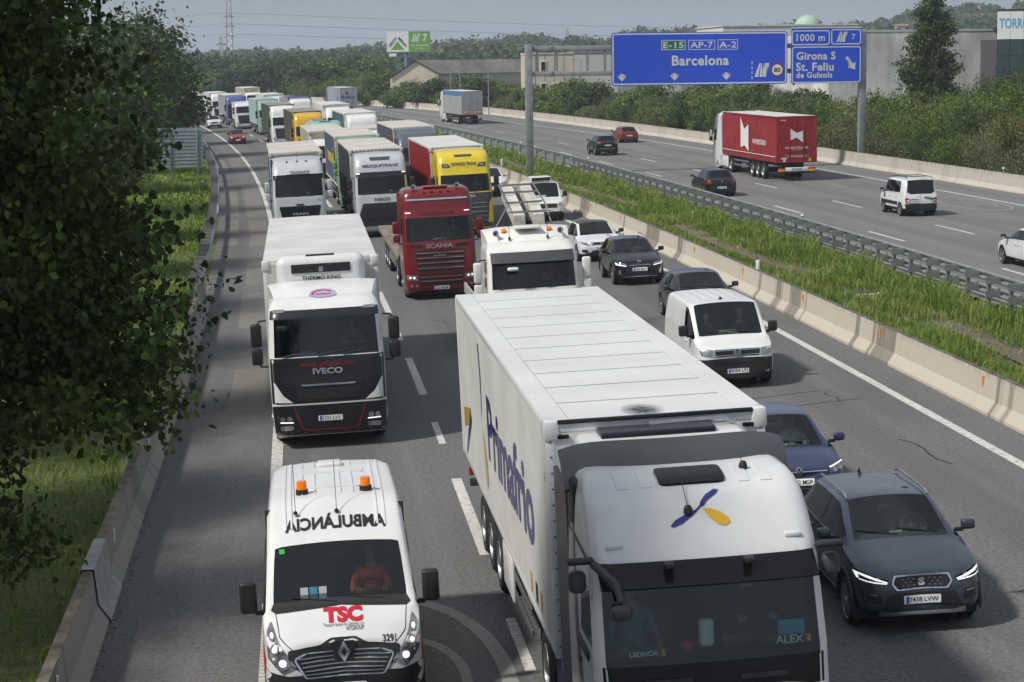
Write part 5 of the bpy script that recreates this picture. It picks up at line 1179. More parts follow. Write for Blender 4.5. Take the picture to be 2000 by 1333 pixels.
def berl_extra(t, skin, c):
    for s in (-1, 1):
        decal(skin, 'rear', rounded([(s * .06, 1.12), (s * .68, 1.14), (s * .62, 1.62), (s * .06, 1.64)], .06), 'rear_window', 'glassdark', t, off=.006, thick=.006) if s > 0 else decal(skin, 'rear', rounded([(-.68, 1.14), (-.06, 1.12), (-.06, 1.64), (-.62, 1.62)], .06), 'rear_window', 'glassdark', t, off=.006, thick=.006)
        MB().tube([(s * .3, 4.16, 1.08), (s * .12, 4.15, 1.22)], .01, 5).build('wiper', 'blackplastic', t)
        MB().tube([(s * .62, y, 1.8 + .06 * math.sin(min(1, (y - 1.6) / .15, (3.9 - y) / .15) * 1.57)) for y in (1.62, 1.72, 2., 2.8, 3.6, 3.8, 3.88)], .018, 6).build('roof_rail', 'blackplastic', t)
    MB().rbox(-.6, .6, 1.75, 1.8, 1.84, 1.87, .01).rbox(-.6, .6, 3.1, 3.15, 1.84, 1.87, .01).build('roof_bars', 'blackplastic', t)
    decal(skin, 'rear', rect(-.004, .004, .5, 1.72), 'door_gap', 'ink', t, off=.004)
    g = mat('logogreen', (.01, .22, .08), .5); decal(skin, 'rear', [(-.62, .76), (-.16, .86), (-.16, .96), (-.62, .88)], 'green_sign', g, t, off=.008); decal(skin, 'right', [(.95, .82), (1.2, .72), (1.25, .9), (1.0, 1.0)], 'green_sign', g, t, off=.01)
    for d in ('left', 'right'): decal(skin, d, rect(.55, 3.1, .52, .68), 'rubbing_strip', 'blackplastic', t, off=.015, thick=.015)
    decal(skin, 'rear', rect(.12, .62, .8, .83), 'plate_lamp_bar', 'blackplastic', t, off=.02, thick=.02)
tP, sk = car('white passenger van with twin rear doors and green stickers driving away', 'van', BERL, 'white', name='van', extra=berl_extra, mirrorm='blackplastic', rear=[rl([(.72, .66), (.85, .66), (.84, .95), (.74, .95)]), (fd, 'rear', 'bumper', 'blackplastic', [(-.84, .28), (.84, .28), (.86, .6), (.6, .62), (-.6, .62), (-.86, .6)], .02, .03, .04, False), (fplate, 'rear', '4730 GRG', .37, .72)])
away(tP, 96.1, 27.05, 4.14)
tQ, sk = car('white saloon car entering at the edge of the far carriageway', 'car', dict(HATCH, L=4.6, W=1.8, H=1.44, yroofr=3.3, ytail=3.95, deck=.45, ztail=1.0, yr=3.55), 'pearl', mirrorm='blackplastic')
place(tQ, 74.8, 23.85, 'f', 0, True)
tR, sk = car('silver people carrier far away on the opposite carriageway', 'car', dict(BERL, W=1.85, L=4.7, yroofr=4.4, ytail=4.55, yr=3.7), 'silver', lod=1, rear=[rl([(.72, .8), (.85, .8), (.84, 1.15), (.74, 1.15)]), (fd, 'rear', 'rear_glass', 'glossblack', [(-.68, 1.12), (.68, 1.12), (.6, 1.62), (-.6, 1.62)], .006, .006, .05, False)])
away(tR, 371., 21.9, 4.7)
# ================================================================== the lorries
def finish(t, skin, ws=2.0, mir='blackplastic', **k):
    truck_mirrors(t, mir, **k); wipers(t, skin, ws)
for nm, h in dict(tarp_navy='2b3f74', tarp_grey='4a4f58', tarp_dark='3a3c42', tarp_red='8c1f26', tarp_nemo='8e1c24', tarp_blue='46536e', tarp_green='3d4a3c', tarp_brown='4c463a', tarp_teal='39596b', tarp_beige='b0a793', tarp_lav='9a9ca6', tarp_mint='a5b6ba').items(): mat(nm, hexc(h), .5, var=.25, vscale=.9, bump=.15, bscale=5)
mat('roof_beige', (.55, .53, .48), .6, var=.22, vscale=.7); mat('roof_white', (.62, .62, .61), .5, var=.16, vscale=.6); mat('roof_prima', (.66, .67, .68), .42, var=.10, vscale=.5); mat('darkred', (.2, .012, .018), .5); mat('soot', (.02, .02, .02), .9)
paint('prima_blue', '2a2a7a'); paint('prima_yellow', 'e0b020'); paint('scania_red', '720b12', .28); paint('giorgio_yellow', 'd8c028', .35); paint('man_silver', 'c4c8cc', .32, .2); paint('daf_yellow', 'd8a818'); paint('volvo_green', '8aa5a0'); paint('blue_cab', '4d5a94'); paint('grey_cab', '5c626c', .35, .3); paint('green_cab', '6fae6a'); paint('iveco_black', '17181c', .35, 0, .3); paint('cream', 'e2e2de'); paint('sea_green', '7fb59c')
def soot(t, x, y, z, r):
    """exhaust smudge: darkest in the middle, gone at the rim"""
    if 'sootfade' not in M:
        m, n, p = new('sootfade'); tc = n.nodes.new('ShaderNodeTexCoord'); g = n.nodes.new('ShaderNodeTexGradient'); g.gradient_type = 'SPHERICAL'; n.links.new(tc.outputs['Object'], g.inputs[0]); p.inputs['Base Color'].default_value = (.015, .015, .015, 1)
        k = n.nodes.new('ShaderNodeMath'); k.operation = 'MULTIPLY'; n.links.new(ramp(n, g.outputs['Fac'], 0, .8, 0, .9), k.inputs[0]); n.links.new(ramp(n, noise(n, tc.outputs['Object'], 3), .3, .6, .4, 1), k.inputs[1]); n.links.new(k.outputs[0], p.inputs['Alpha']); M['sootfade'] = m
    o = MB().add([(math.cos(i * .3927), math.sin(i * .3927), 0) for i in range(16)], [tuple(range(16))]).build('soot_mark', 'sootfade', t, 0, fix=False, loc=(x, y, z)); o.scale = (r * .55, r, 1)
# ---- 1. white reefer with the blue and yellow lettering, nearest the bridge
t = thing('lorry', 'white articulated lorry with PRIMAFRIO lettering, grey roof spoiler and blank white trailer roof', 'lorry')
sl = [(.30, .12, 1.14, .2, 2.2), (.38, .03, 1.2, .22, 2.2), (.6, .0, 1.23, .24, 2.2), (1.0, .0, 1.24, .24, 2.2), (1.4, .02, 1.245, .24, 2.2), (1.72, .06, 1.245, .24, 2.2), (2.0, .10, 1.245, .22, 2.2), (2.86, .32, 1.22, .2, 2.2), (2.94, .34, 1.215, .22, 2.2), (3.08, .42, 1.215, .24, 2.2), (3.3, .58, 1.205, .27, 2.2), (3.48, .74, 1.19, .30, 2.2), (3.6, .92, 1.16, .32, 2.18), (3.67, 1.12, 1.11, .32, 2.15), (3.705, 1.4, 1.03, .3, 2.12), (3.72, 1.6, .9, .26, 2.1)]
sk = cab(t, dict(slices=sl, col='white', ws=(1.93, 2.86), bow=.06, wrap=2, sw=(2.05, 2.72)))
decal(sk, 'front', [(-1.16, 1.62), (1.16, 1.62), (1.17, 1.93), (-1.17, 1.93)], 'black_panel', 'glossblack', t, off=.004)
decal(sk, 'front', [(-.95, 1.36), (.95, 1.36), (1.04, 1.62), (.72, 1.66), (-.72, 1.66), (-1.04, 1.62)], 'front_hatch', 'white', t, off=.03, thick=.03, rnd_=.06)
for s in (-1, 1):
    decal(sk, 'front', rect(min(s * .25, s * .75), max(s * .25, s * .75), 1.74, 1.79), 'grab_handle', 'blackplastic', t, off=.05, thick=.04, rnd_=.02)
fdisc(sk, t, 'front', 'badge', 'ink', 0, 1.56, .05, .045); fdisc(sk, t, 'front', 'badge_ring', 'chrome', 0, 1.56, .043, .048, 0, 16); fd(sk, t, 'front', 'badge_star', 'ink', [(-.01, 1.565), (-.036, 1.54), (0, 1.555), (.036, 1.54), (.01, 1.565), (0, 1.60)], .051, 0, 0, False)
front_common(t, sk, None, [(-.85, .55), (.85, .55), (.92, 1.28), (-.92, 1.28)], 'blackplastic', bars=((.84, .75, .03), (.86, .95, .03), (.88, 1.15, .03)), plate_='5528 MNK', lampz=(.6, .95), lampx=(.86, 1.14))
v = sunvisor(t, sk, 'glossblack', 2.70, 2.97, 1.15, .20)
for x in (-.42, .42): MB().rbox(x - .05, x + .05, .12, .3, 2.93, 2.99, .02).build('visor_bracket', 'blackplastic', v)
# roof wing
rows = []
for i in range(15):
    u = -1.27 + 2.54 * i / 14; e = abs(u) / 1.27; zz = 3.93 - .10 * e ** 6; yb = 1.55 + .55 * e ** 3 * .6
    rows.append([Vector((u, yb, 3.60 - .14 * e ** 3)), Vector((u, yb + .22, 3.82 - .06 * e ** 4)), Vector((u, 2.12 + .22 * e ** 2, zz)), Vector((u, 2.16 + .22 * e ** 2, zz - .03)), Vector((u, yb + .3, 3.76 - .06 * e ** 4)), Vector((u, yb + .08, 3.56 - .14 * e ** 3))])
MB().sweep(rows).build('roof_spoiler', 'spoilergrey', t, 50)
for s in (-1, 1):
    MB().rbox(*sorted((s * 1.0, s * 1.22)), 1.55, 2.15, 2.95, 3.62, .08, 3).build('air_intake' if s < 0 else 'intake_cover', 'blackplastic', t, 60)
    b = MB().add([(s * 1.23, 2.15, .9), (s * 1.27, 2.85, .9), (s * 1.27, 2.85, 3.55), (s * 1.23, 2.15, 3.4), (s * 1.18, 2.15, .9), (s * 1.22, 2.85, .9), (s * 1.22, 2.85, 3.55), (s * 1.18, 2.15, 3.4)], [(0, 1, 2, 3), (4, 7, 6, 5), (0, 4, 5, 1), (1, 5, 6, 2), (2, 6, 7, 3), (3, 7, 4, 0)])
    b.build('side_fairing', 'spoilergrey', t)
    decal(sk, 'left' if s < 0 else 'right', [(.40, 2.93), (2.1, 3.02), (2.1, 3.07), (.40, 2.98)], 'roof_gutter', 'blackplastic', t, off=.006, edge=.2)
    # swoosh of yellow and blue down the door
    d = 'left' if s < 0 else 'right'
    def band(o0, o1): return [(1.95 - .55 * u + o0 * (1 - .3 * u), 3.2 - 2.3 * u ** .8) for u in np.linspace(0, 1, 9)] + [(1.95 - .55 * u + o1 * (1 + .6 * u), 3.2 - 2.3 * u ** .8) for u in np.linspace(1, 0, 9)]
    decal(sk, d, band(-.02, -.16), 'yellow_stripe', 'prima_yellow', t, off=.006); decal(sk, d, band(-.16, -.27), 'blue_stripe', 'prima_blue', t, off=.007)
    MB().rbox(*sorted((s * 1.255, s * 1.275)), .55, 1.35, 1.9, 2.0, .01).build('door_trim', 'blackplastic', t)
    for pl in (rect(.42, .428, .9, 2.9), rect(1.42, 1.428, 1.0, 3.0), rect(.42, 1.42, 1.86, 1.868)): decal(sk, d, pl, 'door_gap', 'ink', t, off=.003, edge=.3)
    decal(sk, d, rect(1.2, 1.36, 1.7, 1.75), 'door_handle', 'blackplastic', t, off=.03, thick=.03, rnd_=.02)
    # camera / mirror cluster
    o = MB().rbox(*sorted((s * 1.18, s * 1.46)), .32, .46, 2.99, 3.05, .03, 3).build('camera_arm', 'blackplastic', t, 60)
    MB().rbox(*sorted((s * 1.26, s * 1.45)), .40, .58, 2.66, 2.90, .07, 3).build('wide_mirror', 'darkgrey', o, 60)
    if s < 0: MB().tube([(-1.2, .3, 3.0), (-1.02, .0, 2.85), (-.98, -.08, 2.68)], [.045, .04, .035], 8).build('front_mirror_arm', 'darkgrey', o); MB().rbox(-1.1, -.88, -.2, -.04, 2.5, 2.66, .06, 3).build('front_mirror', 'darkgrey', o, 60)
for x, y in ((-.95, .62), (.95, .62)): p, n, d = sk.hit('front', x, 3.12); MB().rbox(x - .09, x + .09, p.y - .03, p.y + .03, 3.09, 3.15, .02).build('marker_lamp', 'white', t)
decal(sk, 'top', rounded(rect(-.36, .36, .98, 1.42), .08), 'roof_hatch', 'glossblack', t, off=.03, thick=.04)
for x0, x1 in ((-.82, -.70), (-.56, -.44), (.50, .62), (.74, .86)): decal(sk, 'top', rect(x0, x1, .98, 1.5), 'roof_rib', 'white', t, off=.012, thick=.015)
for x, y, h in ((-.12, .66, .28), (.62, 1.3, .12)):
    p, n, d = sk.hit('top', x, y); b = MB().lathe([(0, .09), (.03, .08), (.045, .05), (.05, 0)], 'z', 12, (x, p.y, p.z)); b.tube([(x, p.y, p.z + .05), (x - .01, p.y + h * .9, p.z + h)], .005, 5); b.build('antenna', 'blackplastic', t, 60)
# emblem on the roof front: two blue blades and a yellow petal
def blade(pts, m): decal(sk, 'top', pts, 'emblem', m, t, off=.01, edge=.06)
blade([(.00, .70), (-.04, .675), (-.14, .65), (-.27, .605), (-.33, .565), (-.30, .555), (-.20, .575), (-.08, .63), (.0, .68), (.03, .74), (.10, .82), (.20, .88), (.25, .87), (.22, .83), (.12, .76), (.05, .70)], 'prima_blue')
blade([(.04, .685), (.12, .68), (.22, .65), (.30, .60), (.31, .565), (.25, .545), (.17, .56), (.10, .61)], 'prima_yellow')
y0 = 3.2
tractor_chassis(t, 6.2, yrear=5.05, skirt='prima_blue')
ts = trailer(t, 'reefer', y0, 13.4, 2.6, 1.15, 4.0, 'whitebox', 'roof_prima', 'white', 'whitebox', 'white', panels=11)
lettering(ts, 'left', 'Primafrio', y0 + 4.85, 2.55, 'prima_blue', t, w=6.2, h=1.05, off=.006, bold=.03, edge=2)
decal(ts, 'left', [(y0 + 9.15, 3.7), (y0 + 8.95, 3.72), (y0 + 8.78, 3.2), (y0 + 8.85, 2.75), (y0 + 9.0, 2.4), (y0 + 8.93, 2.8), (y0 + 8.95, 3.2)], 'emblem', 'prima_blue', t, off=.006, edge=3)
decal(ts, 'left', [(y0 + 8.8, 2.35), (y0 + 8.3, 1.95), (y0 + 8.2, 1.6), (y0 + 8.45, 1.45), (y0 + 8.7, 1.75)], 'emblem', 'prima_yellow', t, off=.006, edge=3)
decal(ts, 'left', [(y0 + 11.2, 2.3), (y0 + 12.6, 2.1), (y0 + 12.6, 1.75), (y0 + 11.6, 1.95)], 'emblem', 'prima_yellow', t, off=.006, edge=3); decal(ts, 'left', [(y0 + 11.0, 2.1), (y0 + 12.3, 1.3), (y0 + 12.45, 1.35), (y0 + 11.2, 2.3)], 'emblem', 'prima_blue', t, off=.006, edge=3)
for yy, m_ in ((1.2, 'prima_yellow'), (1.7, 'ink'), (2.3, 'prima_yellow')): decal(ts, 'left', rect(y0 + yy, y0 + yy + .22, 1.35, 1.62), 'sticker', m_, t, off=.005)
lettering(ts, 'left', 'BFT', y0 + .3, 3.3, 'ink', t, w=.12, off=.006, rot=math.pi / 2)
for s in (-1, 1):
    b = MB()
    for i in range(14): b.lathe([(0, -.006), (.012, -.004), (.012, 0)], 'y', 6, (s * 1.25, y0 - .012, 1.3 + i * .19))
    b.build('rivets', 'ink', t)
    MB().rbox(s * 1.1 - .07, s * 1.1 + .07, y0 - .03, y0, 3.79, 3.84, .02).build('marker_lamp', 'glossblack', t)
MB().rbox(-.98, .98, y0 - .55, y0 - .02, 1.9, 3.86, .1, 3).build('cooling_unit', 'white', t, 60)
MB().rbox(-1.16, 1.16, y0 - .03, y0 + .03, 3.965, 4.012, .01).build('roof_seal_strip', 'ink', t); soot(t, -.1, y0 + .35, 4.0085, .5)
MB().rbox(-.72, .62, y0 - .5, y0 - .08, 3.84, 3.92, .02).build('solar_panel', mat('solar', (.03, .035, .05), .3), t); MB().tube([(-.1, y0 - .12, 3.92), (.8, y0 - .12, 3.93), (.92, y0 - .15, 3.88)], .035, 8).build('exhaust_pipe', 'alloy', t)
for xa in (-1.29, 1.24): MB().rbox(xa, xa + .05, y0 + 5.2, y0 + 6.5, .45, 1.1, .02).build('toolbox', 'white', t)
place(t, 20.45, 1.29, yaw=-.002)
T1 = t
nb = lambda body, x, w, rot: None
def nameboard(t, x, z, body, m='paper', w=.5):
    p, n, d = (Vector((x, .26, z)), None, None); b = MB().rbox(x - w / 2, x + w / 2, .25, .27, z - .045, z + .045, .01).build('name_board', 'ink', t)
    flat_text(body, Matrix.Translation((x, .246, z)) @ Matrix.Rotation(math.pi / 2, 4, 'X'), 'plate', b, 'name', w=w * .6)
    for k, c_ in enumerate(('tscred', 'prima_yellow')): MB().box(x + w * .31 + k * .035, x + w * .31 + k * .035 + .035, .245, .249, z - .04, z + .04).build('flag', c_, b)
nameboard(t, -.72, 2.02, 'LEONOR'); nameboard(t, .83, 2.06, 'ALEX')
MB().rbox(.72, 1.0, .28, .30, 2.1, 2.26, .02).build('phone_holder', 'skypaper', t); MB().rbox(-.1, .06, .36, .5, 2.0, 2.3, .05, 3).build('drinks_bottle', 'paper', t, 60); MB().rbox(.12, .45, .34, .36, 1.98, 2.14, .02).build('tablet', 'ink', t); MB().rbox(-.3, -.18, .36, .48, 1.96, 2.08, .03).build('cup', 'tscred', t)
person('lorry driver in a patterned dark shirt at the wheel of the PRIMAFRIO lorry', 'drive', 'shirt_dark', seat_at(t, .6, 1.22, 1.82)); person('passenger with a bare arm on the dashboard of the PRIMAFRIO lorry', 'reach', 'shirt_teal', seat_at(t, -.72, 1.0, 1.76))
# ---- 2. black-fronted white reefer
t = thing('lorry', 'white refrigerated lorry with black front, red web address and cooling unit over the cab', 'lorry')
sk = cab(t, C('white', 'low', visor=(2.84, 3.06), visorm='iveco_black', bow=.06))
decal(sk, 'front', [(-1.225, 1.02), (1.225, 1.02), (1.225, 2.0), (-1.225, 2.0)], 'front_panel', 'iveco_black', t, off=.006, thick=.01, rnd_=.03)
decal(sk, 'front', [(-1.19, .33), (1.19, .33), (1.225, .98), (-1.225, .98)], 'bumper', 'iveco_black', t, off=.015, thick=.02, rnd_=.05)
decal(sk, 'front', [(-.78, 1.62), (.78, 1.62), (.62, 1.10), (-.62, 1.10)], 'grille', 'blackplastic', t, off=.02, thick=.02, rnd_=.05); decal(sk, 'front', [(-.6, 1.43), (.6, 1.43), (.55, 1.39), (-.55, 1.39)], 'chrome_bar', 'chrome', t, off=.04, thick=.03, rnd_=.01)
for s in (-1, 1): decal(sk, 'front', [(s * 1.16, 1.5), (s * 1.16, 1.06), (s * .78, 1.04), (s * .98, 1.2)], 'white_corner', 'white', t, off=.014, thick=.01)
decal(sk, 'front', [(-.78, .95), (-.62, .48), (-.5, .42), (.5, .42), (.62, .48), (.78, .95), (.75, .95), (.60, .5), (.49, .445), (-.49, .445), (-.60, .5), (-.75, .95)], 'red_pinstripe', 'darkred', t, off=.022)
flamp(sk, t, [(.78, .56), (1.1, .57), (1.12, .78), (.8, .76)], [(.88, .69, .06), (1.02, .69, .055)], 'lamp', False, [[(.80, .60), (1.08, .61), (1.08, .635), (.80, .625)]]); pair(sk, 'front', rect(.8, 1.08, .44, .54), 'fog_light', 'lamp', t, off=.022, thick=.01, rnd_=.03)
lettering(sk, 'front', 'www.gelada.com', 0, 1.84, 'darkred', t, w=1.2, off=.014, bold=.01); lettering(sk, 'front', 'IVECO', 0, 1.70, 'chrome', t, w=.64, h=.13, off=.026, bold=.03); plate(sk, 'front', '5721 LVY', 0, .68, t)
for s in (-1, 1): decal(sk, 'front', rect(min(s * .85, s * 1.1), max(s * .85, s * 1.1), 2.96, 3.02), 'marker_lamp', 'lamp', t, off=.02, thick=.02, rnd_=.02)
oval = [(.3 * math.cos(a), 1.02 + .27 * math.sin(a)) for a in np.linspace(0, 2 * math.pi, 28, endpoint=False)]
deflector(t, 'white', .62, 2.12, 3.08, 3.46, 1.02, 1.22)
fdv = Skin([o.data for o in t.children if o.name.startswith(('cab', 'roof_deflector'))])
decal(fdv, 'top', oval, 'emblem', mat('lilac', (.38, .36, .55), .4), t, off=.012, edge=.08); decal(fdv, 'top', [(.25 * math.cos(a), 1.02 + .2 * math.sin(a)) for a in np.linspace(.6, 3.4, 12)] + [(.2 * math.cos(a), 1.02 + .15 * math.sin(a)) for a in np.linspace(3.4, .6, 12)], 'emblem_ring', 'tscred', t, off=.016, edge=.08)
decal(fdv, 'top', [(-.16, .99), (.18, .99), (.18, 1.03), (-.16, 1.03)], 'emblem_bar', 'tscred', t, off=.016)
y0 = 2.9
b = MB().rbox(-1.0, 1.0, y0 - .75, y0 + .02, 3.0, 4.0, .22, 5); o = b.build('cooling_unit', 'white', t, 60); MB().rbox(-.66, .66, y0 - .775, y0 - .74, 3.62, 3.82, .08, 3).build('cooling_grille', 'ink', o, 60)
MB().rbox(-.32, .32, y0 - .62, y0 - .45, 3.97, 4.01, .01).build('unit_vent', 'ink', o); flat_text('THERMO KING', Matrix.Translation((0, y0 - .762, 3.50)) @ Matrix.Rotation(math.pi / 2, 4, 'X'), 'ink', o, w=.86)
MB().rbox(-.05, .05, y0 - .785, y0 - .77, 3.64, 3.75, .01).build('unit_badge', 'alloy', o)
side_fairings(t, 'white', 2.2, 2.7, 1.0, 3.3); tractor_chassis(t, 6.1)
ts = trailer(t, 'reefer', y0, 13.3, 2.6, 1.1, 3.86, 'whitebox', 'roof_white', 'whitebox', 'whitebox', 'whitebox')
soot(t, -.62, y0 + .3, 3.872, .42)
finish(t, sk, 2.0, z0=1.85, z1=2.75, x=1.32); MB().rbox(-1.05, -.8, -.02, .1, 2.6, 2.72, .04).build('front_mirror', 'blackplastic', t)
place(t, 44.3, -2.36); MB().rbox(-.8, -.2, .3, .5, 2.02, 2.05, .01).build('papers', 'paper', t)
person('driver inside the black-fronted refrigerated lorry', 'drive', 'shirt_grey', seat_at(t, .6, 1.22, 1.82))
# ---- 3. red flatbed
t = thing('lorry', 'deep red flatbed lorry with twin air horns on a tall sleeper cab', 'lorry')
sk = cab(t, C('scania_red', 'flat', visor=(2.84, 3.06), visorm='scania_red'))
decal(sk, 'front', [(-.78, .98), (.78, .98), (.86, 1.72), (-.86, 1.72)], 'grille', 'ink', t, off=.012, thick=.012, rnd_=.03)
slats(sk, t, [(.84, 1.62, .05), (.83, 1.45, .05), (.82, 1.28, .05), (.80, 1.1, .05)], 'scania_red'); slats(sk, t, [(.82, 1.61, .015), (.81, 1.44, .015), (.80, 1.27, .015), (.78, 1.09, .015)], 'chrome', 'grille_trim', .036)
decal(sk, 'front', [(-.72, .52), (.72, .52), (.78, .92), (-.78, .92)], 'lower_grille', 'ink', t, off=.012, thick=.012, rnd_=.03); slats(sk, t, [(.74, .80, .04), (.72, .66, .04)], 'scania_red'); slats(sk, t, [(.73, .79, .014), (.71, .65, .014)], 'chrome', 'grille_trim', .036)
flamp(sk, t, [(.80, .70), (1.16, .72), (1.18, .90), (.82, .88)], [(.93, .80, .07), (1.06, .81, .065)], 'lamp', True)
for s in (-1, 1):
    for x in (.85, 1.02): fdisc(sk, t, 'front', 'fog_light', 'lamp', s * x, .52, .05, .02, .02)
    decal(sk, 'front', [(s * .55, 1.80), (s * .98, 1.84), (s * 1.0, 1.93), (s * .6, 1.90)], 'side_intake', 'ink', t, off=.012, thick=.012); decal(sk, 'front', rect(min(s * .92, s * 1.1), max(s * .92, s * 1.1), 2.98, 3.01), 'marker_lamp', 'drl', t, off=.02)
lettering(sk, 'front', 'SCANIA', 0, 1.86, 'alloy', t, w=.92, h=.15, off=.02, bold=.03); lettering(sk, 'front', 'INTERCOOLER', 0, 2.95, 'ink', t, w=1.2, h=.1, off=.012); lettering(sk, 'front', 'SUPER', 0, 1.53, 'steel', t, w=.45, h=.06, off=.05); plate(sk, 'front', 'EZ 987BP', 0, .42, t)
decal(sk, 'front', rect(-1.05, 1.05, 3.40, 3.46), 'chrome_band', 'chrome', t, off=.03, thick=.02); MB().rbox(-.42, .42, .75, 1.25, 3.78, 3.86, .04, 3).build('roof_hatch', 'scania_red', t)
for s in (-1, 1): MB().lathe([(.0, .02), (.03, .02), (.035, -.3), (.06, -.42), (.095, -.5), (.09, -.5), (.03, -.42)], 'y', 16, (s * .75, 1.1, 3.86)).tube([(s * .75, .9, 3.72), (s * .75, .9, 3.86)], .02, 6).build('air_horn', 'chrome', t); MB().tube([(s * .72, 1.1, 3.84), (s * .45, 1.12, 3.84)], .012, 5).build('air_line', 'ink', t)
for x in (-.42, -.15, .15, .42): p, n, d = sk.hit('front', x, 3.66); MB().rbox(x - .04, x + .04, p.y - .05, p.y + .02, 3.63, 3.7, .02).build('roof_lamp', 'ink', t)
side_fairings(t, 'scania_red', 2.15, 2.5, 1., 3.6); tractor_chassis(t, 6.3); finish(t, sk, 2.0, 'scania_red', z0=2.0, z1=2.72)
y0 = 3.0; mat('plywood', (.24, .19, .14), .8, var=.45, vscale=2.5, stretch=(1, .25, 1)); b = MB()
for i in range(8): MB().box(-1.26 + i * .316, -1.26 + i * .316 + .31, y0, y0 + 13.5, 1.28, 1.34).build('deck_plank', 'plywood', t, 0)
for s in (-1, 1):
    MB().rbox(*sorted((s * 1.26, s * 1.30)), y0, y0 + 13.5, 1.12, 1.35, .015).build('side_rave', mat('worn_steel', (.32, .29, .24), .7, .3, var=.6, vscale=6), t)
    for a in TRI: wheel(t, s * 1.07, y0 + a, .5, 'truck_rear')
    MB().rbox(*sorted((s * 1.18, s * 1.22)), y0 + 3, y0 + 6.8, .6, .95, .02).build('side_guard', 'alloy', t)
MB().box(-.5, -.38, y0 + 1, y0 + 13.3, .8, 1.27).box(.38, .5, y0 + 1, y0 + 13.3, .8, 1.27).build('chassis_frame', 'chassis', t)
place(t, 70.5, 2.0); person('driver inside the deep red flatbed lorry', 'drive', 'shirt_grey', seat_at(t, .6, 1.22, 1.82)); MB().rbox(-.2, .3, .35, .5, 2.03, 2.1, .02).build('papers', 'paper', t)
# ---- 4. silver-white lorry with navy curtains
t = thing('lorry', 'silver-white lorry with TRANSNATE lettering, sculpted roof fairing and navy curtains', 'lorry')
sk = cab(t, C('man_silver', 'high', visor=(2.84, 3.04)))
decal(sk, 'front', [(-.80, .72), (.80, .72), (.98, 1.58), (-.98, 1.58)], 'grille', 'glossblack', t, off=.015, thick=.015, rnd_=.06); slats(sk, t, [(.82, .84, .03), (.84, .98, .03)], 'blackplastic'); lettering(sk, 'front', 'MAN', 0, 1.22, 'chrome', t, w=.72, h=.12, off=.03, bold=.03); decal(sk, 'front', [(-.16, 1.60), (.16, 1.60), (.2, 1.68), (-.2, 1.68)], 'badge', 'ink', t, off=.02)
pair(sk, 'front', [(.8, .5), (1.16, .52), (1.18, .7), (.82, .68)], 'headlight', 'lamphousing', t, off=.02, thick=.02, rnd_=.02); decal(sk, 'front', [(-1.2, .33), (1.2, .33), (1.2, .48), (-1.2, .48)], 'bumper', 'blackplastic', t, off=.015, thick=.02); plate(sk, 'front', '1194 LJK', 0, .45, t)
deflector(t, 'man_silver', .95, 2.5, 3.30, 3.82, 1.0, 1.2); lettering(sk, 'front', 'TRANSNATE', .08, 3.14, 'ink', t, w=.92, h=.13, off=.014, bold=.02); decal(sk, 'front', [(-.55, 3.06), (.55, 3.06), (.4, 3.0), (-.4, 3.0)], 'black_lip', 'glossblack', t, off=.02, thick=.01)
fdv = Skin([o.data for o in t.children if o.name.startswith('roof_deflector')]); decal(fdv, 'top', rect(-.42, .42, 1.22, 1.36), 'roof_slot', 'ink', t, off=.02, thick=.02)
for x in (-.48, 0, .42): p, n, d = sk.hit('top', x, 1.0); MB().lathe([(0, .06), (.04, .05), (.05, 0)], 'z', 10, (x, p.y, p.z)).tube([(x, p.y, p.z), (x, p.y + .2, p.z + (.5 if x == 0 else .08))], .006, 5).build('antenna', 'blackplastic', t)
lettering(sk, 'front', 'TP', .92, 1.82, 'ink', t, w=.11, off=.012); side_fairings(t, 'tarp_navy', 2.2, 2.75, 1., 3.7); tractor_chassis(t, 6.1); finish(t, sk, 2.0, 'man_silver', z0=1.9, z1=2.75, x=1.3)
for s in (-1, 1): MB().rbox(s * .95 - .1, s * .95 + .1, .5, .56, 3.05, 3.1, .02).build('marker_lamp', 'ink', t)
trailer(t, 'curtain', 3.0, 13.6, 2.55, 1.15, 4.0, 'tarp_navy', 'roof_beige', 'tarp_lav', frame='roof_beige'); MB().rbox(.35, .5, .28, .3, 2.05, 2.2, .01).build('papers', 'skypaper', t)
place(t, 98.1, -2.25)
# ---- 5. white lorry with dark curtains
t = thing('lorry', 'white lorry with MESQUITRANS roof lettering and charcoal curtains', 'lorry')
sk = cab(t, C('man_silver', 'top', visor=(2.84, 3.06), visorm='iveco_black'))
decal(sk, 'front', [(-1.02, .55), (1.02, .55), (1.1, 1.1), (.92, 1.62), (-.92, 1.62), (-1.1, 1.1)], 'grille', 'blackplastic', t, off=.015, thick=.015, rnd_=.06); slats(sk, t, [(.86, .8 + i * .14, .035) for i in range(5)], 'iveco_black'); lettering(sk, 'front', 'IVECO', 0, 1.78, 'ink', t, w=.72, h=.14, off=.02, bold=.03)
flamp(sk, t, [(.9, .62), (1.18, .64), (1.2, .86), (.95, .82)], [(1.05, .74, .05)], 'lamp'); plate(sk, 'front', '7712 MBF', 0, .45, t); lettering(sk, 'front', 'MESQUITRANS', 0, 3.32, 'prima_blue', t, w=1.66, h=.16, off=.014, bold=.02, shear=.1)
decal(sk, 'front', [(-.5, 3.72), (.5, 3.72), (.44, 3.58), (-.44, 3.58)], 'roof_hatch', 'spoilergrey', t, off=.02, thick=.02, rnd_=.03); side_fairings(t, 'man_silver', 2.2, 2.75, 1., 3.7); deflector(t, 'man_silver', 1.5, 2.6, 3.80, 3.9, 1.0, 1.18); tractor_chassis(t, 6.1); finish(t, sk, 2.0, z0=1.9, z1=2.75, x=1.3)
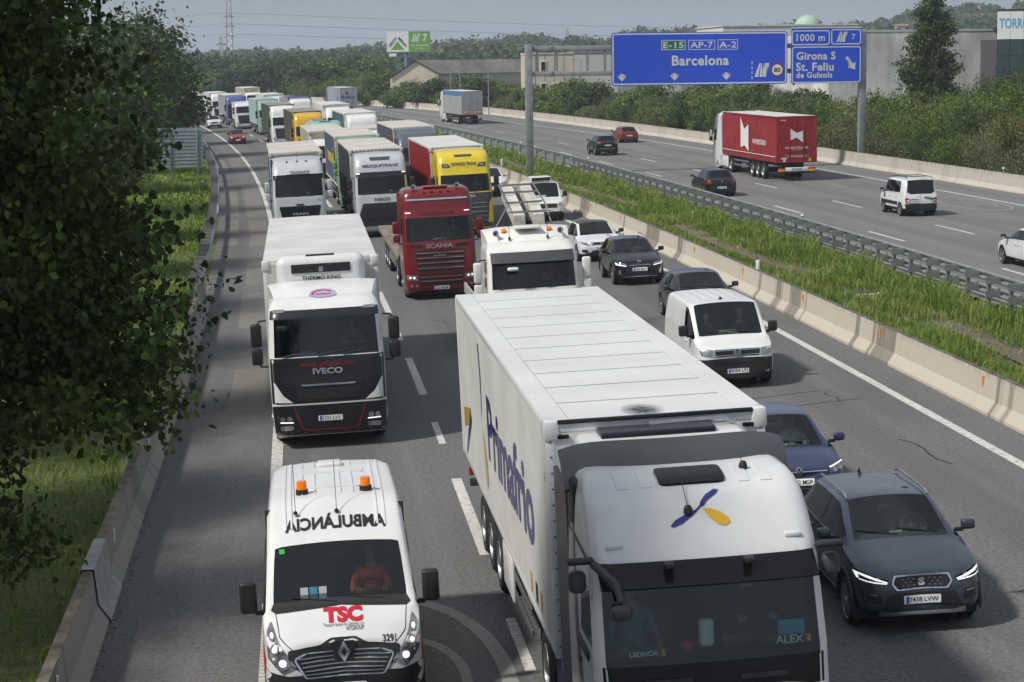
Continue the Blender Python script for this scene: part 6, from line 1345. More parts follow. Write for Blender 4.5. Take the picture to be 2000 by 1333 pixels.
for s in (-1, 1): decal(sk, 'front', rect(min(s * .98, s * 1.15), max(s * .98, s * 1.15), 2.97, 3.02), 'marker_lamp', 'drl', t, off=.02)
trailer(t, 'curtain', 3.2, 13.6, 2.55, 1.15, 4.0, 'tarp_dark', 'roof_beige', 'tarp_lav', frame='roof_beige', dots=True); MB().rbox(.35, .5, .28, .3, 2.05, 2.2, .01).build('papers', 'paper', t)
place(t, 96.6, 1.55)
# ---- 6. yellow cab with dark red trailer
t = thing('lorry', 'yellow lorry cab with GIORGIO TRANS lettering pulling a dark red trailer', 'lorry')
sk = cab(t, C('giorgio_yellow', 'top'))
decal(sk, 'front', [(-1.18, .4), (1.18, .4), (1.2, 1.98), (-1.2, 1.98)], 'front_panel', 'darkgrey', t, off=.01, thick=.012, rnd_=.05); slats(sk, t, [(.95, .7 + i * .2, .06) for i in range(5)], 'spoilergrey'); slats(sk, t, [(.95, .69 + i * .2, .015) for i in range(5)], 'chrome', 'grille_trim', .036); lettering(sk, 'front', 'SCANIA', .0, 1.84, 'chrome', t, w=.9, h=.14, off=.02, bold=.03)
for s in (-1, 1): decal(sk, 'front', [(s * 1.2, .6), (s * 1.22, 1.75), (s * 1.08, 1.5), (s * .98, .6)], 'yellow_corner', 'giorgio_yellow', t, off=.03, thick=.03); decal(sk, 'front', [(s * .62, 3.16), (s * .98, 3.16), (s * 1.0, 3.34), (s * .72, 3.32)], 'roof_lamp', 'glossblack', t, off=.012, thick=.01); decal(sk, 'front', [(s * .70, 3.19), (s * .93, 3.19), (s * .94, 3.30), (s * .76, 3.29)], 'roof_lamp_lens', 'lamp', t, off=.02)
lettering(sk, 'front', 'GIORGIO TRANS', 0, 3.3, mat('brownink', (.12, .10, .03), .5), t, w=1.16, h=.15, off=.014, bold=.03); decal(sk, 'front', [(-.42, 3.72), (.42, 3.72), (.38, 3.62), (-.38, 3.62)], 'roof_hatch', 'spoilergrey', t, off=.02, thick=.02, rnd_=.03)
deflector(t, 'giorgio_yellow', 1.5, 2.7, 3.80, 3.95, 1.05, 1.2); side_fairings(t, 'giorgio_yellow', 2.2, 2.75, 1., 3.7); tractor_chassis(t, 6.1); finish(t, sk, 2.0, 'blackplastic', z0=1.9, z1=2.75, x=1.3); plate(sk, 'front', '', 0, .5, t)
trailer(t, 'curtain', 3.4, 13.6, 2.55, 1.15, 4.0, 'tarp_red', 'roof_white', 'tarp_red', frame='roof_beige', dots=True)
place(t, 94.6, 5.25); person('driver inside the yellow lorry cab', 'drive', 'shirt_grey', seat_at(t, .6, 1.22, 1.82))
# ---- 7. white crane lorry behind the first one
t = thing('lorry', 'white lorry with amber roof beacons and a folded crane behind the cab', 'lorry')
sk = cab(t, C('cream', 'low')); v = sunvisor(t, sk, 'darkgrey', 2.66, 2.98, 1.12, .14)
front_common(t, sk, None, [(-.9, .7), (.9, .7), (.95, 1.8), (-.95, 1.8)], 'blackplastic', plate_='0417 GHS')
deflector(t, 'cream', .75, 2.0, 3.1, 3.55, 1.08, 1.2); MB().rbox(-.36, .36, 1.15, 1.7, 3.52, 3.6, .05, 3).build('roof_hatch', 'cream', t)
fdv = Skin([o.data for o in t.children if o.name.startswith(('cab', 'roof_deflector'))])
for s in (-1, 1):
    p, n, d = fdv.hit('top', s * .72, 1.35); o = MB().lathe([(0, .15), (.05, .14), (.07, .1), (.075, .05)], 'z', 16, (s * .62, 1.45, p.z)).build('beacon', 'amberlens', t, 60); MB().lathe([(.08, -.05), (.08, .05)], 'z', 16, (s * .62, 1.45, p.z)).build('beacon_base', 'blackplastic', o)
    MB().lathe([(.0, .02), (.03, .02), (.035, -.2), (.06, -.3), (.085, -.36), (.08, -.36), (.03, -.3)], 'y', 14, (s * .88, 1.4, p.z + .06)).build('air_horn', 'chrome', t)
    MB().tube([(s * .52, 1.0, p.z - .05), (s * .52, 1.05, p.z + .32)], .008, 5).lathe([(0, .09), (.03, .06), (.045, 0)], 'z', 10, (s * .52, 1.0, p.z - .12)).build('antenna', 'blackplastic', t)
tractor_chassis(t, 8.2, yrear=6.6); finish(t, sk, 2.0, 'cream', z0=1.75, z1=2.75, x=1.3); MB().rbox(-.72, -.42, -.12, .06, 2.52, 2.62, .05, 3).build('front_mirror', 'cream', t, 60)
# crane: column, folded boom of two pale sections, rams, cross ties; tipper body behind
mat('craneyellow', (.62, .60, .54), .5, var=.3, vscale=4); MB().box(-.3, .3, 2.7, 3.2, .9, 3.5).build('crane_column', 'chassis', t)
jz = lambda y, o: 3.42 + (y - 2.7) * .2 + o
for x in (-.2, .34):
    for k in range(3): ya, yb = 2.7 + k * 1.08, 2.7 + k * 1.08 + 1.02; MB().prism([(ya, jz(ya, 0)), (yb, jz(yb, 0)), (yb, jz(yb, .36)), (ya, jz(ya, .36))], x, x + .32, 'x').build('crane_boom', 'craneyellow', t, 0)
MB().tube([(.23, 2.8, jz(2.8, .1)), (.23, 5.8, jz(5.8, .1))], .08, 8).build('crane_ram', 'ink', t)
for s in (-1, 1): MB().tube([(s * .95, 2.6, 3.1), (.23 + s * .54, 3.2, jz(3.2, .5)), (.23 + s * .5, 5.7, jz(5.7, .42))], .022, 6).build('crane_hose', 'steel', t)
for y_ in (2.9, 3.9, 5.0, 5.8): MB().box(-.3, .76, y_, y_ + .06, jz(y_, .37), jz(y_, .42)).build('crane_tie', 'steel', t)
for s in (-1, 1): MB().box(*sorted((s * 1.2, s * 1.25)), 3.6, 8.2, 1.1, 1.4).build('body_side', 'cream', t)
MB().box(-1.2, 1.2, 3.6, 3.66, 1.1, 1.4).box(-1.2, 1.2, 3.6, 8.2, 1.05, 1.1).build('body_floor', 'cream', t)
place(t, 54.6, 3.35); person('driver in a red top inside the white crane lorry', 'drive', 'shirt_red', seat_at(t, .6, 1.22, 1.82))
# ---- the rest of the queue
def queue_truck(label, s, b, cabm, roof, side_m, roof_m, kind='curtain', zt=4.0, y0=3.0, L=13.6, W=2.55, dots=False, grille='blackplastic', bars=0, text=None, deflect=None, panel=None, extra=None, visor=None, lod=1, frontm=None, frame='roof_beige', mir='blackplastic', lit=True, trail=True):
    t = thing('lorry', label, 'lorry'); sk = cab(t, C(cabm, roof, **({'visor': (2.84, 3.04), 'visorm': visor} if visor else {})))
    if panel: decal(sk, 'front', [(-1.16, 1.0), (1.16, 1.0), (1.17, 1.98), (-1.17, 1.98)], 'front_panel', panel, t, off=.006)
    front_common(t, sk, None, [(-.85, .75), (.85, .75), (.95, 1.75), (-.95, 1.75)], grille, plate_='', lit=lit)
    if bars: slats(sk, t, [(.85, .85 + i * .9 / bars, .05) for i in range(bars)], 'spoilergrey')
    if deflect: deflector(t, deflect, 1.1, 2.6, 3.45 if roof != 'low' else 3.0, min(zt, 3.92), 1.05, 1.2)
    side_fairings(t, cabm, 2.2, 2.7, 1., 3.4); tractor_chassis(t, 6.1); finish(t, sk, 2.0, mir, z0=1.95, z1=2.75)
    ts = trailer(t, kind, y0, L, W, 1.15, zt, side_m, roof_m, frontm, None, frame, dots=dots, lod=lod) if trail else None
    if extra: extra(t, sk, ts, y0)
    place(t, s, b); return t
def x_blue(t, sk, ts, y0):
    lettering(ts, 'left', 'transped', y0 + 5.6, 2.6, mat('oldyellow', (.55, .42, .05), .6), t, w=7.5, h=1.1, off=.03, bold=.04, edge=3); decal(ts, 'left', [(y0 + 1.6, 3.5), (y0 + 2.3, 3.2), (y0 + 2.3, 1.6), (y0 + 2.9, 1.5), (y0 + 1.4, 1.45), (y0 + 1.7, 3.0)], 'yellow_arrow', 'oldyellow', t, off=.03, edge=4)
queue_truck('lorry with a light green cab and slate blue trailer lettered in yellow', 115.6, 1.7, 'green_cab', 'top', 'tarp_blue', 'roof_beige', dots=True, deflect='green_cab', extra=x_blue, mir='green_cab')
queue_truck('lorry with a low beige box trailer behind the green cab lorry', 134.4, 1.0, 'white', 'low', 'tarp_beige', 'roof_beige', 'box', 3.72, frontm='tarp_beige')
def x_tank(t, sk, ts, y0):
    y = 3.2; prof = [(.0, y), (.55, y + .05), (1.0, y + .25), (1.2, y + .6), (1.22, y + 1.2), (1.22, y + 10.4), (1.0, y + 10.9), (0, y + 11.1)]
    MB().lathe(prof, 'y', 32, (0, 0, 2.35)).build('tank', 'cream', t, 50)
    for q in (1.2, 4.3, 7.4, 10.2): MB().lathe([(1.225, -.06), (1.26, -.05), (1.26, .05), (1.225, .06)], 'y', 32, (0, y + q, 2.35)).build('tank_band', 'alloy', t)
    MB().rbox(-.35, .35, y + .8, y + 10., 3.55, 3.62, .02).build('walkway', 'alloy', t); MB().box(-.5, .5, y + .5, y + 11, .9, 1.2).build('chassis_frame', 'chassis', t)
    for a in TRI:
        for s in (-1, 1): wheel(t, s * 1.08, y + a - .6, .5, 'truck_rear')
    decal(sk, 'top', rounded(rect(-.42, .42, 1.1, 1.5), .08), 'roof_hatch', 'spoilergrey', t, off=.02, thick=.02)
queue_truck('white tank lorry with a pale green cab', 156.5, 2.0, 'sea_green', 'high', None, None, trail=False, extra=x_tank, panel='white')
def x_y(t, sk, ts, y0): lettering(ts, 'left', 'LOG', y0 + 2.2, 2.1, 'oldyellow', t, w=2.2, off=.03)
queue_truck('yellow lorry cab with a grey-brown curtain trailer', 176, 1.85, 'daf_yellow', 'top', 'tarp_brown', mat('roof_brown', (.26, .24, .20), .7, var=.25), deflect='daf_yellow', frame='tarp_brown', extra=x_y)
def x_g(t, sk, ts, y0): lettering(ts, 'left', 'f', y0 + 2.6, 2.7, 'tarp_beige', t, h=1.5, off=.03)
queue_truck('white high-roof lorry with dark green curtains and slatted grille', 206.8, 1.5, 'white', 'top', 'tarp_green', 'roof_brown', bars=6, deflect='white', frame='tarp_green', extra=x_g)
queue_truck('pale green lorry with a weathered mint trailer', 238.5, 2.1, 'volvo_green', 'high', 'tarp_mint', 'tarp_mint', 'box', deflect='volvo_green', frame='tarp_mint', visor='volvo_green')
queue_truck('small white box lorry between the mint and the blue lorries', 262, .9, 'white', 'low', 'whitebox', 'roof_white', 'box', 3.3, 2.5, 6.0, 2.2, deflect='white')
def x_p(t, sk, ts, y0): decal(sk, 'front', [(-.1, 1.15), (.9, 1.15), (.95, 1.5), (-.1, 1.5)], 'orange_panel', 'orange', t, off=.03)
queue_truck('violet-blue lorry with a pale grey trailer', 280, 1.05, 'blue_cab', 'top', 'tarp_lav', 'roof_white', extra=x_p, panel='ink')
queue_truck('white high-roof lorry at the tail of the inside lane', 303, .6, 'white', 'top', 'whitebox', 'roof_white', 'box')
queue_truck('lorry with a slate grey cab and tall roof fairing, grey curtains', 124.8, 5.75, 'grey_cab', 'high', 'tarp_grey', 'roof_beige', dots=True, deflect='grey_cab')
queue_truck('low white box lorry between the slate grey and the teal lorries', 145.5, 4.9, 'white', 'low', 'whitebox', 'roof_beige', 'box', 3.35, 2.6, 7.0, 2.4)
queue_truck('white lorry with a teal curtain trailer', 163.2, 5.3, 'white', 'top', 'tarp_teal', 'roof_white', deflect='white')
queue_truck('tall white lorry in the middle lane behind the teal trailer', 196.8, 6.1, 'white', 'high', 'whitebox', 'roof_white', 'box', frame='roof_white', dots=True)
queue_truck('white cab lorry with a dark blue roofed trailer', 236, 5.6, 'white', 'flat', 'tarp_lav', 'tarp_navy', deflect='white')
queue_truck('white lorry in the middle lane far down the queue', 268, 5.3, 'white', 'high', 'whitebox', 'roof_white', 'box')
queue_truck('lorry with a tall cream box body, farthest of the middle lane', 335, 8.6, 'white', 'low', 'tarp_beige', 'roof_white', 'box')
# ---- opposite carriageway lorries, seen from behind
def away_truck(label, s_rear, b, cabm, kind, side_m, roof_m, rear_m, extra, y0=3.0, L=13.6, roof='top', frame='galv', frontm=None):
    t = thing('lorry', label, 'lorry'); sk = cab(t, C(cabm, roof)); front_common(t, sk, None, [(-.85, .75), (.85, .75), (.95, 1.75), (-.95, 1.75)], plate_=''); side_fairings(t, cabm, 2.2, 2.75, 1., 3.4); tractor_chassis(t, 6.1, skirt='white'); finish(t, sk, 2.0, z0=1.95, z1=2.75)
    ts = trailer(t, kind, y0, L, 2.55, 1.15, 4.0, side_m, roof_m, frontm, rear_m, frame); extra(t, ts, y0, y0 + L); place(t, s_rear + y0 + L, b, 'f', 0, True); return t
def x_nemo(t, ts, y0, y1):
    mat('offwhite', (.72, .71, .69), .6)
    # on its left flank, here the +X side after turning: tall split N mark and web address
    for d, sg in (('right', 1), ('left', -1)):
        c = y0 + 6.0
        a_ = 1.0 * sg
        decal(ts, d, [(c - a_, 3.75), (c, 3.0), (c + a_, 3.35), (c + a_, 1.62), (c, 1.95), (c - a_, 1.8)], 'logo', 'offwhite', t, off=.03, edge=5)
        lettering(ts, d, 'WWW.NEMOTRANS.HU', c + sg * 3.6 if sg > 0 else c + 3.6, 2.3, 'offwhite', t, w=3.3, h=.34, off=.03, edge=4)
        decal(ts, d, rect(y0 + .2, y1 - .2, 1.50, 1.54), 'trim_line', 'offwhite', t, off=.03, edge=5)
    z = 2.85
    decal(ts, 'rear', [(.42, 3.25), (.0, 2.96), (-.42, 3.1), (-.42, 2.35), (0, 2.68), (.42, 2.5)], 'logo', 'offwhite', t, off=.012); lettering(ts, 'rear', 'NÉMOTRANS', 0, 2.08, 'offwhite', t, w=1.45, h=.17, off=.012, bold=.01); lettering(ts, 'rear', 'INTERNATIONAL TRANSPORT', 0, 1.93, 'offwhite', t, w=.8, off=.012, bold=0)
    lettering(ts, 'rear', 'www.nemotrans.hu / info@nemotrans.hu', 0, 1.60, 'offwhite', t, w=1.5, off=.012, bold=0); lettering(ts, 'rear', 'H-8000 Székesfehérvár', 0, 1.52, 'offwhite', t, w=1.2, off=.012, bold=0)
    for i in range(3): decal(ts, 'rear', [(.95 - i * .13 + .055 * math.cos(a), 1.42 + .055 * math.sin(a)) for a in np.linspace(0, 6.28, 14, endpoint=False)], 'round_sticker', 'offwhite', t, off=.012)
    decal(ts, 'rear', rect(.72, .86, 1.2, 1.38), 'sticker', 'offwhite', t, off=.012); decal(ts, 'rear', rect(-.9, -.76, 1.22, 1.42), 'sticker', 'prima_yellow', t, off=.012); lettering(ts, 'rear', 'KRONE', .85, 3.75, 'offwhite', t, w=.35, off=.012)
    MB().rbox(-.72, .72, y1 - .03, y1 + .02, .62, .86, .02).build('name_bar', 'white', t); flat_text('KRONE', Matrix.Translation((0, y1 + .024, .74)) @ Matrix.Rotation(math.pi, 4, 'Z') @ Matrix.Rotation(math.pi / 2, 4, 'X'), 'ink', t, w=.6)
    for s in (-1, 1): MB().rbox(*sorted((s * .74, s * 1.18)), y1 + .021, y1 + .03, .6, .74, .01).build('reflector_board', 'orange', t)
away_truck('red curtain-sided lorry with white NEMOTRANS marks driving away', 125.2, 28.85, 'white', 'curtain', 'tarp_nemo', 'roof_white', 'tarp_nemo', x_nemo, frame='tarp_nemo')
def x_silver(t, ts, y0, y1):
    for d in ('left', 'right'):
        decal(ts, d, rect(y0 + .05, y1 - .05, 3.45, 3.98), 'blue_tarp', mat('bluetarp', (.07, .16, .4), .5, var=.2), t, off=.02, edge=4)
        for i in range(1, 6): decal(ts, d, rect(y0 + L_ * i / 6 - .02, y0 + L_ * i / 6 + .02, 1.2, 3.45), 'panel_joint', 'steel', t, off=.012, edge=4)
    for s in (-1, 1): MB().rbox(*sorted((s * .3, s * 1.05)), y1 + .03, y1 + .05, 1.35, 1.55, .01).build('reflector_board', 'orange', t)
L_ = 13.6
away_truck('silver walking-floor lorry with a blue top tarpaulin driving away', 249.5, 27.0, 'white', 'box', mat('alubody', (.50, .51, .52), .42, .45, var=.15, vscale=.6), 'roof_white', mat('aludoor', (.36, .37, .38), .45, .5, var=.15, vscale=.8), x_silver)
def x_breg(t, ts, y0, y1):
    lettering(ts, 'rear', 'Bregon', .05, 2.55, 'tarp_navy', t, w=1.9, off=.012); decal(ts, 'rear', [(.3 + .25 * math.cos(a), 3.2 + .22 * math.sin(a)) for a in np.linspace(0, 6.28, 18, endpoint=False)], 'logo', 'tarp_navy', t, off=.012); decal(ts, 'right', [(y0 + 10, 1.6), (y0 + 11.5, 3.6), (y0 + 11.8, 3.6), (y0 + 11, 1.6)], 'blue_figure', 'tarp_navy', t, off=.02, edge=4)
away_truck('pale grey trailer lorry with dark blue rear lettering, far down the opposite carriageway', 308, 19.6, 'blue_cab', 'box', 'tarp_lav', 'roof_white', 'tarp_lav', x_breg)
# ================================================================== gantry, signs, buildings, pylons, vegetation
mat('signblue', hexc('2a55d8'), .42, var=.06, vscale=.6); mat('signwhite', (.66, .68, .70), .45); mat('signgreen', (.01, .16, .08), .45); mat('signred', (.35, .012, .02), .45); mat('signback', (.34, .40, .44), .5, .3, var=.12, vscale=1)
class Board:
    """flat sign: x to the right, z up, seen from local -Y"""
    def __init__(s, t, mtx, y=0.): s.t = t; s.m = mtx; s.k = 0
    def panel(s, x0, x1, z0, z1, m, name='panel', r=.12, y0=0., th=.04, parent=None):
        poly = rounded(rect(x0, x1, z0, z1), r, 4) if r else rect(x0, x1, z0, z1)
        o = MB().prism(poly, y0 - th, y0, 'y').build(name, m, parent or s.t, 30); o.matrix_local = s.m if parent is None else Matrix(); return o
    def poly(s, pts, m, name, parent, y=-.05):
        bm = bmesh.new(); f = bm.faces.new([bm.verts.new((x, y, z)) for x, z in pts]); bmesh.ops.triangulate(bm, faces=[f]); me = bpy.data.meshes.new(name); bm.to_mesh(me); bm.free(); return link(name, me, m, parent)
    def frame(s, x0, x1, z0, z1, w, m, parent, r=.12, y=-.046, name='border'):
        a = rounded(rect(x0, x1, z0, z1), r, 4); b = rounded(rect(x0 + w, x1 - w, z0 + w, z1 - w), max(.01, r - w), 4); n = len(a)
        return MB().add([(x, y, z) for x, z in a + b], [(i, (i + 1) % n, n + (i + 1) % n, n + i) for i in range(n)]).build(name, m, parent, 0, fix=False)
    def text(s, body, x, z, m, parent, w=None, h=None, y=-.052, bold=.02, space=1.08): return flat_text(body, Matrix.Translation((x, y, z)) @ Matrix.Rotation(math.pi / 2, 4, 'X'), m, parent, w=w, h=h, bold=bold, space=space)
gt = thing('sign_gantry', 'grey steel sign gantry spanning the opposite carriageway', 'gantry')
G0, G1 = Vector((1.33, 140.19, 0)), Vector((24.25, 143.46, 0)); ge = (G1 - G0).normalized(); ga = math.atan2(ge.y, ge.x); GM = Matrix.Translation(G0) @ Matrix.Rotation(ga, 4, 'Z'); gt.matrix_world = GM
LG = (G1 - G0).length
MB().rbox(-.24, .24, -.24, .24, .3, 9.35, .04).build('post', 'galv', gt); MB().rbox(LG - .24, LG + .24, -.24, .24, .3, 10.15, .04).build('post', 'galv', gt)
for z in (7.2, 8.9):
    MB().rbox(.24, LG - .24, -.16, .16, z, z + .32, .02).build('beam', 'galv', gt)
    MB().rbox(1.45, 1.62, -.2, .2, z - .04, z + .36, .02).build('flange', 'galv', gt)
for x in (.6, 1.9, 4.0, 5.2) + tuple(np.arange(7.2, LG, 2.2)): MB().box(x - .08, x + .08, -.1, .1, 7.52, 8.9).build('web', 'galv', gt)
def zc4(zx, zy): return (zx - 112) / 101, (498 - .0195 * (zx - 112) - zy) / 101
s1 = thing('road_sign', 'large blue motorway sign for Barcelona with three lane arrows on the gantry', 'road sign'); s1.matrix_world = GM @ Matrix.Translation((5.58, -.35, 6.5))
B = Board(s1, Matrix()); p1 = B.panel(0, 12.17, 0, 3.55, 'signblue', 'panel', .25); B.frame(.06, 12.11, .06, 3.49, .09, 'signwhite', p1, .22)
for i in range(1, 12): MB().box(0.02, 12.15, -.0415, -.0405, i * .296, i * .296 + .006).build('panel_joint', mat('signseam', hexc('2247b4'), .5), p1)
for (a, b_, body, m_) in (((457, 253), (625, 183), 'E-15', 'signgreen'), ((645, 250), (832, 180), 'AP-7', 'signblue'), ((850, 247), (992, 175), 'A-2', 'signblue')):
    x0, z0 = zc4(*a); x1, z1 = zc4(*b_); q = B.panel(x0, x1, z0, z1, m_, 'route_plate', .04, -.041, .006, p1); B.frame(x0, x1, z0, z1, .04, 'signwhite', p1, .04, -.05, 'plate_border'); B.text(body, (x0 + x1) / 2, (z0 + z1) / 2, 'signwhite', p1, w=(x1 - x0) * .84, h=.42)
x, z = zc4(730, 320); B.text('Barcelona', x, z, 'signwhite', p1, w=3.95, bold=.03)
for q in ((183, 440), (549, 432), (911, 425)):
    x, z = zc4(*q); B.poly([(x - .09, z + .24), (x - .09, z + .0), (x - .32, z + .08), (x, z - .26), (x + .32, z + .08), (x + .09, z + .0), (x + .09, z + .24)], 'signwhite', 'lane_arrow', p1)
for i in range(4): x, z = zc4(1092, 445 - i * 34); B.poly(rect(x - .03, x + .03, z, z + .2), 'signwhite', 'lane_line', p1)
def exit_symbol(B, x, z, k, p):
    """splitting-road mark: two carriageways and an arrow leaving to the right"""
    B.poly([(x, z), (x + .28 * k, z), (x + .44 * k, z + .95 * k), (x + .36 * k, z + .95 * k)], 'signwhite', 'exit_mark', p)
    B.poly([(x + .36 * k, z), (x + .56 * k, z), (x + .55 * k, z + .95 * k), (x + .47 * k, z + .95 * k)], 'signwhite', 'exit_mark', p)
    B.poly([(x + .60 * k, z), (x + .84 * k, z), (x + .80 * k, z + .4 * k), (x + .95 * k, z + .72 * k), (x + 1.04 * k, z + .62 * k), (x + 1.06 * k, z + .97 * k), (x + .68 * k, z + .93 * k), (x + .82 * k, z + .84 * k), (x + .58 * k, z + .5 * k)], 'signwhite', 'exit_mark', p)
x, z = zc4(1108, 430); exit_symbol(B, x, z, .98, p1)
x, z = zc4(1270, 380); circ = lambda r: [(x + r * math.cos(a), z + r * math.sin(a)) for a in np.linspace(0, 2 * math.pi, 32, endpoint=False)]
B.poly(circ(.46), 'signred', 'speed_ring', p1, -.05); B.poly(circ(.36), 'plate', 'speed_field', p1, -.056); B.text('80', x, z, 'ink', p1, w=.46, y=-.062, bold=.03)
def zc4b(zx, zy): return (zx - 1370) / 101, (472 - .01 * (zx - 1370) - zy) / 101
s2 = thing('road_sign', 'blue exit sign for Girona S and St. Feliu de Guíxols on the gantry', 'road sign'); s2.matrix_world = GM @ Matrix.Translation((18.02, -.35, 6.5))
B2 = Board(s2, Matrix()); pb = B2.panel(.0, 4.95, .0, 3.72, 'signblue', 'panel', .12); MB().box(0, 4.95, -.05, -.0, 3.72, 3.8).build('top_edge', 'signwhite', pb)
for a, b_ in (((1375, 471), (1865, 216)), ((1372, 211), (1642, 107)), ((1652, 206), (1865, 99))):
    x0, z0 = zc4b(*a); x1, z1 = zc4b(*b_); B2.frame(max(.03, x0), min(4.92, x1), max(.03, z0), z1, .075, 'signwhite', pb, .2)
x, z = zc4b(1507, 158); B2.text('1000 m', x, z, 'signwhite', pb, w=2.0); x, z = zc4b(1812, 152); B2.text('7', x, z, 'signwhite', pb, h=.36); x, z = zc4b(1690, 188); exit_symbol(B2, x, z, .72, pb)
for body, cx, cy, w_ in (('Girona S', 1546, 282, 2.75), ('St. Feliu', 1538, 357, 2.65), ('de Guíxols', 1534, 413, 2.55)): x, z = zc4b(cx, cy); B2.text(body, x, z, 'signwhite', pb, w=w_, bold=.03)
x, z = zc4b(1795, 335)
def rot2(pts, a, c): return [(c[0] + px * math.cos(a) - pz * math.sin(a), c[1] + px * math.sin(a) + pz * math.cos(a)) for px, pz in pts]
B2.poly(rot2([(-.55, -.1), (.1, -.1), (.1, -.32), (.5, 0), (.1, .32), (.1, .1), (-.55, .1)], -.95, (x, z)), 'signwhite', 'exit_arrow', pb)
# advance signs farther along
def roadside_sign(label, s, b, w, h, zb_, build, posts=(.25, .75)):
    t = thing('road_sign', label, 'road sign'); t.matrix_world = Matrix.Translation(P(s, b, .8)) @ Matrix.Rotation(-head(s), 4, 'Z'); Bq = Board(t, Matrix()); p_ = Bq.panel(-w / 2, w / 2, zb_, zb_ + h, 'signblue', 'panel', .12)
    for q in posts: MB().rbox(-w / 2 + w * q - .07, -w / 2 + w * q + .07, .0, .14, 0, zb_ + h * .9, .02).build('post', 'galv', t)
    build(Bq, p_, w, h, zb_); return t
def b750(B, p, w, h, z):
    B.frame(-w / 2 + .04, w / 2 - .04, z + .04, z + h * .62, .06, 'signwhite', p, .12); B.frame(-w / 2 + .04, -w * .1, z + h * .65, z + h - .04, .06, 'signwhite', p, .12); B.frame(-w * .08, w / 2 - .04, z + h * .65, z + h - .04, .06, 'signwhite', p, .12)
    B.text('750 m', -w * .3, z + h * .82, 'signwhite', p, w=w * .28); B.text('7', w * .42, z + h * .82, 'signwhite', p, h=.3); exit_symbol(B, -w * .05, z + h * .71, .5, p); B.text('Parc Hosp.', -w * .02, z + h * .45, 'signwhite', p, w=w * .45); B.text('Martí i Julià', -w * .0, z + h * .2, 'signwhite', p, w=w * .6); B.poly(rot2([(-.3, -.05), (.05, -.05), (.05, -.16), (.28, 0), (.05, .16), (.05, .05), (-.3, .05)], .8, (w * .4, z + h * .3)), 'signwhite', 'exit_arrow', p)
roadside_sign('blue distance sign reading 750 m and Martí i Julià behind the far barrier', 372, 35.9, 4.8, 2.25, 1.6, b750)
def blanes(B, p, w, h, z):
    B.frame(-w / 2 + .04, w / 2 - .04, z + .04, z + h - .04, .05, 'signwhite', p, .08)
    for i in range(4): B.poly(rect(-w * .36 + i * w * .17, -w * .36 + i * w * .17 + .09, z + .2, z + h * .7), 'signwhite', 'lane_bar', p)
    B.poly([(w * .22, z + .2), (w * .3, z + .2), (w * .3, z + h * .4), (w * .42, z + h * .68), (w * .34, z + h * .7), (w * .22, z + h * .42)], 'signwhite', 'lane_bar', p)
roadside_sign('small square blue lane diagram sign behind the far barrier', 450, 32.2, 2.3, 2.3, .6, blanes)
# back of a sign on the left verge
t = thing('road_sign', 'unpainted grey back of a road sign on the left verge', 'road sign'); t.matrix_world = Matrix.Translation(P(150, -7.75, -.2)) @ Matrix.Rotation(-head(150), 4, 'Z')
for i in range(11): MB().box(-2.75, .42, -.03, 0, 1.2 + i * .255, 1.2 + i * .255 + .247).box(-2.75, .42, -.06, -.03, 1.2 + i * .255, 1.2 + i * .255 + .03).build('panel_strip', 'signback', t)
for x in (-1.9, .0): MB().rbox(x - .05, x + .05, -.13, -.06, 0, 3.95, .01).build('post', 'galv', t)
# billboard
t = thing('billboard', 'white and green LEROY MERLIN billboard on a single blue mast', 'billboard'); t.matrix_world = Matrix.Translation((-16.8, 352, 0)) @ Matrix.Rotation(.06, 4, 'Z')
Bq = Board(t, Matrix()); pw = Bq.panel(-3.65, .0, 9.95, 13.3, 'plate', 'white_panel', 0); pg = Bq.panel(.0, 3.65, 9.95, 13.3, mat('lmgreen', (.16, .38, .06), .5), 'green_panel', 0)
Bq.poly([(-3.0, 10.25), (-.7, 10.25), (-1.85, 11.7)], 'lmgreen', 'logo_triangle', pw)
for body, sg in (('LEROY', 1), ('MERLIN', -1)): flat_text(body, Matrix.Translation((-1.85 - sg * .80, -.06, 11.55)) @ Matrix.Rotation(math.pi / 2, 4, 'X') @ Matrix.Rotation(sg * .86, 4, 'Z'), 'ink', pw, w=1.9, bold=.03)
exit_symbol(Bq, .45, 11.55, 1.45, pg); Bq.text('7', 2.75, 12.25, 'plate', pg, h=1.2); Bq.text('Dir. Girona Sud', 1.85, 11.0, 'plate', pg, w=2.9); Bq.text('a 2 min.', 1.85, 10.5, 'plate', pg, w=1.4)
MB().rbox(-3.75, 3.75, -.1, .5, 9.75, 9.95, .02).build('catwalk', 'steel', t); MB().tube([(-.4, .25, 0), (-.4, .25, 9.8)], .28, 12).build('mast', mat('mastblue', (.12, .2, .4), .5), t)
MB().box(-3.3, -2.1, -.06, 0, 9.15, 9.65).build('small_plate', 'plate', t)
# ---- buildings
mat('beigewall', (.78, .69, .53), .85, var=.12, vscale=.2); mat('tanwall', (.54, .495, .42), .85, var=.10, vscale=.15); mat('greycladding', (.52, .53, .52), .8, var=.12, vscale=.12, stretch=(1, 1, .3)); mat('concretepanel', (.62, .62, .61), .85, var=.32, vscale=.35, stretch=(1, 1, .5)); mat('fibreroof', (.22, .205, .19), .9, var=.35, vscale=.3); mat('housewhite', (.66, .64, .60), .8, var=.1); mat('tile', (.34, .19, .12), .9, var=.3); mat('domegreen', (.36, .52, .36), .6, var=.12, vscale=.6); mat('winframe', (.05, .05, .055), .4); mat('shutter', (.30, .31, .31), .7, var=.2, stretch=(1, 1, 14))
def bthing(name, label, cat, x, y, rot, z=0.): t = thing(name, label, cat); t.matrix_world = Matrix.Translation((x, y, z)) @ Matrix.Rotation(rot, 4, 'Z'); return t
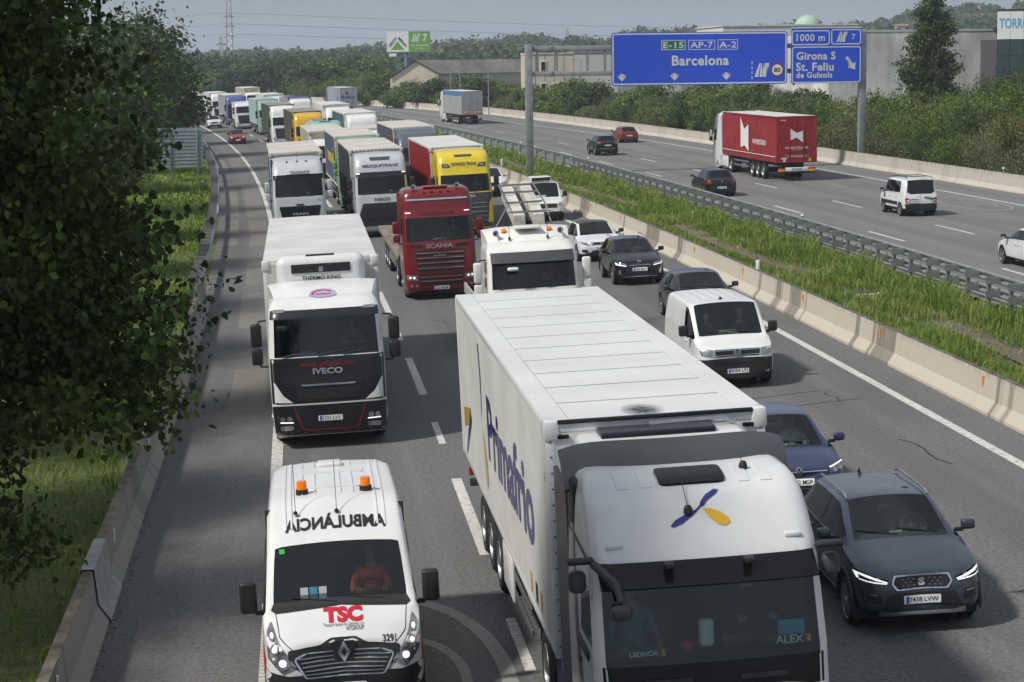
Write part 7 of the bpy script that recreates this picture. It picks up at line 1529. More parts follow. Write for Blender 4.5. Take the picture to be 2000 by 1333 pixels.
t = bthing('warehouse', 'beige gabled warehouse with grey fibre-cement roof behind the bushes', 'warehouse', -20.5, 352, -.28)
# laid out in world directions: gable faces the bridge, the long wall runs off to the right
t.matrix_world = Matrix.Translation((-19.6, 345, .5)) @ Matrix.Rotation(.10, 4, 'Z')
gw, ln = 8.0, 26.0; e2 = Vector((.86, .51, 0)) * ln
A, Bv = Vector((0, 0, 0)), Vector((gw, 0, 0)); rt = Vector((gw * .52, 0, 0))
MB().add([A, Bv, Bv + Vector((0, 0, 5.8)), rt + Vector((0, 0, 7.9)), A + Vector((0, 0, 5.2))], [(0, 1, 2, 3, 4)]).build('gable_wall', 'beigewall', t, 0)
MB().add([Bv, Bv + e2, Bv + e2 + Vector((0, 0, 5.8)), Bv + Vector((0, 0, 5.8))], [(0, 1, 2, 3)]).build('long_wall', 'tanwall', t, 0)
up = Vector((0, 0, .12))
MB().add([Bv + Vector((.2, -.3, 5.75)), Bv + e2 + Vector((.2, 0, 5.75)), rt + e2 + Vector((0, 0, 8.0)), rt + Vector((0, -.3, 8.0)), A + Vector((-.3, -.3, 5.1)), A + e2 + Vector((-.3, 0, 5.1))], [(0, 1, 2, 3), (3, 2, 5, 4)]).build('roof', 'fibreroof', t, 0)
for i in range(10): q = Bv + e2 * (i / 10); MB().add([q + Vector((.2, -.3, 5.76)), q + Vector((.28, -.27, 5.76)), q - Bv + rt + Vector((.08, 0, 8.02)), q - Bv + rt + Vector((0, -.03, 8.02))], [(0, 1, 2, 3)]).build('roof_sheet_joint', 'concrete_top', t, 0, fix=False)
for x in (1.6, 5.6): w = MB().box(x, x + 1.5, -.06, .02, 3.3, 4.4).build('window', 'winframe', t); [MB().box(x + .2 + k * .3, x + .26 + k * .3, -.09, -.06, 3.35, 4.35).build('bar', 'alloy', w) for k in range(4)]
MB().box(gw * .5 + 6, gw * .5 + 7.2, 3, 3.1, 7.2, 7.3).build('skylight', 'plate', t)
t = bthing('office_block', 'tan concrete office block seen through the gantry frame', 'building', 2.4, 300, .05, .5)
MB().box(0, 6.9, 0, 12, 0, 8.6).build('wall', 'tanwall', t, 0); MB().box(-.1, 7.0, -.1, 12.1, 8.6, 8.8).build('parapet', 'concretepanel', t, 0)
for k, x in enumerate((.4, 2.1, 3.9, 5.6)):
    for z in (3.1,) + ((6.2,) if k == 1 else ()):
        w = MB().box(x, x + .9, -.10, .0, z, z + 1.5).build('window', 'housewhite', t); MB().box(x + .15, x + .75, -.13, -.10, z + .1, z + 1.3).build('pane', 'glassdark', w)
for k in range(5): MB().box(-.02 + k * 1.38, .02 + k * 1.38, -.03, 0, 0, 8.6).build('panel_joint', 'darkgrey', t)
t = bthing('shed', 'grey clad shed between the office block and the blue sign', 'shed', 9.4, 300, .05, .5); MB().box(0, 9, 0, 14, 0, 8.7).build('wall', 'greycladding', t, 0); MB().box(-.1, 9.1, -.1, 14.1, 8.7, 8.95).build('parapet', 'alloy', t, 0); MB().box(6.2, 8.8, -.06, 0, 0, 4.2).build('roller_door', 'shutter', t)
t = bthing('shed', 'pale industrial shed with dark gate under the large blue sign', 'shed', 19.0, 250, .12, .6)
MB().box(0, 13, 0, 14, 0, 8.2).build('wall', 'greycladding', t, 0); MB().box(1.6, 5.2, -.06, 0, 0, 5.0).build('roller_door', 'shutter', t)
for x in (5.6, 8.2): MB().box(x, x + .35, -.25, 0, 0, 6.).build('column', 'winframe', t)
MB().box(8.8, 12.4, -.06, 0, 3.2, 4.6).build('window', 'glassdark', t); MB().box(6.1, 7.9, -.05, 0, .2, 6).build('white_panel', 'housewhite', t)
t = bthing('warehouse', 'white flat-roofed warehouse behind the blue signs', 'warehouse', 41, 400, .08, 1.0); MB().box(0, 26, 0, 30, 0, 13.2).build('wall', 'housewhite', t, 0); MB().box(-.2, 26.2, -.2, 30.2, 13.2, 13.5).build('parapet', 'concretepanel', t, 0); MB().box(19, 25, -.1, 0, 9, 11).build('window', 'glassdark', t)
t = bthing('silo', 'pale green domed silo rising behind the white warehouse', 'silo', 66.0, 462, 0, 1.0)
n_ = 13; MB().lathe([(3.15, 0), (3.15, 13.2)], 'z', 36).build('drum', 'domegreen', t, 40); MB().lathe([(3.15 * math.cos(a), 13.2 + 3.3 * math.sin(a)) for a in np.linspace(0, math.pi / 2 * .985, n_)], 'z', 36).build('dome', 'domegreen', t, 60)
t = bthing('warehouse', 'long grey concrete warehouse wall behind the tall poplar', 'warehouse', 37.5, 245, .16, .8)
for i in range(17): MB().box(i * 1.46, i * 1.46 + 1.44, 0, .25, 0, 10.3).build('wall_panel', 'concretepanel', t, 0)
MB().box(-.05, 24.9, .25, 30, 0, 10.1).build('hall', 'concretepanel', t, 0); MB().box(-.1, 24.95, -.06, .3, 10.3, 10.55).build('parapet', 'greycladding', t, 0)
t = bthing('office_block', 'dark glass office block with TORROT fascia at the right edge', 'building', 55.4, 237.5, -.05, .8)
MB().box(0, 16, 0, 14, 0, 9.2).build('core', 'winframe', t, 0)
for i in range(11):
    for k in range(5): MB().box(i * 1.45 + .03, i * 1.45 + 1.42, -.12, -.02, .1 + k * 1.82, 1.86 + k * 1.82).build('pane', 'facadeglass' if 'facadeglass' in M else mat('facadeglass', (.02, .045, .04), .08, .0, coat=1.), t, 0)
for i in range(11): MB().box(i * 1.45 + .02, i * 1.45 + 1.43, -.16, 0, 9.22, 12.4).build('fascia_panel', 'plate', t, 0)
MB().box(-.1, 16.1, -.2, 14, 12.4, 12.6).build('roof_edge', 'winframe', t, 0); flat_text('TORROT', Matrix.Translation((2.2, -.18, 11.0)) @ Matrix.Rotation(math.pi / 2, 4, 'X'), mat('torrotblue', (.09, .42, .68), .4), t, w=4.0, h=1.15, bold=.02)
# houses on the hillside
def house(label, px, py, d, w, h, rot, wallm='housewhite', roofm='tile', floors=2):
    w = w * d / F_PX; h = h * d / F_PX; a = (px - 1000) / F_PX; x, y = a * d, d; z = CAM_H - (py - 118 + .0116 * (px - 1000)) / F_PX * d - h; t = bthing('house', label, 'house', x, y, rot, z)
    MB().box(-w / 2, w / 2, 0, w * .7, -6, h).build('wall', wallm, t, 0)
    if roofm == 'tile': MB().add([(-w / 2 - .4, -.4, h), (w / 2 + .4, -.4, h), (w / 2 + .4, w * .35, h + w * .14), (-w / 2 - .4, w * .35, h + w * .14), (w / 2 + .4, w * .7 + .4, h), (-w / 2 - .4, w * .7 + .4, h)], [(0, 1, 2, 3), (3, 2, 4, 5), (0, 3, 5), (1, 4, 2)]).build('roof', roofm, t, 0)
    else: MB().box(-w / 2 - .2, w / 2 + .2, -.2, w * .7 + .2, h, h + .3).build('roof', roofm, t, 0)
    for k in range(4):
        for f in range(floors): MB().box(-w / 2 + w * (.1 + .22 * k), -w / 2 + w * (.2 + .22 * k), -.08, 0, .6 + f * h / floors, .6 + f * h / floors + h / floors * .5).build('window', 'winframe', t)
for a_ in (('pale flat-roofed house on the hill above the domed silo', 1768, 33, 1300, 30, 9, .2, 'housewhite', 'housewhite'), ('terracotta-roofed house beside the tall poplar', 1764, 52, 900, 26, 7, .1, 'beigewall'), ('large stone house with hipped roof on the right-hand hill', 1905, 34, 1150, 40, 11, -.1, 'beigewall'), ('white house among trees left of the gantry', 1002, 88, 1300, 11, 4, .2),
           ('low white house on the slope behind the warehouse', 936, 91, 1300, 8, 3, .1, 'housewhite', 'housewhite'), ('row of white flats on the hill behind the office block', 1045, 88, 1250, 24, 6, .05, 'housewhite', 'housewhite'), ('brown-roofed house among the far trees beyond the queue', 601, 131, 560, 44, 14, .3, 'housewhite'), ('dark-roofed farm building left of the billboard', 672, 136, 600, 34, 8, .2, 'winframe', 'fibreroof'), ('pale low building beyond the left-hand trees', 419, 136, 560, 18, 6, .2, 'beigewall', 'tile'), ('pale hall on the ridge left of the billboard', 722, 92, 1700, 66, 7, 0, 'beigewall', 'beigewall')): house(*a_)
# ---- power pylons and lines
def lattice(label, x, y, h, w0, w1, arms, zb=0., pole=0.):
    t = bthing('power_pylon', label, 'pylon', x, y, .2, zb); b = MB(); nseg = 16; corner = lambda u, i: Vector((((-1, 1, 1, -1)[i]) * (w0 + (w1 - w0) * u) / 2, ((-1, -1, 1, 1)[i]) * (w0 + (w1 - w0) * u) / 2, pole + (h - pole) * u))
    if pole: MB().tube([(0, 0, 0), (0, 0, pole)], .3, 8).build('pole', 'galv', t)
    for i in range(4): b.tube([corner(0, i), corner(1, i)], .07, 4)
    for k in range(nseg):
        for i in range(4): b.tube([corner(k / nseg, i), corner((k + 1) / nseg, (i + 1) % 4)], .035, 4, False); b.tube([corner(k / nseg, (i + 1) % 4), corner((k + 1) / nseg, i)], .035, 4, False)
    b.build('lattice', 'steel', t, 0, fix=False)
    for z, a in arms: MB().tube([(-a, 0, z), (0, 0, z + .5), (a, 0, z)], .1, 4).tube([(-a, 0, z), (a, 0, z)], .08, 4).build('cross_arm', 'steel', t, 0)
    return t
PY = (-86.5, 650.); lattice('tall lattice power pylon rising above the far trees', PY[0], PY[1], 36, 2.4, .8, ((14.5, 1.7), (17.6, 1.7), (20.6, 1.7)), 2)
lattice('short lattice mast on a slim pole left of the tall pylon', -75.5, 550, 14.5, .9, .4, ((12.2, 1.5),), 1, 5.)
lattice('lattice mast on the wooded ridge above the office block', 31.0, 1100, 13, 2.6, .5, ((4, 3), (7, 2)), 12)
for i, (z, xl, zl, xr, zr) in enumerate(((15.5, -190, 11, 170, 2), (18.7, -190, 13, 170, 4), (22, -190, 16.5, 170, 7))):
    pts = []
    for k in range(33):
        u = k / 32
        if u < .35: v_ = u / .35; x = xl + (PY[0] - xl) * v_; zz = zl + (z - zl) * v_ - 3.0 * v_ * (1 - v_)
        else: v_ = (u - .35) / .65; x = PY[0] + (xr - PY[0]) * v_; zz = z + (zr + 8 - z) * v_ - 6 * v_ * (1 - v_)
        pts.append((x, PY[1] - 1.5 + (120 if u > .35 else 0) * ((u - .35) / .65 if u > .35 else 0), zz + 2))
    tag(MB().tube(pts, .045, 4, False).build('power_line', 'steel', None, 0, fix=False), ('lowest', 'middle', 'topmost')[i] + ' power line strung from the tall lattice pylon', 'cable')
def lamp_post(label, x, y, h, arm=1.):
    t = bthing('street_lamp', label, 'street lamp', x, y, 0, .5); MB().tube([(0, 0, 0), (0, 0, h)], [.09, .05], 8).build('pole', 'galv', t); MB().tube([(0, 0, h), (-arm * .5, 0, h + .12), (-arm, 0, h + .1)], .035, 6).build('arm', 'galv', t); MB().rbox(-arm - .5, -arm + .1, -.12, .12, h + .02, h + .14, .04).build('lamp_head', 'alloy', t)
for nm, px, py, d in (('leftmost street lamp before the beige warehouse wall', 887, 128, 300), ('street lamp before the beige warehouse wall, beside the leftmost one', 905, 124, 295), ('street lamp in the middle of the beige warehouse wall', 960, 122, 290), ('thin street lamp before the grey clad shed', 1139, 117, 280), ('street lamp against the long grey warehouse wall', 1882, 100, 215), ('slim lamp post among the far trees beyond the queue', 597, 110, 480), ('slim pole beside the leaning tree in the distance', 489, 115, 500)): x = (px - 1000) / F_PX * d; z = CAM_H - (py - 118 + .0116 * (px - 1000)) / F_PX * d; lamp_post(nm, x, d, z - .5, .8)
# ================================================================== vegetation
def leafmat(name, a, b, c, trans=.35):
    """leaves: colour varied leaf by leaf ('tone'), some light let through"""
    m, n, p = new(name); at = n.nodes.new('ShaderNodeAttribute'); at.attribute_name = 'tone'
    r = n.nodes.new('ShaderNodeValToRGB'); n.links.new(at.outputs['Fac'], r.inputs[0]); e = r.color_ramp.elements
    e[0].position = 0; e[0].color = (*a, 1); e[1].position = 1; e[1].color = (*c, 1); q = e.new(.55); q.color = (*b, 1)
    n.links.new(r.outputs[0], p.inputs['Base Color']); setin(p, Roughness=.6, Specular_IOR_Level=.3)
    t = n.nodes.new('ShaderNodeBsdfTranslucent'); n.links.new(r.outputs[0], t.inputs[0]); x = n.nodes.new('ShaderNodeMixShader'); x.inputs[0].default_value = trans
    n.links.new(p.outputs[0], x.inputs[1]); n.links.new(t.outputs[0], x.inputs[2]); n.links.new(x.outputs[0], n.nodes['Material Output'].inputs[0]); M[name] = m
leafmat('leaf_poplar', (.022, .04, .009), (.05, .085, .019), (.14, .215, .042), .3); leafmat('leaf_dark', (.034, .058, .018), (.064, .105, .032), (.12, .165, .05)); leafmat('leaf_bush', (.06, .11, .022), (.13, .20, .042), (.25, .30, .085)); leafmat('leaf_mid', (.038, .066, .018), (.075, .12, .03), (.15, .20, .055)); leafmat('leaf_grey', (.09, .115, .055), (.175, .20, .105), (.29, .29, .17)); leafmat('leaf_olive', (.065, .08, .026), (.135, .145, .05), (.26, .225, .085)); leafmat('leaf_far', (.045, .075, .035), (.08, .12, .055), (.14, .18, .08)); leafmat('blade', (.11, .19, .022), (.22, .31, .06), (.42, .42, .16), .45); leafmat('blade_dry', (.2, .16, .08), (.32, .27, .14), (.42, .37, .2), .3)
mat('bark', (.12, .10, .08), .9, var=.4, vscale=5, bump=.5, bscale=18)
def quads(name, V, tone, m, parent=None):
    """mesh from an (n,4,3) array of leaf corners"""
    n = len(V); me = bpy.data.meshes.new(name); me.vertices.add(n * 4); me.vertices.foreach_set('co', V.astype(np.float32).ravel())
    me.loops.add(n * 4); me.loops.foreach_set('vertex_index', np.arange(n * 4, dtype=np.int32)); me.polygons.add(n); me.polygons.foreach_set('loop_start', np.arange(0, n * 4, 4, dtype=np.int32)); me.polygons.foreach_set('loop_total', np.full(n, 4, dtype=np.int32)); me.update()
    a = me.attributes.new('tone', 'FLOAT', 'POINT'); a.data.foreach_set('value', np.repeat(tone, 4).astype(np.float32)); return link(name, me, m, parent)
def leaf_quads(rg, C_, size, out, asp=.75, jit=.5):
    """kite-shaped leaves at points C_, facing roughly out and up"""
    n = len(C_); nr = rg.normal(size=(n, 3)); nr /= np.linalg.norm(nr, axis=1)[:, None]; nr = nr * .9 + out * .55 + np.array([0, 0, .45]); nr /= np.linalg.norm(nr, axis=1)[:, None]
    t = np.cross(nr, rg.normal(size=(n, 3))); t /= np.linalg.norm(t, axis=1)[:, None] + 1e-9; u = np.cross(nr, t); s = (size * rg.uniform(1 - jit, 1 + jit, n))[:, None]
    return np.stack([C_ - t * s * .5, C_ + u * s * .5 * asp - t * s * .08 + nr * s * .12, C_ + t * s * .5, C_ - u * s * .5 * asp - t * s * .08 + nr * s * .12], 1)
def crown_points(rg, lobes, n_cl, per, sig, shell=.5):
    """leaf clusters through a crown made of ellipsoid lobes (cx,cy,cz,rx,ry,rz)"""
    vol = np.array([l[3] * l[4] * l[5] for l in lobes]) ** .8; k = rg.choice(len(lobes), n_cl, p=vol / vol.sum()); L = np.array(lobes)[k]
    d = rg.normal(size=(n_cl, 3)); d /= np.linalg.norm(d, axis=1)[:, None]; r = rg.uniform(0, 1, n_cl) ** shell
    r = r * (1 + .18 * np.sin(d[:, 0] * 5 + k) * np.cos(d[:, 2] * 6 + 2 * k) + .07 * rg.normal(size=n_cl))
    c = L[:, :3] + d * r[:, None] * L[:, 3:]; pts = np.repeat(c, per, 0) + rg.normal(size=(n_cl * per, 3)) * sig * np.array([1, 1, .7]); return c, pts, np.repeat(d, per, 0), np.repeat(rg.uniform(0, 1, n_cl), per)
def leaf_hearts(rg, C_, size, out):
    """broad pointed leaves folded along the midrib: two quads each"""
    n = len(C_); nr = rg.normal(size=(n, 3)); nr /= np.linalg.norm(nr, axis=1)[:, None]; nr = nr * .9 + out * .5 + np.array([0, 0, .4]); nr /= np.linalg.norm(nr, axis=1)[:, None]
    t = np.cross(nr, rg.normal(size=(n, 3))) + np.array([0, 0, -.6]); t /= np.linalg.norm(t, axis=1)[:, None] + 1e-9; u = np.cross(nr, t); u /= np.linalg.norm(u, axis=1)[:, None] + 1e-9; s = (size * rg.uniform(.55, 1.35, n))[:, None]; f = nr * s * .1
    b_, tip = C_ - t * s * .45, C_ + t * s * .55; h = lambda k: np.stack([b_, C_ - t * s * .28 + k * u * s * .40 + f, C_ + t * s * .08 + k * u * s * .38 + f, tip], 1); return np.concatenate([h(1), h(-1)])
def crown(t, rg, lobes, n_cl, per, sig, size, m, shell=.5, name='crown', asp=.75):
    c, pts, d, tn = crown_points(rg, lobes, n_cl, per, sig, shell); tone = np.clip(tn * .5 + rg.uniform(0, 1, len(pts)) ** 1.6 * .6, 0, 1)
    if asp == 0: V = leaf_hearts(rg, pts, size, d); tone = np.concatenate([tone, tone])
    else: V = leaf_quads(rg, pts, size, d, asp)
    quads(name, V, tone, m, t); return c
def trunk(t, rg, h, r, c, n_limb=14, name='trunk'):
    b = MB(); b.tube([(0, 0, -.3), (.05, .03, h * .3), (-.06, .05, h * .6), (.03, 0, h)], [r * 1.25, r, r * .7, r * .2], 10); o = b.build(name, 'bark', t, 60)
    for k in rg.choice(len(c), min(n_limb, len(c)), replace=False):
        e = Vector(c[k]); z = min(max(h * .22, e.z * .62), h * .9); a = Vector((0, 0, z)); mid = a.lerp(e, .5) + Vector((0, 0, .3)); MB().tube([a, mid, e], [r * .4, r * .22, r * .06], 6).build('limb', 'bark', o, 60)
def tree(label, pos, h, lobes, n_cl, per, sig, size, m, seed, cat='tree', name='tree', r=.2, group=None, shell=.5, asp=.75, limbs=14):
    t = thing(name, label, cat, group); rg = np.random.default_rng(seed); t.location = pos; c = crown(t, rg, lobes, n_cl, per, sig, size, m, shell, asp=asp); trunk(t, rg, h, r, c, limbs); return t
def gz_(s, b): return tz(b)
def at_(s, b, dz=0.): return P(s, b, tz(b) + dz)
# ---- left side: the big poplar over the shoulder and the row behind it
BIG = [(0, 0, 8.4, 3.5, 3.2, 3.3), (.8, .8, 6.8, 2.6, 2.6, 1.5), (-.9, -.8, 11, 3.1, 3.0, 3.4), (2.45, 1.0, 6.2, 1.7, 2.0, .8), (1.0, -.8, 5.9, 1.9, 2.2, 1.4), (1.1, 1.0, 9.0, 1.95, 2.2, 2.1), (.9, .2, 4.5, 1.7, 2.2, 1.3), (3.2, .5, 5.75, .85, 1.2, .45), (2.2, .2, 7.6, 1.5, 2.0, 1.1)]
tb = tree('large leafy poplar overhanging the hard shoulder', (-7.0, 18.6, -.4), 13, [l for l in BIG if l[2] < 10], 3500, 40, .17, .08, 'leaf_poplar', 3, r=.26, limbs=60, asp=0)
crown(tb, np.random.default_rng(8), [l for l in BIG if l[2] > 10], 260, 30, .4, .24, 'leaf_poplar', name='upper_crown')
row = [((29, -13.5), 12, 4.6, .13), ((37, -12.3), 10.5, 4.0, .14), ((47, -13.2), 11.5, 4.2, .16), ((58, -13.6), 11, 4.2, .17), ((70, -14.5), 12, 4.3, .19), ((84, -15.0), 11.5, 4.2, .21), ((99, -15.6), 11.5, 4.3, .23), ((118, -15.4), 12.5, 4.8, .25), ((139, -14.0), 12, 4.4, .27), ((163, -12.0), 13, 4.6, .28), ((190, -11.4), 12, 4.4, .3), ((220, -11.0), 11, 4.2, .34), ((255, -11.5), 9, 4.5, .4), ((300, -11.), 9, 4.5, .45)]
names = ['third', 'second', 'fourth', 'fifth', 'sixth', 'seventh', 'eighth', 'ninth', 'tenth', 'eleventh', 'twelfth', 'thirteenth', 'fourteenth', 'fifteenth']
for k, ((s_, b_), h, r_, sz) in enumerate(row):
    rr = random.Random(k); lobes = [(0, 0, h * .55, r_, r_, h * .36), (rr.uniform(-1, 1), rr.uniform(-1, 1), h * .8, r_ * .7, r_ * .7, h * .2), (r_ * .4, rr.uniform(-1, 1), h * .34, r_ * .7, r_ * .7, h * .2), (-r_ * .4, rr.uniform(-1, 1), h * .4, r_ * .7, r_ * .8, h * .22)]
    lab = 'dense dark roadside tree in the row along the left verge, %s after the overhanging poplar' % names[k]
    n = int(420 * (.16 / sz) ** 1.3); tree(lab, at_(s_, b_), h, lobes, max(200, n), 32, .42 + sz * .8, sz * 1.3, 'leaf_poplar' if k % 3 else 'leaf_dark', 20 + k, r=.2, group='trees along the left verge', limbs=8)
for k, (s_, b_, h, r_) in enumerate(((88, -12.6, 3.0, 1.7), (97, -11.8, 2.2, 1.3), (127, -13.2, 4.2, 1.6), (146, -12.6, 3.6, 1.5))):
    tree(('leafy shrub on the left verge below the dark trees', 'low shrub at the edge of the sunlit left verge', 'reddish-green shrub in front of the grey sign back', 'shrub overlapping the corner of the grey sign back')[k], at_(s_, b_), h * .8, [(0, 0, h * .55, r_, r_, h * .45)], 160, 26, .28, .16, 'leaf_poplar' if k < 2 else 'leaf_olive', 60 + k, 'shrub', 'shrub', .05, limbs=5)
for k, (x, y, h) in enumerate(((-16.5, 19, 11), (-15.8, 29, 11.5), (-17.5, 9, 11))):
    tree(('tree behind the overhanging poplar, away from the road', 'tree behind the second verge tree, away from the road', 'tree of the verge beside the bridge end')[k], (x, y, -.6), h, [(0, 0, h * .55, 4, 4, h * .38)], 260, 30, .5, .3, 'leaf_dark', 300 + k, limbs=6)
# ---- right side: bushes behind the far barrier, kinds as look-alike groups
KIND = {'bush': ('leaf_bush', 'bright green leafy bush'), 'grey': ('leaf_grey', 'feathery grey-green bush'), 'olive': ('leaf_olive', 'olive-brown bush'), 'dark': ('leaf_dark', 'dark green dense bush')}
PROTO = {}
def bush(kind, s_, b_, h, r_, seed, sz):
    key = (kind, seed % 2, round(sz, 2))
    if key not in PROTO:
        rg = np.random.default_rng(seed + 100); rr = random.Random(seed); lobes = [(0, 0, .42, .8, .8, .42)] + [(rr.uniform(-.6, .6), rr.uniform(-.6, .6), rr.uniform(.3, .78), rr.uniform(.3, .55), rr.uniform(.3, .55), rr.uniform(.18, .32)) for _ in range(6)]
        t = thing('bush', '', 'bush'); c = crown(t, rg, lobes, 215, 25, .085, sz / 4.2, KIND[kind][0], .45, 'foliage', .5 if kind in ('grey',) else .75); trunk(t, rg, .6, .018, c, 5, 'stem'); PROTO[key] = t; o = t
    else: o = copy_tree(PROTO[key])
    zn_ = [n_ for lim, n_ in ((118, 'right of the exit sign post'), (150, 'behind the red curtain-sided lorry'), (190, 'below the big Barcelona sign'), (230, 'right of the left gantry post'), (290, 'before the tan office block'), (350, 'before the beige warehouse'), (999, 'at the far bend')) if s_ < lim][0]
    rw = 'at the barrier' if b_ < 41 else ('in mid-thicket' if b_ < 45 else 'at the back of the thicket')
    o['label'] = '%s %s, %s' % (KIND[kind][1], rw, zn_); o['group'] = '%ses %s %s' % (KIND[kind][1], rw, zn_)
    o.location = P(s_, b_ + bend(s_), .7); h = min(h, 1.6) if 345 < s_ < 378 else h; o.scale = (r_, r_, h); o.rotation_euler = (0, 0, seed * 1.7); return o
rr = random.Random(11); s_ = 96.; k = 0
while s_ < 440:
    f = s_ / 150; sz = .16 if s_ < 150 else (.24 if s_ < 260 else .36)
    hh = (5.4 if s_ < 150 else (4.6 if s_ < 210 else (3.9 if s_ < 300 else 4.6)))
    bush(('grey', 'olive', 'bush', 'dark', 'bush', 'grey', 'olive')[k % 7] if s_ < 190 else ('bush', 'dark', 'bush', 'olive', 'grey')[k % 5], s_ + rr.uniform(-1, 1), 39.6 + rr.uniform(-.4, .8), hh * rr.uniform(.5, .8), rr.uniform(1.8, 2.5), k, sz)
    bush(('bush', 'dark', 'grey', 'bush', 'olive')[(k + 2) % 5], s_ + 1.6 + rr.uniform(-1, 1), 42.8 + rr.uniform(-.6, .8), hh * rr.uniform(.75, 1.05), rr.uniform(2.2, 3.), k + 1, sz)
    if s_ > 100: bush(('dark', 'bush')[k % 2], s_ + .8, 47.5 + rr.uniform(-1, 1), hh * rr.uniform(.8, 1.1), rr.uniform(2.6, 3.4), k + 2, sz)
    s_ += 3.4 + .012 * (s_ - 96); k += 1
# tall poplar and the big robinia at the right, trees farther along
tree('tall slender poplar standing before the grey warehouse wall', (40.3, 200, .9), 13.6, [(0, 0, 7.4, 1.7, 1.7, 5.2), (.9, 0, 9.6, 1.3, 1.3, 1.7), (-.8, .2, 8.6, 1.4, 1.2, 1.6), (-1.5, .3, 5.6, 1.6, 1.5, 2.0), (1.3, 0, 6.4, 1.5, 1.4, 1.8), (.2, 0, 12.2, 1.0, 1.0, 1.6), (-.5, 0, 10.8, 1.1, 1.0, 1.4), (1.5, .2, 3.9, 1.5, 1.5, 1.6), (-1.1, 0, 3.4, 1.5, 1.5, 1.7)], 800, 34, .26, .22, 'leaf_mid', 5, r=.2)
for k, (x, y, h, r_) in enumerate(((36.5, 150, 6.6, 4.6), (33.0, 141, 5.4, 3.6), (41.5, 158, 6.8, 4.0), (37.0, 137, 4.4, 3.0))):
    tree(('wide feathery-leaved robinia spreading below the poplar', 'robinia with drooping fronds close to the far barrier', 'robinia in front of the dark glass office block', 'low robinia at the right edge behind the barrier')[k], (x, y, .7), h * .8, [(0, 0, h * .6, r_, r_, h * .4), (r_ * .4, 0, h * .75, r_ * .6, r_ * .6, h * .24), (-r_ * .45, -.5, h * .5, r_ * .6, r_ * .6, h * .3)], 520, 40, .4, .2, 'leaf_bush' if k % 2 else 'leaf_dark', 70 + k, r=.14, asp=.35, limbs=10)
for k, (px, py, d, r_) in enumerate(((1265, 150, 232, 3.2), (1370, 160, 215, 3.6), (1440, 150, 205, 3.8), (1160, 155, 250, 2.4), (1120, 150, 262, 2.4), (928, 148, 300, 2.4), (800, 158, 340, 3.2), (850, 150, 330, 2.2), (740, 130, 360, 4.), (1560, 170, 190, 3.2))):
    x = (px - 1000) / F_PX * d; zt_ = CAM_H - (py - 118 + .0116 * (px - 1000)) / F_PX * d; h = zt_ - .8
    tree('%s roadside tree rising above the thicket, %s' % (('bright green', 'mid green', 'broad green')[k % 3], ('under the big sign edge', 'below the Barcelona sign', 'behind the red lorry', 'right of the gantry post', 'beside the gantry post', 'before the warehouse wall', 'before the warehouse gable', 'right of the warehouse gable', 'below the billboard mast', 'under the exit sign')[k]), (x, d, .8), h * .8, [(0, 0, h * .42, r_ * 1.1, r_ * 1.1, h * .42), (r_ * .3, 0, h * .7, r_ * .6, r_ * .6, h * .28), (-r_ * .5, 0, h * .3, r_ * .8, r_ * .8, h * .28)], 330, 30, .4, .28, 'leaf_bush' if k % 2 == 0 else 'leaf_dark', 90 + k, r=.13, limbs=6)
# ---- trees at the far bend and beyond, cheap copies of a few kinds
FAR = []
for k in range(4):
    rg = np.random.default_rng(200 + k); rr2 = random.Random(k); lobes = [(0, 0, .58, .42, .42, .38)] + [(rr2.uniform(-.25, .25), rr2.uniform(-.25, .25), rr2.uniform(.45, .85), rr2.uniform(.18, .3), rr2.uniform(.18, .3), rr2.uniform(.12, .2)) for _ in range(5)]
    t = thing('far_tree', '', 'tree'); c = crown(t, rg, lobes, 190, 14, .05, .07, ('leaf_dark', 'leaf_far', 'leaf_bush', 'leaf_far')[k], .5); trunk(t, rg, .8, .03, c, 4); FAR.append(t)
used_far = set(); rr = random.Random(5)
for i in range(64):
    px = 405 + i * 6.0 + rr.uniform(-6, 6) if i < 60 else 2050; d = rr.choice((440, 470, 500, 540, 590)) + rr.uniform(-12, 12); x = (px - 1000) / F_PX * d
    if px > 800: continue
    k = i % 4; o = FAR[k] if k not in used_far else copy_tree(FAR[k]); used_far.add(k); h = rr.uniform(6.5, 10.5) * (1. if d < 520 else 1.12)
    if 455 < px < 475: h *= .6
    o.location = (x, d, .2); o.scale = (h * .95, h * .95, h); o.rotation_euler = (0, 0, i * 2.1); o['label'] = ('dark leafy tree beyond the far bend', 'blue-green hazy tree beyond the far bend', 'light green spreading tree beyond the far bend', 'blue-green rounded tree beyond the far bend')[k] + ', ' + ('left of the tall pylon' if px < 455 else 'around the foot of the tall pylon' if px < 520 else 'beside the brown-roofed house' if px < 640 else 'before the dark-roofed farm building' if px < 715 else 'left of the billboard mast'); o['group'] = ('dark trees', 'hazy trees', 'spreading trees', 'rounded trees')[k] + o['label'].split(',')[1]
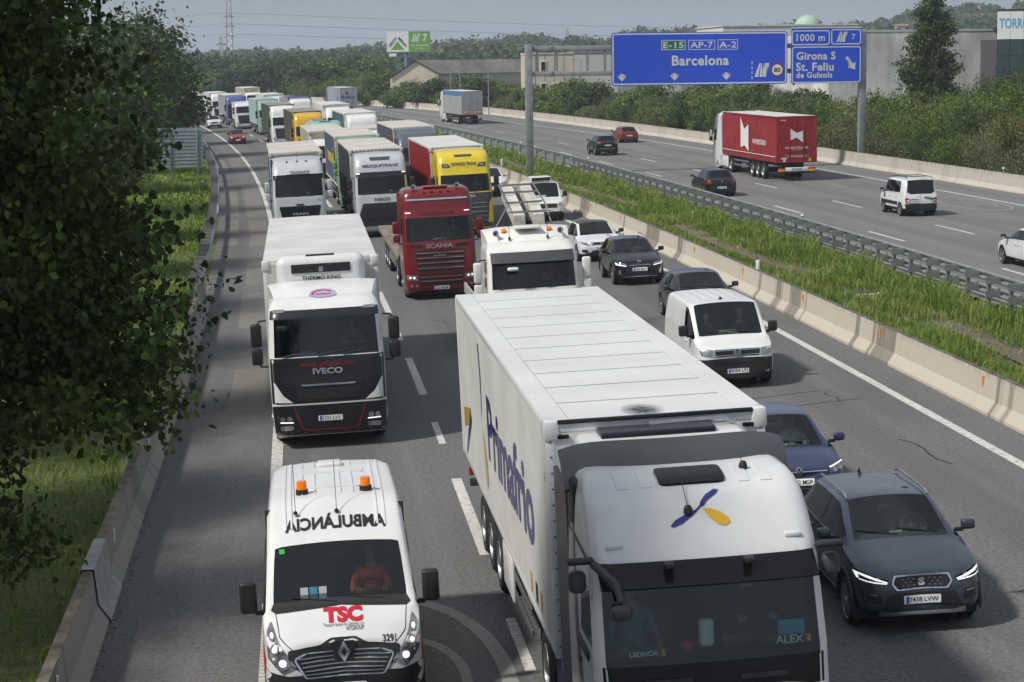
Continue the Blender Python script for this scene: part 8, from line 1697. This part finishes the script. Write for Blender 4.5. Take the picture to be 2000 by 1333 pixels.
# ---- the wooded hills, one mass
rg = np.random.default_rng(9); n = 4200
ang = np.radians(rg.uniform(-17.5, 17.5, n)); dd = 620 + 1500 * rg.uniform(0, 1, n) ** 1.3; X = dd * np.tan(ang); Y = dd
Z = np.array([terrain(x, y, .5) for x, y in zip(X, Y)]); H_ = rg.uniform(6, 10.5, n); per = 34
dirs = rg.normal(size=(n * per, 3)); dirs /= np.linalg.norm(dirs, axis=1)[:, None]; dirs[:, 2] = np.abs(dirs[:, 2]) * 1.0 - .15
rad = np.repeat(H_ * rg.uniform(.42, .62, n), per) * rg.uniform(.75, 1.05, n * per)
ctr = np.stack([np.repeat(X, per), np.repeat(Y, per), np.repeat(Z + H_ * .45, per)], 1); pts = ctr + dirs * rad[:, None] * np.array([1, 1, .95])
V = leaf_quads(rg, pts, 1.9, dirs, .9, .35); tone = np.clip(np.repeat(rg.uniform(0, 1, n), per) * .7 + rg.uniform(0, .35, n * per), 0, 1)
o = quads('wooded_hills', V, tone, 'leaf_far'); struct(o, 'stuff'); o['label'] = 'distant hills covered in woodland'; o['category'] = 'woodland'
# ---- grass
def blades(name, label, cat, n, s0, s1, b0, b1, hfun, m, seed, zfun, w=.012, bias=1.):
    rg = np.random.default_rng(seed); s_ = s0 + (s1 - s0) * rg.uniform(0, 1, n) ** bias; b_ = rg.uniform(b0, b1, n); tuft = np.sin(s_ * 1.1 + 2 * np.sin(b_ * 1.7)) * np.sin(b_ * 2.3 + s_ * .35)
    h = hfun(s_, b_, tuft, rg); ok = h > .03; s_, b_, h = s_[ok], b_[ok], h[ok]; n = len(h)
    rs = np.array([ref(x) for x in s_]); base = np.stack([RD.x * s_ + LT.x * (UD + rs + b_), RD.y * s_ + LT.y * (UD + rs + b_), zfun(s_, b_)], 1)
    a = rg.uniform(0, 6.283, n); d = np.stack([np.cos(a), np.sin(a), np.zeros(n)], 1); sd_ = np.stack([-np.sin(a), np.cos(a), np.zeros(n)], 1); lean = rg.uniform(.2, .95, n) * h; ww = w * (1 + s_ / 60)
    up = np.array([0, 0, 1.]); p0 = base; p1 = base + up * (h * .62)[:, None] + d * (lean * .35)[:, None]; p2 = base + up * (h * rg.uniform(.72, 1., n))[:, None] + d * lean[:, None]
    W1 = sd_ * ww[:, None]; V = np.concatenate([np.stack([p0 - W1, p0 + W1, p1 + W1 * .8, p1 - W1 * .8], 1), np.stack([p1 - W1 * .8, p1 + W1 * .8, p2 + W1 * .1, p2 - W1 * .1], 1)])
    tone = np.clip(rg.uniform(0, 1, n) ** 1.5 * .75 + .2 * np.sin(s_ * .5 + b_) * np.sin(b_ * 1.3) + .1, 0, 1); o = quads(name, V, np.concatenate([tone, tone]), m); struct(o, 'stuff'); o['label'] = label; o['category'] = cat
def hm(s_, b_, t, rg): 
    path = np.exp(-((b_ - 15.2 - .5 * np.sin(s_ * .13)) / .62) ** 2) * (np.sin(s_ * .17) > -.5); return np.clip(.33 + .30 * t + .28 * np.exp(-((b_ - 16.9) / .9) ** 2), .05, 1.) * rg.uniform(.6, 1.3, len(t)) * (1 - .93 * path)
zmed_ = lambda s_, b_: np.full(len(s_), .5)
blades('median_grass', 'tall arching green grass growing along the median', 'grass', 52000, 24, 130, 12.4, 18.2, hm, 'blade', 1, zmed_, .009, 1.25); blades('median_grass', 'tall green grass on the far stretch of the median', 'grass', 26000, 130, 330, 12.4, 18.2, hm, 'blade', 2, zmed_, .012, 1.2)
blades('dry_grass', 'straw-coloured dry grass between the green tufts of the median', 'grass', 6500, 24, 160, 14.2, 16.4, lambda s_, b_, t, rg: rg.uniform(.05, .25, len(t)), 'blade_dry', 3, zmed_, .009, 1.3)
zl = lambda s_, b_: np.array([tz(x) + .03 for x in b_])
blades('verge_grass', 'short bright grass on the left verge behind the barrier', 'grass', 27000, 20, 110, -14, -6.7, lambda s_, b_, t, rg: np.clip(.16 + .12 * t, .04, .5) * rg.uniform(.5, 1.4, len(t)), 'blade', 4, zl, .010, 1.); blades('verge_grass', 'sunlit lush grass around the grey sign back', 'grass', 24000, 95, 260, -14, -7., lambda s_, b_, t, rg: np.clip(.3 + .16 * t, .08, .6) * rg.uniform(.6, 1.3, len(t)), 'blade', 5, zl, .016, 1.1)
mat('worn_earth', (.26, .23, .17), .95, var=.35, vscale=2, bump=.4, bscale=10)
ribbon('worn_path', 'dry', lambda s, b, dz: P(s, b + .4 * math.sin(s * .13), .575), fr(40, 160, 2), [14.95, 15.2, 15.5, 15.8]); struct(bpy.data.objects['worn_path'])
for k, (s_, b_) in enumerate(((66, 15.4), (109, 14.6))):
    t = thing('drain_cover', ('concrete drain cover in the median by the tall grass', 'concrete drain cover on the worn median path')[k], 'drain cover'); MB().rbox(-.55, .55, -.4, .4, 0, .16, .02).build('slab', 'concretepanel', t); MB().rbox(-.42, .42, -.3, .3, .161, .20, .02).build('lid', 'darkgrey', t); t.location = P(s_, b_, .46); t.rotation_euler = (0, 0, .2)

# ---- the damp air between the bridge and the hills
hz = MB().box(-4600, 4600, -500, 6400, -4, 120).build('haze', None, None, 0); struct(hz, 'stuff'); hz['label'] = 'thin blue-grey haze over the valley'; hz['category'] = 'haze'
m, n, p = new('haze'); n.nodes.remove(p); v = n.nodes.new('ShaderNodeVolumePrincipled'); v.inputs['Color'].default_value = (.78, .86, 1, 1); v.inputs['Density'].default_value = .00026; v.inputs['Anisotropy'].default_value = .2
n.links.new(v.outputs[0], n.nodes['Material Output'].inputs['Volume']); hz.data.materials.append(m)
